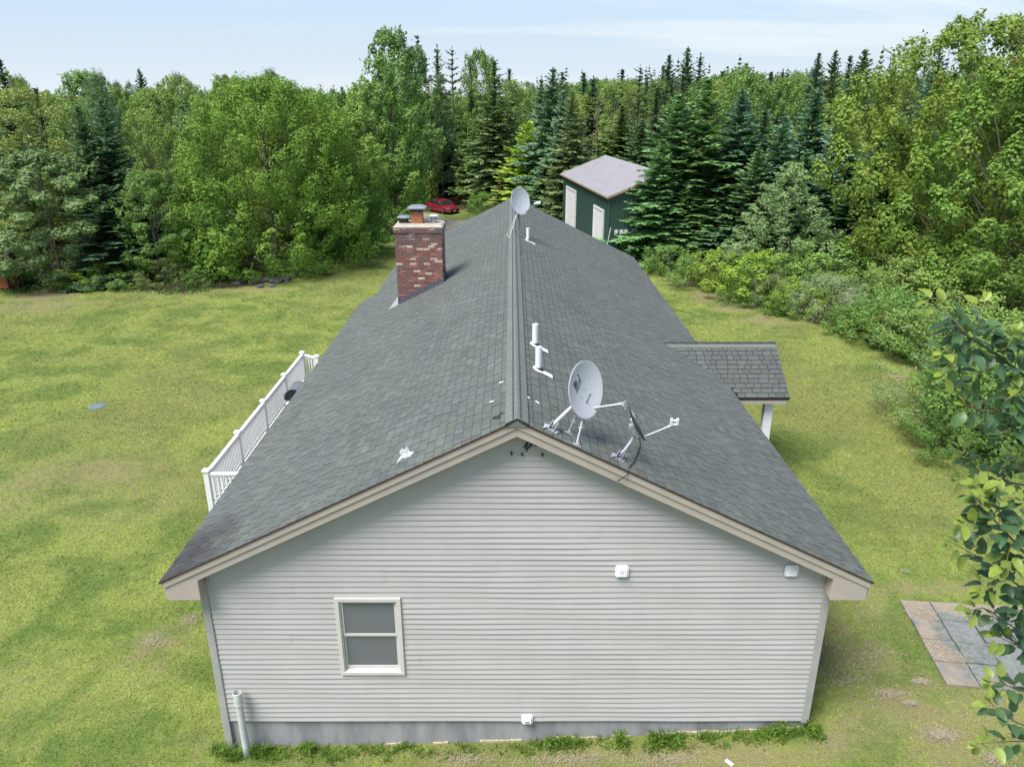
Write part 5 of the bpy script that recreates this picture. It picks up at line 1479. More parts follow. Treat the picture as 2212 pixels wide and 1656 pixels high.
conifer('fir', 4, 10, 2.5, M['bark_grey'], step=.30, nb=10, spray=.14, wid=.062, power=.78)
conifer('spruce', 3, 12, 2.3, M['bark'], step=.33, nb=9, spray=.15, droop=-24, tip_el=30, rag=.28, wid=.060, power=.75)
conifer('spire', 3, 12, 1.35, M['bark'], step=.33, nb=8, spray=.16, power=.62, droop=-14, rag=.3, wid=.07, gap=.04)
broad('larch', 2, 8, 4.8, M['bark'], K=210, N=110, leaf=.15, cb=.02, prof=prof_cone, clump=.085, up=.55, elong=1.5, shoot=.9, narrow=.30, jit=.25, mleaf='needle', tangent=.5, taper=.75)
conifer('hemlock', 2, 10, 3.0, M['bark_grey'], step=.33, nb=9, spray=.15, droop=-4, tip_el=45, rag=.35, wid=.075, power=.65)
conifer('ragged', 2, 13, 1.7, M['bark'], step=.55, nb=6, spray=.17, droop=-12, tip_el=25, rag=.5, wid=.08, gap=.2, power=.5, bare=.3)
broad('bushy', 2, 11.5, 9.5, M['bark'], K=420, N=170, leaf=.18, cb=.03, prof=prof_dome, clump=.054, up=.85, elong=1.8, shoot=.4, narrow=.42, hollow=.45, jit=.08, taper=.15)
broad('maple', 3, 11, 6.0, M['bark_grey'], K=125, N=200, leaf=.18, cb=.08, prof=prof_up, clump=.092, up=.75, elong=1.55, shoot=.5, narrow=.60)
broad('red_maple', 1, 11, 8.6, M['bark_grey'], K=230, N=230, leaf=.15, cb=.10, prof=prof_up, clump=.066, up=.8, elong=1.5, shoot=.6, red=.02, narrow=.66, jit=.2)
broad('birch', 3, 11, 5.6, M['bark_grey'], K=130, N=190, leaf=.13, cb=.12, prof=prof_up, clump=.090, up=.5, elong=1.4, shoot=.7, narrow=.62, jit=.2, tangent=.7)
broad('poplar', 2, 13, 5.2, M['bark_grey'], K=100, N=190, leaf=.17, cb=.25, prof=prof_round, clump=.098, up=.6, elong=1.4, shoot=.7, narrow=.8, jit=.3)
broad('linden', 2, 8.2, 8.0, M['bark'], K=200, N=150, leaf=.23, cb=.03, prof=prof_round, clump=.075, up=-.15, elong=1.1, shoot=.2, narrow=.66, flat=.6)
broad('pine', 2, 13, 6.5, M['bark_grey'], K=90, N=210, leaf=.26, cb=.15, prof=prof_cone, clump=.10, up=.8, elong=1.2, shoot=.6, narrow=.16, flat=.7, mleaf='needle', tangent=.45)
broad('shrub', 4, 2.4, 2.8, M['bark'], rt=.012, stems=4, nl=14, K=46, N=120, leaf=.090, cb=.03, prof=prof_round, clump=.125, up=.65, elong=1.45, shoot=.7, narrow=.60, jit=.25)
broad('willow', 2, 2.4, 2.6, M['bark'], rt=.010, stems=4, nl=14, K=52, N=130, leaf=.090, cb=.03, prof=prof_round, clump=.12, up=.95, elong=1.8, shoot=1.1, narrow=.26, jit=.3, tangent=.6)
broad('sapling', 2, 3.2, 1.9, M['bark_grey'], rt=.009, K=36, N=90, leaf=.115, cb=.08, prof=prof_up, clump=.15, up=.8, elong=1.4, shoot=.6, narrow=.65, red=.02)
# bare dead spruce
def dead_mesh(h, r, seed):
    rng = random.Random(seed); mb = MB(); mb.tube([(0, 0, -.3), (.05, 0, h*.5), (0, .04, h)], [.11, .07, .015], 7); z = h*.2
    while z < h*.98:
        for k in range(5):
            az = rng.uniform(0, 6.28); L = r*(1 - z/h)**.6*rng.uniform(.5, 1.1); d = Vector((math.cos(az), math.sin(az), rng.uniform(-.35, .05)))
            p = Vector((0, 0, z)); mb.tube([p, p + d*L*.6 + Vector((0, 0, -.05*L)), p + d*L + Vector((0, 0, .03))], [.022, .014, .005], 4, cap=False)
            for q in range(4):
                s_ = rng.uniform(.3, .9); p2 = p + d*L*s_; e_ = Vector((rng.uniform(-1, 1), rng.uniform(-1, 1), rng.uniform(-.4, .2)))*.4*L*.5
                mb.tube([p2, p2 + e_], [.008, .004], 3, cap=False)
        z += rng.uniform(.2, .4)
    return mb.mesh('branches', M['dead'], smooth=True)
M['dead'] = mat('dead_wood', (.20, .165, .15), .9, (.13, .10, .09), 6)

SPECIES = {   # foliage colour
    'fir': (.205, .258, .098), 'blue': (.218, .280, .128), 'spruce': (0.160, 0.215, 0.088), 'spire': (.150, .200, .088), 'larch': (0.275, 0.380, 0.154), 'hemlock': (0.220, 0.330, 0.099),
    'ragged': (0.088, 0.134, 0.086), 'bushy': (0.182, 0.330, 0.053), 'maple': (0.198, 0.330, 0.061), 'red_maple': (0.242, 0.330, 0.053), 'birch': (0.259, 0.341, 0.094), 'poplar': (0.209, 0.314, 0.077),
    'linden': (0.176, 0.270, 0.105), 'pine': (0.165, 0.242, 0.099), 'shrub': (0.215, 0.336, 0.077), 'willow': (0.259, 0.325, 0.171), 'sapling': (0.253, 0.358, 0.064)}
NAMES = {'fir': 'fir_tree', 'blue': 'fir_tree', 'spruce': 'spruce_tree', 'spire': 'spruce_tree', 'larch': 'larch_tree', 'hemlock': 'hemlock_tree', 'ragged': 'spruce_tree', 'bushy': 'broadleaf_tree', 'maple': 'maple_tree',
         'red_maple': 'maple_tree', 'birch': 'birch_tree', 'poplar': 'poplar_tree', 'linden': 'linden_tree', 'pine': 'pine_tree', 'shrub': 'shrub', 'willow': 'shrub', 'sapling': 'sapling'}
tr_rng = random.Random(33); counter = {}
def tree(kind, x, y, h, w_, label, group=None, col=None, cat=None, v=.10, parts=True):
    pk = 'fir' if kind == 'blue' else kind
    i = counter.get(pk, 0); counter[pk] = i + 1
    crown, trunk, h0, w0 = PROTO[pk][i % len(PROTO[pk])]
    nm = NAMES[kind]
    o = empty(nm, (x, y, gzs(x, y) - .05), label, cat or ('shrub' if nm == 'shrub' else 'tree'), group, rz=tr_rng.uniform(0, 6.28))
    o.scale = (w_/w0, w_/w0, h/h0)
    c = link('crown' if nm != 'shrub' else 'foliage', crown, o)
    if col and kind in ('fir', 'blue'): col = (col[0]*1.12, col[1]*.98, col[2]*.96)
    base = tuple((2.7 if kind in ('fir', 'blue', 'spruce', 'hemlock') else 2.0)*q for q in col) if col else SPECIES[kind]; k = tr_rng.uniform(1 - v, 1 + v); g_ = tr_rng.uniform(-.07, .07)
    c.color = (base[0]*k*(1 + g_), base[1]*k, base[2]*k*(1 - g_), 1)
    link('trunk' if nm != 'shrub' else 'stems', trunk, o)
    return o
TREES = []      # footprints taken
def tpx(kind, px, ytop, D, w_, label, col=None, group=None, v=.06):
    """a tree whose top stands at the given distance on this line of sight"""
    u, f, k = ray(px, ytop); t = D/f; x = u*t; zt = CAM_Z + k*t
    if kind in ('fir', 'blue', 'spruce', 'hemlock', 'larch'): w_ *= 1.28
    h = zt - gzs(x, D) + .05
    TREES.append((x, D, w_*.5)); return tree(kind, x, D, h, w_, label, group, col, v=v)

YG = (.150, .195, .036); OL = (.090, .115, .036); BR = (.150, .210, .032)
# ---- left wood edge
tpx('linden', 75, 322, 46.2, 8.6, 'broad drooping grey-green tree behind the orange shelter')
tpx('birch', 45, 196, 53, 8.5, 'hazy yellow-green birch rising behind the drooping grey-green tree', (.135, .175, .050))
tpx('spruce', -2, 128, 62, 4.5, 'dark conifer cut by the left picture edge', (.022, .045, .024))
tpx('fir', 166, 228, 48.8, 4.2, 'dark slim fir, left of a pair beside the birch', (.034, .072, .040))
tpx('fir', 216, 208, 49.4, 5.0, 'dark blue-green fir, right and taller of the pair beside the birch', (.036, .080, .050))
tpx('fir', 222, 400, 46.2, 5.4, 'shadowy low fir between the drooping tree and the alder', (.032, .068, .034))
tpx('birch', 306, 238, 52, 5.6, 'yellow-green birch between the dark fir pair and the big bushy tree', (.130, .180, .044))
tpx('maple', 310, 372, 46.6, 5.0, 'low leafy tree in front of the yellow-green birch', (.082, .145, .036))
tpx('blue', 392, 225, 54, 4.2, 'pale blue-green fir spire just left of the big bushy tree', (.068, .125, .078))
tpx('bushy', 556, 172, 50.0, 11.6, 'big dense bushy bright green tree on the left wood edge')
tpx('maple', 700, 232, 55.0, 8.2, 'yellow-green crown leaning out right of the big bushy tree', (.105, .170, .032))
tpx('maple', 440, 440, 47.4, 4.4, 'low green tree under the left side of the big bushy tree', (.082, .160, .034))
tpx('maple', 735, 352, 55.5, 5.6, 'round green tree above the right lawn bay beside the chimney', (.078, .148, .030))
tpx('shrub', 690, 478, 52.8, 4.2, 'leafy green bush at the lawn edge left of the chimney', (.085, .160, .030))
tpx('shrub', 770, 455, 59.5, 4.6, 'dark green bush at the lawn bay behind the chimney', (.080, .150, .030))
tpx('maple', 790, 180, 70, 7.5, 'pale green spreading maple behind the tall poplar', (.100, .165, .036))
tpx('poplar', 835, 68, 72, 7.0, 'tallest pale poplar with a ragged top, left of the ridge dish', (.098, .160, .040))
tpx('maple', 852, 135, 82, 6.2, 'bright green upright maple with grey trunk behind the chimney', (.088, .180, .026))
tpx('maple', 893, 108, 99, 7.2, 'rounded dark green crown right of the tallest poplar', (.058, .110, .032))
tpx('shrub', 840, 445, 67, 4.4, 'leafy bush at the foot of the bright upright maple', (.09, .165, .03))
tpx('sapling', 902, 200, 98, 5.6, 'bright lime crown between the maple and dark spruces', (.165, .215, .050))
# ---- behind the drive
tpx('ragged', 901, 78, 112, 6.0, 'ragged dark spruce top breaking the skyline near the poplar')
tpx('spire', 944, 98, 116, 5.0, 'narrow dark spire, left of the skyline pair over the car')
tpx('ragged', 976, 100, 114, 5.6, 'blunt ragged spruce, right of the skyline pair over the car')
tpx('fir', 942, 232, 108, 6.6, 'broad dark fir standing behind the red car', (.032, .070, .042))
tpx('fir', 988, 250, 108, 5.0, 'dark fir beside the broad one behind the red car', (.036, .078, .042))
tpx('spire', 1016, 122, 99, 4.4, 'dark pointed spruce behind the hemlocks over the drive')
tpx('hemlock', 1030, 250, 98, 5.8, 'wide pale green hemlock beside the drive')
tpx('spruce', 1067, 124, 92, 6.8, 'tall olive spruce with a bare brown trunk by the drive', (.068, .105, .044))
tpx('maple', 1036, 112, 99, 6.6, 'round lit crown on the skyline behind the tall olive spruce', (.085, .135, .028))
tpx('birch', 1100, 176, 101, 8.0, 'hazy green birch behind the tall olive spruce', (.120, .170, .045))
tpx('hemlock', 1143, 262, 82, 6.4, 'bright lime-green conifer above the ridge dish', (.150, .215, .036))
tpx('fir', 1112, 330, 84, 5.6, 'brown-tinged fir behind the ridge dish', OL)
tpx('blue', 1195, 148, 74, 6.8, 'blue-green fir, taller of the two behind the garage corner', (.050, .100, .064))
tpx('blue', 1218, 196, 70, 5.6, 'hazy blue-green fir nearest the left garage corner', (.060, .118, .078))
tpx('fir', 1180, 345, 68, 5.6, 'low dark fir left of the green garage', (.040, .085, .036))
tpx('birch', 1255, 208, 82, 7.4, 'yellow-green birch above the garage roof', (.145, .190, .046))
tpx('birch', 1228, 372, 67, 3.0, 'small pale leafy tree against the left garage wall', (.13, .19, .05))
tpx('spruce', 1282, 165, 82, 5.4, 'dark half-dead spruce behind the garage roof', (.040, .066, .038))
tpx('spruce', 1345, 228, 74, 6.8, 'brownish green spruce behind the garage ridge', (.072, .102, .034))
tpx('hemlock', 1310, 300, 73, 5.6, 'green fir close behind the garage roof', (.075, .125, .040))
tpx('birch', 1330, 176, 95, 8.5, 'broad lit birch on the skyline behind the garage', (.120, .175, .044))
u_, f_, k_ = ray(1292, 205); t_ = 76/f_; dx_ = u_*t_
dt = empty('dead_spruce', (dx_, 76, gzs(dx_, 76)), 'bare dead grey spruce with thin branches behind the garage', 'tree')
o_ = link('branches', dead_mesh(CAM_Z + k_*t_ - gzs(dx_, 76), 2.0, 5), dt)
u_, f_, k_ = ray(1472, 132); t_ = 88/f_; dx_ = u_*t_
dt = empty('dead_spruce', (dx_, 88, gzs(dx_, 88)), 'thin reddish dead spruce spike on the skyline right of the garage', 'tree')
o_ = link('branches', dead_mesh(CAM_Z + k_*t_ - gzs(dx_, 88), .9, 8), dt)
# ---- right of the garage: the big firs
tpx('fir', 1468, 205, 48.5, 6.2, 'big layered fir covering the right end of the garage', (.056, .118, .046))
tpx('fir', 1432, 300, 47.0, 4.6, 'low spreading fir against the right garage wall', (.060, .122, .044))
tpx('fir', 1530, 172, 48.5, 6.6, 'largest dense fir, right of the garage', (.052, .112, .040))
tpx('blue', 1606, 190, 48.5, 6.0, 'blue-grey fir beside the largest dense fir', (.050, .104, .066))
tpx('fir', 1500, 402, 46.6, 5.2, 'skirted low fir at the foot of the largest dense fir', (.052, .108, .036))
tpx('spruce', 1655, 232, 47.5, 4.6, 'slim dark fir right of the blue-grey fir', (.040, .084, .050))
tpx('fir', 1580, 420, 45.8, 4.8, 'dark low fir beneath the blue-grey fir', (.040, .086, .038))
tpx('blue', 1697, 252, 46.5, 4.8, 'bluish fir behind the feathery larch', (.054, .110, .066))
tpx('larch', 1712, 352, 41.5, 5.0, 'feathery pale larch at the right wood edge')
tpx('fir', 1766, 192, 49, 5.6, 'tall fir with pale leader behind the larch', (.048, .102, .058))
tpx('fir', 1745, 330, 45.5, 4.6, 'dark fir tucked right behind the larch', (.040, .088, .040))
tpx('blue', 1815, 240, 46.5, 4.2, 'greyish slim fir right of the tall pale-tipped fir', (.060, .112, .076))
tpx('fir', 1850, 150, 60, 6.4, 'broad dark fir among yellow birches at right', (.042, .092, .050))
tpx('fir', 1905, 302, 42.5, 5.2, 'dark pointed fir left of the great maple', (.044, .098, .048))
tpx('fir', 1848, 402, 42.0, 4.6, 'low dark fir behind the bright bushes at right', (.042, .092, .036))
tpx('birch', 1900, 232, 55, 5.0, 'yellow birch left of the great maple', (.165, .205, .040))
tpx('birch', 1745, 270, 57, 6.2, 'bright yellow-green birch showing between the firs', (.185, .215, .034))
tpx('birch', 1800, 225, 66, 6.2, 'lime birch crown behind the slim grey fir', (.165, .205, .038))
tpx('blue', 1948, 246, 44, 3.2, 'small blue-green fir top beside the great maple', (.06, .12, .076))
tpx('fir', 1870, 108, 70, 6.0, 'dark olive fir on the skyline left of the great maple', (.046, .082, .036))
tpx('fir', 2032, 106, 62, 5.0, 'dark fir breaking the skyline just left of the great maple', (.032, .070, .048))
tpx('red_maple', 2128, 44, 39.0, 10.8, 'great maple with red-tinged leaf tips at the right picture edge')
tpx('red_maple', 2085, 196, 41.0, 5.4, 'yellow-green maple shoulder with reddish tips left of the great maple', (.140, .190, .034))
tpx('maple', 2225, 150, 35, 7.5, 'green maple crown cut by the right picture edge', (.100, .160, .028))
tpx('birch', 1962, 300, 47.5, 5.2, 'soft yellow-green birch below the small blue-green fir', (.150, .200, .044))
tpx('fir', 1640, 320, 44.8, 4.2, 'small fir at the lawn edge between two tall blue-grey firs', (.056, .112, .048))
tpx('blue', 1795, 350, 44.0, 4.4, 'blue-green fir behind the bright bushes, right of the larch', (.056, .116, .070))
tpx('fir', 1935, 380, 41.5, 4.2, 'low dark fir under the left edge of the great maple', (.048, .100, .046))
tpx('fir', 1838, 268, 47, 4.6, 'slender mid-green fir left of the dark pointed fir', (.056, .116, .056))
tpx('fir', 1388, 258, 66, 5.4, 'mid-green fir behind the right end of the garage roof', (.052, .105, .046))
tpx('spire', 1420, 190, 76, 4.6, 'narrow spruce behind the garage, left of the big layered fir')
tpx('spruce', 1300, 222, 88, 6.0, 'olive spruce behind the half-dead one over the garage', (.062, .098, .042))
tpx('fir', 1170, 172, 90, 6.0, 'tall fir behind the pair at the left garage corner', (.050, .100, .056))
for (px_, yt_, D_, w_, lab_) in ((1446, 120, 96, 5.4, 'dark skyline fir behind the big layered fir'), (1487, 100, 102, 5.2, 'tallest skyline spire right of the dead reddish spike'), (1514, 116, 99, 4.6, 'skyline spire over the largest dense fir'),
     (1562, 152, 92, 4.8, 'lower skyline spire right of the largest dense fir'), (1612, 138, 94, 5.6, 'broad skyline fir over the blue-grey fir'), (1667, 156, 95, 3.8, 'thin skyline spire, left of a close pair'), (1692, 150, 96, 4.0, 'thin skyline spire, right of a close pair'),
     (1770, 114, 90, 5.0, 'skyline fir behind the pale-tipped fir'), (1806, 110, 92, 5.0, 'skyline fir, taller of two over the slim grey fir'), (1838, 120, 94, 4.4, 'skyline spire beside the olive skyline fir'),
     (1100, 150, 104, 4.6, 'dark skyline spire above the pale hazy birch'), (1215, 150, 100, 4.6, 'skyline spire above the blue-green fir pair'), (1345, 150, 104, 4.8, 'skyline spire above the garage ridge'), (1262, 158, 98, 4.2, 'skyline spire left of the half-dead spruce'),
     (640, 190, 92, 4.6, 'small dark spire poking up right of the big bushy crown'), (722, 200, 90, 4.4, 'dark spire left of the tallest poplar'), (300, 150, 110, 6.5, 'dark skyline conifer above the left birch')):
    tpx('spire' if w_ < 5 else 'fir', px_, yt_, D_, w_, lab_, (.034, .068, .040), 'conifers breaking the skyline')
# ---- shrub belt along the right lawn, from far to near
SH = [('shrub', 1445, 540, 600, 2.6, 'pale bush at the far right lawn corner under the firs', None), ('shrub', 1490, 560, 622, 2.4, 'green bush below the largest fir, by the bare earth track', None),
      ('sapling', 1548, 545, 632, 2.2, 'lime sapling under the dark firs', BR), ('shrub', 1590, 585, 648, 2.4, 'yellow-green bush right of the lime sapling', BR),
      ('sapling', 1640, 552, 660, 2.6, 'bright maple sapling in front of the feathery larch', (.15, .22, .03)), ('shrub', 1600, 622, 662, 1.6, 'low bramble at the lawn edge below the yellow-green bush', None),
      ('willow', 1668, 600, 668, 1.8, 'small grey-green shrub left of the round lime bush', None), ('shrub', 1728, 618, 690, 2.2, 'round lime bush by the bare soil patch', BR),
      ('shrub', 1690, 640, 684, 1.5, 'low dark weed bush between larch and lime bush', (.085, .15, .03)),
      ('shrub', 1830, 535, 640, 5.0, 'large leafy bush behind the white sheet', (.125, .195, .042)), ('shrub', 1760, 560, 650, 3.2, 'mid-green bush left of the large leafy bush', None),
      ('willow', 1802, 608, 698, 2.9, 'silvery grey-green willow bush in front of the white sheet', (.175, .21, .115)),
      ('shrub', 1850, 668, 722, 2.3, 'dark broadleaf shrub below the silvery willow bush', (.085, .16, .036)), ('shrub', 1895, 668, 738, 2.3, 'mid-green shrub at the lawn edge right of the willow', None),
      ('sapling', 1918, 690, 748, 1.6, 'red-tipped sapling at the lawn edge among the shrubs', (.15, .2, .035)), ('shrub', 1935, 645, 752, 3.2, 'thick shrub under the upper pear leaves', (.095, .165, .04)),
      ('willow', 1965, 572, 690, 4.6, 'tall fuzzy yellow-green shrub below the great maple', (.160, .210, .060)), ('shrub', 1905, 590, 690, 3.2, 'bush right behind the white sheet and rusty drum', (.115, .18, .04)),
      ('shrub', 2062, 560, 700, 4.6, 'tall pale bush left of the right picture edge', (.125, .19, .045)), ('shrub', 2165, 575, 710, 5.0, 'wide pale bush at the right picture edge under the maple', (.135, .195, .048)),
      ('shrub', 2000, 690, 775, 3.0, 'grey-green viburnum behind the lowest upper pear leaves', (.125, .175, .065)), ('shrub', 2045, 725, 800, 2.6, 'low bright weed bush at the bend of the lawn', (.09, .165, .03)),
      ('shrub', 2105, 690, 830, 4.0, 'bush behind the hanging pear branch', (.115, .175, .045)), ('shrub', 2190, 700, 850, 4.2, 'bush at the right picture edge behind the pear branch', (.110, .172, .042)),
      ('willow', 2085, 800, 950, 3.4, 'grey-green willow bush leaning over the right lawn', (.110, .155, .066)), ('shrub', 2140, 800, 985, 3.6, 'dense dark green bush, nearest on the right lawn', (.080, .145, .032)),
      ('shrub', 2215, 780, 985, 3.8, 'dark bush cut by the picture edge beside the nearest one', (.078, .14, .034)), ('shrub', 2095, 905, 1005, 2.2, 'low dark skirt bush at the foot of the leaning willow', (.07, .13, .03))]
for (kind, px, yt, yb, w_, lab, col) in SH:
    x, y, g = gpt(px, yb); u, f, k = ray(px, yt); t = y/f; h = max(.7, CAM_Z + k*t - g)
    tree(kind, x, y + w_*.30, h*1.02, w_*1.15, lab, None, col, v=.04); TREES.append((x, y, w_*.4))
# bushes at the foot of the left wood
SHL = [('shrub', 168, 575, 622, 2.8, 'lime bush at the left wood edge below the drooping tree', (.14, .215, .026)), ('sapling', 215, 568, 622, 2.0, 'bright lime sapling beside the lime bush at left', (.15, .22, .028)),
       ('shrub', 205, 596, 630, 1.9, 'dull green bush right of the lime sapling', (.09, .145, .045)), ('shrub', 262, 590, 626, 1.7, 'low leafy bush between sapling and grey bush', None),
       ('willow', 345, 566, 618, 3.0, 'rounded grey-green bush under the low leafy tree', (.115, .155, .060)), ('shrub', 420, 586, 620, 1.8, 'low green bush left of the fieldstone pile', (.09, .15, .035)),
       ('shrub', 650, 552, 600, 3.0, 'green bush right of the fieldstone pile', (.08, .155, .03)), ('shrub', 120, 596, 618, 1.6, 'small weedy bush by the pale gravel patch', None),
       ('shrub', 900, 400, 440, 4.5, 'leafy bush behind the tail of the red car', (.085, .16, .03)), ('shrub', 1045, 418, 462, 3.6, 'bright weedy bush in front of the red car', (.12, .205, .035)),
       ('shrub', 1060, 440, 472, 4.0, 'shaded bush at the foot of the olive spruce', (.07, .125, .03)), ('sapling', 1345, 505, 545, 1.8, 'leafy sapling by the right garage corner', (.14, .2, .04)),
       ('shrub', 1372, 535, 570, 2.2, 'pale bush below the low spreading fir', (.11, .17, .05))]
print('CAR', cxp, cyp, czp)
for (kind, px, yt, yb, w_, lab, col) in SHL:
    x, y, g = gpt(px, yb); u, f, k = ray(px, yt); t = y/f; h = max(.7, CAM_Z + k*t - g)
    tree(kind, x, y + w_*.25, h, w_*1.1, lab, None, col, v=.04); TREES.append((x, y, w_*.4))

# ---- the wood behind, tree by tree
fr = random.Random(77); zone_name = lambda a: 'left' if a < -.28 else ('middle' if a < .10 else ('garage' if a < .3 else 'right'))
ZL = {'left': 'in the wood behind the left lawn', 'middle': 'in the wood behind the drive and red car', 'garage': 'in the wood behind the green garage', 'right': 'in the wood behind the big firs at right'}
KL = {'fir': 'dark green fir', 'blue': 'blue-green fir', 'spire': 'narrow dark spruce', 'ragged': 'ragged thin spruce', 'birch': 'yellow-green birch', 'maple': 'round green broadleaf tree', 'poplar': 'tall airy poplar', 'pine': 'soft-needled pine', 'spruce': 'drooping dark spruce'}
MIX = {'left': ['pine']*4 + ['birch']*5 + ['maple']*4 + ['poplar']*2 + ['spire']*1 + ['fir']*1, 'middle': ['birch']*5 + ['maple']*4 + ['fir']*3 + ['spire']*3 + ['spruce']*2 + ['pine'],
       'garage': ['birch']*4 + ['maple']*3 + ['fir']*5 + ['spire']*3 + ['blue']*2 + ['ragged']*1 + ['poplar'], 'right': ['fir']*6 + ['spire']*4 + ['birch']*3 + ['blue']*4 + ['maple']*1 + ['ragged']*1}
BASEH = {'fir': 10.2, 'blue': 10.2, 'spire': 11.4, 'ragged': 11.4, 'birch': 10.2, 'maple': 10.4, 'poplar': 11.2, 'pine': 12.0, 'spruce': 11.0}
BASEW = {'fir': 5.6, 'blue': 5.4, 'spire': 3.6, 'ragged': 3.4, 'birch': 6.2, 'maple': 6.4, 'poplar': 5.6, 'pine': 6.8, 'spruce': 4.6}
MARKS = [(120, 'behind the drooping grey-green tree'), (250, 'behind the dark fir pair'), (380, 'behind the left yellow-green birch'), (620, 'behind the big bushy tree'), (780, 'above the right lawn bay'),
         (880, 'behind the tallest poplar'), (1010, 'behind the red car'), (1110, 'behind the tall olive spruce'), (1215, 'behind the ridge dish'), (1385, 'behind the green garage'), (1560, 'behind the largest dense fir'),
         (1660, 'behind the blue-grey fir'), (1780, 'behind the feathery larch'), (1900, 'behind the slim greyish fir'), (9999, 'behind the great maple')]
placed = 0; cand = []
for _ in range(9000):
    D = 54 + (150 - 54)*fr.random()**.85; a = fr.uniform(-.74, .74); cand.append((D, a))
GC = A0 + U1*(GL/2) + U2*(GW/2)
for D, a in cand:
    if placed >= 330: break
    x = a*D
    if inside(np.array([x]), np.array([D]))[0] or edge_dist(np.array([x]), np.array([D]))[0] < 2.2: continue
    if (x - GC.x)**2 + (D - GC.y)**2 < 9.5**2: continue
    if D < 96 and -.155 < a < .022: continue
    if -28 < x < -4 and 78 < D < 93 and abs(D - (80.5 + (-8.5 - x)*.55)) < 6: continue
    z_ = zone_name(a); kind = fr.choice(MIX[z_]); w_ = BASEW[kind]*fr.uniform(.8, 1.2); gap = .60
    if any((x - q[0])**2 + (D - q[1])**2 < (gap*(w_*.5 + q[2]))**2*1.15 for q in TREES): continue
    h = BASEH[kind]*fr.uniform(.86, 1.10)
    # ground hollows out behind the drive: keep crowns near the height of the rest of the wood
    h += max(0, .2 - gzs(x, D))*.9 + (1.6 if z_ == 'left' and 70 < D < 125 else 0)*fr.random()
    TREES.append((x, D, w_*.5)); placed += 1
    base = {'pine': (.072, .115, .048), 'birch': (.135, .180, .042), 'maple': (.088, .145, .034), 'poplar': (.105, .155, .040)}.get(kind)
    pxl = 1106 + a*FPX*1.01
    mark = next(t for q, t in MARKS if pxl < q)
    row = 'near the front' if D < 78 else ('in the middle rows' if D < 104 else 'far back')
    pl = KL[kind] + ('es ' if kind == 'birch' else 's ')
    tree(kind, x, D, h, w_, KL[kind] + ' ' + row + ' ' + mark, pl + row + ' ' + mark, base, v=.16)

# ---- far wood as one mass
def lite(seed, con):
    if con: return conifer_cards(12, 2.0, seed, step=.8, nb=6, spray=.42, wid=.16)[:4]
    return broad_cards(11, 7.0, seed, K=45, N=26, leaf=.46, cb=.15, prof=prof_up, clump=.13, up=.6, elong=1.3, shoot=.25, narrow=.6)[:4]
lites = [lite(1, True), lite(2, True), lite(3, False), lite(4, False), lite(5, False)]
Vs, Ts = {0: [], 1: []}, {0: [], 1: []}
for _ in range(620):
    D = fr.uniform(135, 330); a = fr.uniform(-.76, .76); x = a*D; j = fr.choice([0, 1, 0, 1, 2, 3, 4, 2, 3, 4] if a > -.3 else [0, 2, 3, 4, 2, 3, 4]); P, A, B, T = lites[j]
    s_ = fr.uniform(.74, 1.10)*(fr.uniform(1.0, 1.2) if j < 2 else 1.0)*(1.0 if D < 200 else 1.06); th = fr.uniform(0, 6.28); ca, sa = math.cos(th), math.sin(th)
    Rm = np.array([[ca, -sa, 0], [sa, ca, 0], [0, 0, 1]])*s_; o3 = np.array([x, D, gzs(x, D) + (D - 135)*.004])
    P2 = P @ Rm.T + o3; A2 = A @ Rm.T; B2 = B @ Rm.T
    Vq = np.stack([P2 - A2, P2 + B2, P2 + A2, P2 - B2], 1); key = 0 if j < 2 else 1
    Vs[key].append(Vq.reshape(-1, 3)); Ts[key].append(np.clip(T + fr.uniform(-.2, .2), 0, 1))
for key, col, nm in ((0, (.036, .072, .042), 'conifers'), (1, (.088, .140, .040), 'broadleaf trees')):
    V = np.concatenate(Vs[key]); T = np.concatenate(Ts[key])
    me = np_mesh('forest', V, np.arange(len(V)).reshape(-1, 4), M['leaf'] if key else M['needle'], face_attr={'tint': T})
    o = link('forest', me); o.color = (*[1.75*q for q in col], 1); tag(o, 'far wood of ' + nm + ' along the horizon', 'forest', kind='stuff')

# ------------------------------------------------------------------ undergrowth along the lawn edge
def leaf_scatter(name, X_, Y_, Zb, H, size, col, label, seed, m='leaf', tall=.5):
    rng = np.random.default_rng(seed); n = len(X_)
    z = Zb + H*rng.uniform(.05, 1, n)
    P = np.stack([X_, Y_, z], 1); a = norm(rng.normal(0, .7, (n, 3)) + [0, 0, tall]); b = norm(np.cross(a, rng.normal(0, .6, (n, 3)) + [0, -.4, .8])); l = size*rng.uniform(.6, 1.3, n)
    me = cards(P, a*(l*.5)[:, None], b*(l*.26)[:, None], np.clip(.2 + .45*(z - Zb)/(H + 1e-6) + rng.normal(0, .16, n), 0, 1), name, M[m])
    o = link(name, me); o.color = (*col, 1); return tag(o, label, 'undergrowth', kind='stuff')
ng = np.random.default_rng(5)
x = ng.uniform(-42, 30, 420000); y = ng.uniform(8, 95, 420000)
e_ = edge_dist(x, y); i_ = inside(x, y); sgn = np.where(i_, -e_, e_)
clump = .5 + .5*np.sin(x*1.9 + 1.3*np.sin(y*1.1))*np.cos(y*1.6 + np.sin(x*.8))
keep = (sgn > -.5 - .4*clump) & (sgn < 3.2) & (ng.random(len(x)) < np.clip(1.25 - np.abs(sgn - .8)*.35, .1, 1)*(.35 + .65*clump))
gx0, gy0 = GC.x, GC.y
keep &= ~((np.abs((x - gx0)*U1.x + (y - gy0)*U1.y) < GL/2 + .1) & (np.abs((x - gx0)*U2.x + (y - gy0)*U2.y) < GW/2 + .1))
keep &= ~((x > -13.5) & (x < -2.5) & (y > 82) & (y < 94.5))
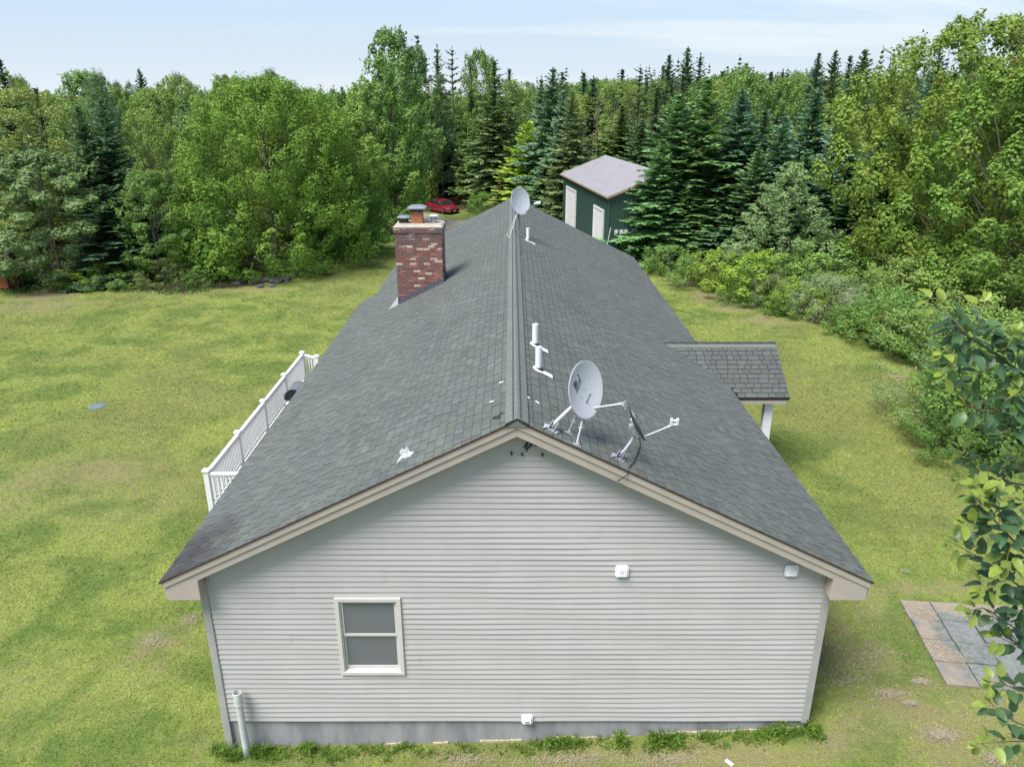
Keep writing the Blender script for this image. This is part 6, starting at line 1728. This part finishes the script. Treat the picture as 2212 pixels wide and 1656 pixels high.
keep &= ~((x > -17.5) & (x < -12.8) & (y > 43) & (y < 45.4))
keep &= ~((y > 62) & (x > -14) & (x < -1) & (np.abs(x*.55 + y - 75.2) < 5))
x, y = x[keep][:110000], y[keep][:110000]
cl = (.25 + .75*np.abs(np.sin(x*.9)*np.cos(y*.7)))*np.clip(.45 + .5*np.where(inside(x, y), 0, edge_dist(x, y)), .3, 1.3)
leaf_scatter('undergrowth', x, y, gz(x, y), .85*cl, .20, (.095, .165, .032), 'weeds and brambles along the edge of the lawn', 6)

# ------------------------------------------------------------------ grass on the lawn
def grass_sheet():
    rng = np.random.default_rng(3); N = 480000
    D = 9.3*np.exp(rng.random(N)*math.log(62/9.3)); a = rng.uniform(-.76, .76, N); x = a*(D + 2); y = D
    ok = inside(x, y) & ~((x > XL + .05) & (x < XRW - .05) & (y > 10.23) & (y < YWB))
    dx, dy = x - P0.x, y - P0.y; p1 = dx*V1.x + dy*V1.y; p2 = dx*V2.x + dy*V2.y
    onpad = (p1 > -.02) & (p1 < 3.15) & (p2 > -.02) & (p2 < 2.6)
    rim = np.minimum(np.minimum(p1, 3.15 - p1), np.minimum(p2, 2.6 - p2))
    ok &= ~(onpad & (rng.random(N) > np.where(rim < .07, .45, .02)))
    ok &= ~((y > 46) & (np.abs(x*.55 + y - 75.2) < 4.2))
    lx, ly, _ = gpt(210, 877); ok &= (x - lx)**2 + (y - ly)**2 > .31**2
    dd = dry(x, y); ok &= rng.random(N) > np.clip(dd*1.05 - .25, 0, .8)
    x, y, dd = x[ok], y[ok], dd[ok]; n = len(x); D = y
    hgt = (.024 + .0004*D)*rng.uniform(.6, 1.5, n)*(1 - .35*dd); wd = (.006 + .0011*D)*rng.uniform(.7, 1.4, n)
    # lush strip along the foundation
    th = rng.uniform(0, 6.28, n); lean = rng.uniform(1.2, 3.2, n); az = rng.uniform(0, 6.28, n)
    base = np.stack([x, y, gz(x, y) - .008], 1); w_ = np.stack([np.cos(th)*wd, np.sin(th)*wd, np.zeros(n)], 1)
    tip = base + np.stack([np.cos(az)*hgt*lean, np.sin(az)*hgt*lean, hgt], 1)
    V = np.stack([base - w_, base + w_, tip], 1).reshape(-1, 3)
    tint = np.clip(rng.normal(.48, .22, n), 0, 1)
    me = np_mesh('grass', V, np.arange(3*n).reshape(n, 3), M['grass'], face_attr={'tint': tint}, point_attr={'dry': np.repeat(dd, 3)})
    return tag(link('grass', me), 'short mown lawn grass with dry straw-coloured patches', 'grass', kind='stuff')
grass_sheet()

# tall weeds against the foundation
def weeds(name, pts, H, seed, col, label, blade=.007):
    rng = np.random.default_rng(seed); Vq, T = [], []
    for (x, y, h, nb) in pts:
        n = int(nb); az = rng.uniform(0, 6.28, n); L = h*rng.uniform(.5, 1.15, n); lean = rng.uniform(.15, .75, n)
        b = np.stack([x + rng.normal(0, .05, n), y + rng.normal(0, .035, n), np.zeros(n)], 1); b[:, 2] = gz(b[:, 0], b[:, 1]) - .02
        d = np.stack([np.cos(az)*lean, np.sin(az)*lean, np.ones(n)], 1); m_ = b + norm(d)*(L*.6)[:, None]; t = m_ + norm(d*[1.8, 1.8, .35])*(L*.5)[:, None]
        wv = np.stack([-np.sin(az), np.cos(az), np.zeros(n)], 1)*blade
        for (p, q, w0, w1) in ((b, m_, 1, .8), (m_, t, .8, .1)):
            Vq.append(np.stack([p - wv*w0, p + wv*w0, q + wv*w1, q - wv*w1], 1).reshape(-1, 3)); T.append(np.clip(rng.normal(.5, .2, n), 0, 1))
    V = np.concatenate(Vq); me = np_mesh(name, V, np.arange(len(V)).reshape(-1, 4), M['leaf'], face_attr={'tint': np.concatenate(T)})
    o = link(name, me); o.color = (*col, 1); return tag(o, label, 'weeds', kind='stuff')
wr = random.Random(8); pts = []
for _ in range(420):
    x = wr.uniform(-5.2, 5.3); cl_ = math.sin(x*2.1 + .6) + math.sin(x*5.3) + (1.0 if x > 1.2 else 0) + (1.3 if x < -3.7 else 0)
    if cl_ > wr.uniform(-2.2, 1.6): pts.append((x, 10.2 - abs(wr.gauss(0, .16)) - .03, abs(wr.gauss(.07, .06)) + .04, wr.randint(3, 20)))
for x, y, h in ((-4.9, 10.0, .34), (-4.75, 9.95, .4), (-4.4, 9.98, .36), (-4.3, 10.05, .3), (1.9, 10.05, .30), (2.6, 10.1, .34), (4.9, 10.1, .3), (-5.15, 10.15, .3)):
    pts.append((x, y, h, 34))
weeds('tall_weeds', pts, .3, 4, (.10, .19, .026), 'tall grass and weeds along the front foundation')
x = np.random.default_rng(12).uniform(-5, 5.3, 9000); rngw = np.random.default_rng(13)
c_ = (np.sin(x*3.1) + np.sin(x*7.3 + 1) > .2) & ((x > .6) | (x < -3.4)); x = x[c_]
y = 10.17 - np.abs(rngw.normal(0, .13, len(x))); leaf_scatter('leafy_weeds', x, y, gz(x, y), (.17 + .08*(x > 1.5))*np.abs(np.sin(x*2.3)) + .03, .055, (.115, .205, .024), 'leafy weeds along the front foundation', 14)
# weeds in the paver joints
pts = []
for (a, b_, h) in ((1.25, 1.92, .20), (1.35, 2.0, .18), (1.1, 2.2, .15), (1.9, .62, .18), (2.0, .6, .15), (.6, 1.3, .08), (1.25, .75, .05), (2.5, 1.3, .07), (.4, 1.35, .07)):
    q = P0 + V1*a*1.12 + V2*b_; pts.append((q.x, q.y, h, 40))
weeds('joint_weeds', pts, .1, 6, (.09, .17, .03), 'grass tufts growing in the paver joints', .007)
# straw and thatch lying on the lawn
def straw(name, spots, label, seed):
    rng = np.random.default_rng(seed); Vq = []; T = []
    for (x, y, rx, ry, n, lift) in spots:
        px_ = x + rng.normal(0, rx*.5, n); py_ = y + rng.normal(0, ry*.5, n); z = gz(px_, py_) + rng.uniform(.02, .05, n) + lift
        th = rng.normal(.9, .8, n); L = rng.uniform(.015, .045, n); d = np.stack([np.cos(th)*L, np.sin(th)*L, rng.normal(0, .012, n)], 1); wv = np.stack([-np.sin(th), np.cos(th), np.zeros(n)], 1)*.0022
        p = np.stack([px_, py_, z], 1); Vq.append(np.stack([p - d - wv, p - d + wv, p + d + wv, p + d - wv], 1).reshape(-1, 3)); T.append(np.clip(rng.normal(.5, .25, n), 0, 1))
    V = np.concatenate(Vq); me = np_mesh(name, V, np.arange(len(V)).reshape(-1, 4), M['straw'], face_attr={'tint': np.concatenate(T)})
    return tag(link(name, me), label, 'straw', kind='stuff')
m_, nt, b = new_mat('dry_straw'); M['straw'] = m_
lk(nt, mix(nt, attr(nt, 'tint').outputs['Fac'], (.26, .215, .15), (.44, .375, .27)), b.inputs['Base Color']); b.inputs['Roughness'].default_value = .9
sp_ = []
for (px, py, rx, ry, n) in ((2030, 1588, .28, .14, 420), (1990, 1474, .18, .08, 260), (1925, 1500, .30, .12, 300), (1965, 1520, .15, .08, 120), (2148, 1640, .2, .14, 260), (1935, 815, .30, .16, 260), (1940, 822, .1, .06, 80),
                            (1240, 1640, .9, .14, 500), (1000, 1640, .6, .14, 300), (1450, 1642, .6, .14, 320), (1880, 1420, .8, .5, 420), (1820, 1470, .6, .4, 260), (330, 1385, .35, .25, 260), (410, 1340, .2, .25, 160), (1955, 1235, .1, .06, 60), (1970, 975, .15, .1, 60)):
    x, y, g = gpt(px, py); sp_.append((x, y, rx, ry, n, 0))
for (a, b_, rx, ry, n) in ((.25, 1.0, .22, .35, 520), (.45, .75, .25, .3, 420), (1.7, 2.25, .6, .16, 520), (.35, 2.1, .3, .3, 360), (.9, .1, .5, .1, 260), (2.4, 1.5, .4, .3, 160)):
    q = P0 + V1*a + V2*b_; sp_.append((q.x, q.y, rx, ry, n, .035))
straw('straw', sp_, 'dry straw and thatch lying on the lawn and pavers', 9)

# ------------------------------------------------------------------ pear tree at the right, its branches reaching in front
TX, TY = 4.75, 3.7
tg = gzs(TX, TY)
pear = empty('pear_tree', (TX, TY, tg), 'pear tree with large glossy leaves reaching in from the right', 'tree')
PL = wloc(pear)
def pear_leaf(seed, L, W):
    """pointed oval blade folded along the midrib, on a short stalk; starts at the origin, runs along +X, faces +Z"""
    rq = random.Random(seed); n = 7; vs = []; curl = rq.uniform(.10, .30); cup = rq.uniform(.12, .35)
    for i in range(n):
        s_ = i/(n-1); w_ = W*.5*(2.05*s_**.62*(1 - s_)**.78 if 0 < s_ < 1 else 0); w_ = max(w_, .0006)
        x = L*s_; z = -curl*L*s_*s_ + .02*L*math.sin(s_*6 + seed)
        vs += [(x, -w_, z + cup*w_), (x, 0, z), (x, w_, z + cup*w_)]
    fs = []
    for i in range(n-1):
        for j in range(2): fs.append((i*3 + j, (i+1)*3 + j, (i+1)*3 + j + 1, i*3 + j + 1))
    me = bpy.data.meshes.new('leaf'); me.from_pydata(vs, [], fs); me.polygons.foreach_set('use_smooth', [True]*len(fs)); me.materials.append(M['pear']); me.update(); return me
m_ = bpy.data.materials.new('pear_leaf'); m_.use_nodes = True; nt = m_.node_tree; nt.nodes.clear(); M['pear'] = m_
out = nt.nodes.new('ShaderNodeOutputMaterial'); oi = nt.nodes.new('ShaderNodeObjectInfo'); tcn = nt.nodes.new('ShaderNodeTexCoord')
sx_ = nt.nodes.new('ShaderNodeSeparateXYZ'); lk(nt, tcn.outputs['Object'], sx_.inputs[0])
c = oi.outputs['Color']; rib_ = mrange(nt, math2(nt, 'ABSOLUTE', sx_.outputs[1], 0.0), .0, .0022, .5, 0)
c = mix(nt, rib_, c, mix(nt, .6, c, (.30, .36, .16)))
c = mix(nt, mrange(nt, noise(nt, 60, tcn.outputs['Object'], 3), .35, .7, 0, .35), c, mix(nt, .5, c, (.03, .07, .03)))
d = nt.nodes.new('ShaderNodeBsdfPrincipled'); d.inputs['Roughness'].default_value = .42; d.inputs['Specular IOR Level'].default_value = .42; lk(nt, c, d.inputs['Base Color'])
t = nt.nodes.new('ShaderNodeBsdfTranslucent'); lk(nt, mix(nt, .4, c, (.22, .30, .02)), t.inputs['Color'])
ms = nt.nodes.new('ShaderNodeMixShader'); ms.inputs[0].default_value = .26; lk(nt, d.outputs[0], ms.inputs[1]); lk(nt, t.outputs[0], ms.inputs[2]); lk(nt, ms.outputs[0], out.inputs['Surface'])
LEAVES = [pear_leaf(i, .097, .064 + .004*(i % 3)) for i in range(6)]
# the trunk and limbs
MB().tube([(TX, TY, tg - .3), (TX + .05, TY, 3.0), (TX + .2, TY + .1, 6.0), (TX + .1, TY + .2, 8.4), (TX + .25, TY + .3, 10.6)], [.15, .12, .09, .06, .02], 10).build('trunk', M['bark'], pear, smooth=True)
pr = random.Random(19); nleaf = 0; extraP = []
def put_leaf(p, d, up, size, young):
    global nleaf
    d = d.normalized(); s_ = up.cross(d)
    if s_.length < 1e-3: s_ = Vector((1, 0, 0)).cross(d)
    s_.normalize(); n = d.cross(s_)
    if nleaf >= 300: extraP.append((p, d, s_, n, size, young)); return
    o = link('leaf', LEAVES[pr.randrange(6)], pear); nleaf += 1
    T = Matrix((d, s_, n)).transposed().to_4x4() @ Matrix.Scale(size, 4); T.translation = p - PL; o.matrix_local = T
    k = pr.uniform(.8, 1.2)
    col = (.060, .130, .056) if young < .25 else ((.090, .170, .050) if young < .6 else (.250, .320, .045))
    if .25 <= young < .6 and pr.random() < .3: col = (.13, .19, .06)
    o.color = (col[0]*k, col[1]*k, col[2]*k, 1)
def shoot(pts, r0, r1, leaves, young_from=.7, size=1.0, name='branch', spread=1.0):
    """pts: (px, py, depth) along the branch from its thick end"""
    P = [at(*q) if not isinstance(q, Vector) else q for q in pts]
    dense = []
    for i in range(len(P) - 1):
        for k in range(5): dense.append(P[i].lerp(P[i+1], k/5))
    dense.append(P[-1])
    for _ in range(3): dense = [dense[0]] + [(dense[i-1] + dense[i]*2 + dense[i+1])/4 for i in range(1, len(dense)-1)] + [dense[-1]]
    n = len(dense); rs = [r0 + (r1 - r0)*i/(n-1) for i in range(n)]
    MB().tube(dense, rs, 6).build(name, M['twig'] if r0 > .0035 else M['twig_green'], pear, smooth=True)
    az = pr.uniform(0, 6.28)
    leaves = int(leaves*1.35)
    for k in range(leaves):
        s_ = min(1.0, (k + pr.uniform(.2, .8))/leaves*.96 + .04); i = min(n - 2, int(s_*(n-1))); p = dense[i].lerp(dense[i+1], s_*(n-1) - i)
        ax = (dense[i+1] - dense[i]).normalized(); az += 2.4 + pr.uniform(-.4, .4)
        a = ax.cross(Vector((0, 0, 1))).normalized(); b_ = ax.cross(a)
        rad = a*math.cos(az) + b_*math.sin(az)
        d = (rad*spread + ax*pr.uniform(.2, .7) + Vector((0, 0, pr.uniform(-.45, .35)))).normalized()
        stalk = .030*size*pr.uniform(.6, 1.3); q = p + d*stalk
        young = 0 if s_ < young_from*.75 else (.4 if s_ < young_from else pr.uniform(.55, 1.0))
        MB().tube([p, q], .0011, 4, cap=False).build('leaf_stalk', M['twig_green'], pear) if k % 2 == 0 else None
        put_leaf(q, d, Vector((pr.uniform(-.5, .5), pr.uniform(-.7, .2), 1)), size*(pr.uniform(.85, 1.12) if young < .5 else pr.uniform(.7, 1.02)), young)
    # small leaf pair at the tip
    ax = (dense[-1] - dense[-2]).normalized()
    for q in (-1, 1): put_leaf(dense[-1], ax + Vector((pr.uniform(-.4, .4), 0, .3*q)), Vector((0, -.4, 1)), size*.6, .9 if young_from < 1.2 else .1)
m1 = (2300, 870, 4.2)
# upper branch with its side shoots
shoot([(2300, 860, 4.15), (2212, 812, 4.1), (2160, 770, 4.05), (2110, 738, 4.0), (2060, 705, 3.95)], .010, .005, 34, 1.3)
shoot([(2090, 725, 3.98), (2062, 692, 3.95), (2030, 665, 3.92), (2002, 637, 3.9)], .0035, .0016, 11, .62)
shoot([(2100, 735, 4.0), (2058, 745, 3.95), (2032, 762, 3.92)], .003, .0014, 9, .8)
shoot([(2112, 745, 4.0), (2068, 780, 3.96), (2036, 806, 3.94)], .003, .0014, 8, .75)
shoot([(2108, 720, 4.0), (2115, 690, 3.98), (2128, 650, 3.97)], .003, .0014, 7, .5)
shoot([(2150, 765, 4.05), (2180, 745, 4.0), (2195, 715, 3.98)], .003, .0014, 9, .6)
shoot([(2190, 800, 4.08), (2205, 740, 4.0), (2222, 690, 3.98)], .003, .0014, 9, .55)
shoot([(2150, 775, 4.05), (2125, 800, 4.0), (2100, 815, 3.98)], .003, .0018, 7, 1.3)
shoot([(2200, 815, 4.1), (2190, 850, 4.05), (2180, 872, 4.0)], .003, .0018, 7, 1.3)
# second tier
shoot([(2310, 900, 4.2), (2230, 898, 4.1), (2170, 890, 4.05), (2110, 885, 4.0), (2085, 872, 3.98)], .008, .003, 24, 1.0)
shoot([(2240, 900, 4.1), (2215, 865, 4.05), (2200, 838, 4.02)], .003, .0015, 8, .5)
shoot([(2200, 900, 4.1), (2190, 925, 4.08), (2160, 935, 4.05)], .003, .0018, 7, 1.3)
# third tier, smaller leaves a little farther
shoot([(2310, 1080, 4.6), (2230, 1050, 4.55), (2170, 1040, 4.5), (2120, 1030, 4.5), (2085, 985, 4.45), (2072, 968, 4.45)], .008, .0018, 24, .8, .85)
shoot([(2150, 1036, 4.5), (2110, 1037, 4.5), (2065, 1036, 4.48)], .003, .0014, 8, .6, .8)
shoot([(2180, 1042, 4.5), (2168, 1010, 4.5), (2185, 985, 4.5)], .003, .0014, 8, .6, .85)
shoot([(2240, 1030, 4.5), (2215, 1000, 4.5), (2205, 975, 4.48)], .003, .0014, 8, .9, .85)
# fourth tier with the bright young tuft
shoot([(2320, 1260, 4.0), (2240, 1220, 3.95), (2200, 1180, 3.9), (2165, 1140, 3.88), (2130, 1105, 3.85), (2110, 1075, 3.85)], .009, .003, 26, .9)
shoot([(2122, 1095, 3.86), (2115, 1070, 3.85), (2108, 1048, 3.84)], .0028, .0014, 9, .2, 1.05)
shoot([(2160, 1130, 3.88), (2158, 1095, 3.86), (2160, 1060, 3.85)], .0028, .0014, 10, .45, 1.0)
shoot([(2145, 1150, 3.9), (2115, 1140, 3.88), (2085, 1128, 3.88)], .0028, .0014, 7, .7, .95)
shoot([(2240, 1190, 3.9), (2215, 1120, 3.88), (2205, 1080, 3.86)], .003, .0014, 10, .7)
shoot([(2185, 1170, 3.9), (2178, 1195, 3.9), (2172, 1225, 3.9)], .0028, .0014, 8, .3, 1.05)
# fifth tier
shoot([(2330, 1330, 4.2), (2260, 1300, 4.15), (2200, 1265, 4.1), (2150, 1225, 4.08), (2100, 1195, 4.05), (2055, 1170, 4.02)], .007, .0016, 24, .82, .9)
shoot([(2180, 1250, 4.1), (2140, 1262, 4.06), (2112, 1272, 4.05)], .0028, .0014, 8, .6, .95)
shoot([(2260, 1290, 4.1), (2225, 1310, 4.05), (2195, 1320, 4.0)], .004, .002, 9, 1.3, 1.05)
# lower tiers down the right edge
shoot([(2330, 1420, 4.3), (2250, 1390, 4.25), (2210, 1370, 4.2), (2170, 1340, 4.2), (2125, 1310, 4.18), (2098, 1318, 4.16)], .006, .0016, 20, .85, .95)
shoot([(2260, 1420, 4.3), (2212, 1400, 4.25), (2180, 1385, 4.22), (2150, 1372, 4.2)], .004, .0016, 12, .7, .95)
shoot([(2330, 1530, 4.4), (2250, 1500, 4.35), (2205, 1490, 4.3), (2170, 1478, 4.28), (2140, 1470, 4.26)], .006, .0016, 15, .75, .95)
shoot([(2330, 1600, 4.5), (2240, 1575, 4.4), (2195, 1560, 4.35), (2150, 1530, 4.32), (2140, 1515, 4.3)], .006, .0016, 13, .85, .95)
shoot([(2300, 1610, 4.4), (2230, 1600, 4.38), (2170, 1600, 4.35), (2110, 1606, 4.32)], .005, .0016, 13, .75, .95)
# limbs from the trunk to the reaching branches
for (p, zt) in ((at(2300, 860, 4.15), 9.0), (at(2310, 900, 4.2), 8.7), (at(2310, 1080, 4.6), 8.0), (at(2320, 1260, 4.0), 7.6), (at(2330, 1330, 4.2), 7.0), (at(2330, 1420, 4.3), 6.6), (at(2330, 1530, 4.4), 6.0), (at(2330, 1600, 4.5), 5.7)):
    a = Vector((TX + .15, TY + .1, zt - .9)); MB().tube([a, a.lerp(p, .5) + Vector((0, 0, .12)), p], [.03, .018, .009], 6).build('limb', M['bark'], pear, smooth=True)
# leafy side twigs along the limbs and on the far side of the crown
def leafy(a, b_, n, s0=.05, s1=.9):
    ax = (b_ - a).normalized(); az = pr.uniform(0, 6.28); u1 = ax.cross(Vector((0, 0, 1))).normalized(); u2 = ax.cross(u1)
    mb = MB()
    for k in range(n):
        p = a.lerp(b_, s0 + (s1 - s0)*(k + pr.random())/n); az += 2.4
        d = ((u1*math.cos(az) + u2*math.sin(az)) + ax*.5 + Vector((0, 0, .35))).normalized(); L = pr.uniform(.10, .24); q = p + d*L
        mb.tube([p, q], [.003, .0015], 4, cap=False)
        for j in range(5):
            r_ = p.lerp(q, .35 + .16*j); e_ = (d*.5 + Vector((pr.uniform(-1, 1), pr.uniform(-1, 1), pr.uniform(-.5, .6)))).normalized()
            extraP.append((r_, e_, *(lambda s_: (s_, e_.cross(s_)))(Vector((pr.uniform(-.3, .3), pr.uniform(-.3, .3), 1)).cross(e_).normalized()), pr.uniform(.8, 1.1), pr.choice((.1, .1, .2, .6))))
    mb.build('twigs', M['twig'], pear)['kind'] = 'stuff'
LIMBS = [(at(2300, 860, 4.15), 9.0), (at(2310, 900, 4.2), 8.7), (at(2310, 1080, 4.6), 8.0), (at(2320, 1260, 4.0), 7.6), (at(2330, 1330, 4.2), 7.0), (at(2330, 1420, 4.3), 6.6), (at(2330, 1530, 4.4), 6.0), (at(2330, 1600, 4.5), 5.7)]
for (p, zt) in LIMBS:
    a = Vector((TX + .15, TY + .1, zt - .9)); leafy(a, a.lerp(p, .5) + Vector((0, 0, .12)), 7, .15, 1); leafy(a.lerp(p, .5) + Vector((0, 0, .12)), p, 6, .1, .55)
for k in range(12):
    z0 = 5.2 + .42*k; az = -1.4 + 2.9*((k*.618) % 1); L = 1.7*(1 - .045*k)
    a = Vector((TX + .12, TY + .12, z0)); b2 = a + Vector((math.cos(az)*L, math.sin(az)*L, .75)); mid = a.lerp(b2, .5) + Vector((0, 0, .1))
    MB().tube([a, mid, b2], [.022, .014, .005], 6).build('limb', M['bark'], pear, smooth=True); leafy(a, mid, 5, .3, 1); leafy(mid, b2, 8, 0, 1)
if extraP:
    V, F_, T = [], [], []
    for i_, (p, d, s_, n, size, young) in enumerate(extraP):
        me_ = LEAVES[i_ % 6]; k0 = len(V)
        for v in me_.vertices: V.append(tuple(p - PL + (d*v.co.x + s_*v.co.y + n*v.co.z)*size))
        for f_ in me_.polygons: F_.append([k0 + j for j in f_.vertices]); T.append(young)
    m2 = M['pear'].copy(); m2.name = 'pear_leaf_joined'; nt = m2.node_tree
    ci = [l.to_socket for l in nt.links if l.from_node.type == 'OBJECT_INFO']
    for sk in ci: lk(nt, mix(nt, mrange(nt, attr(nt, 'tint').outputs['Fac'], .3, .8), (.050, .112, .050), (.24, .31, .05)), sk)
    o = link('leaves', np_mesh('leaves', np.array(V), np.array(F_), m2, face_attr={'tint': T}, smooth=True), pear); tag(o, kind='stuff')
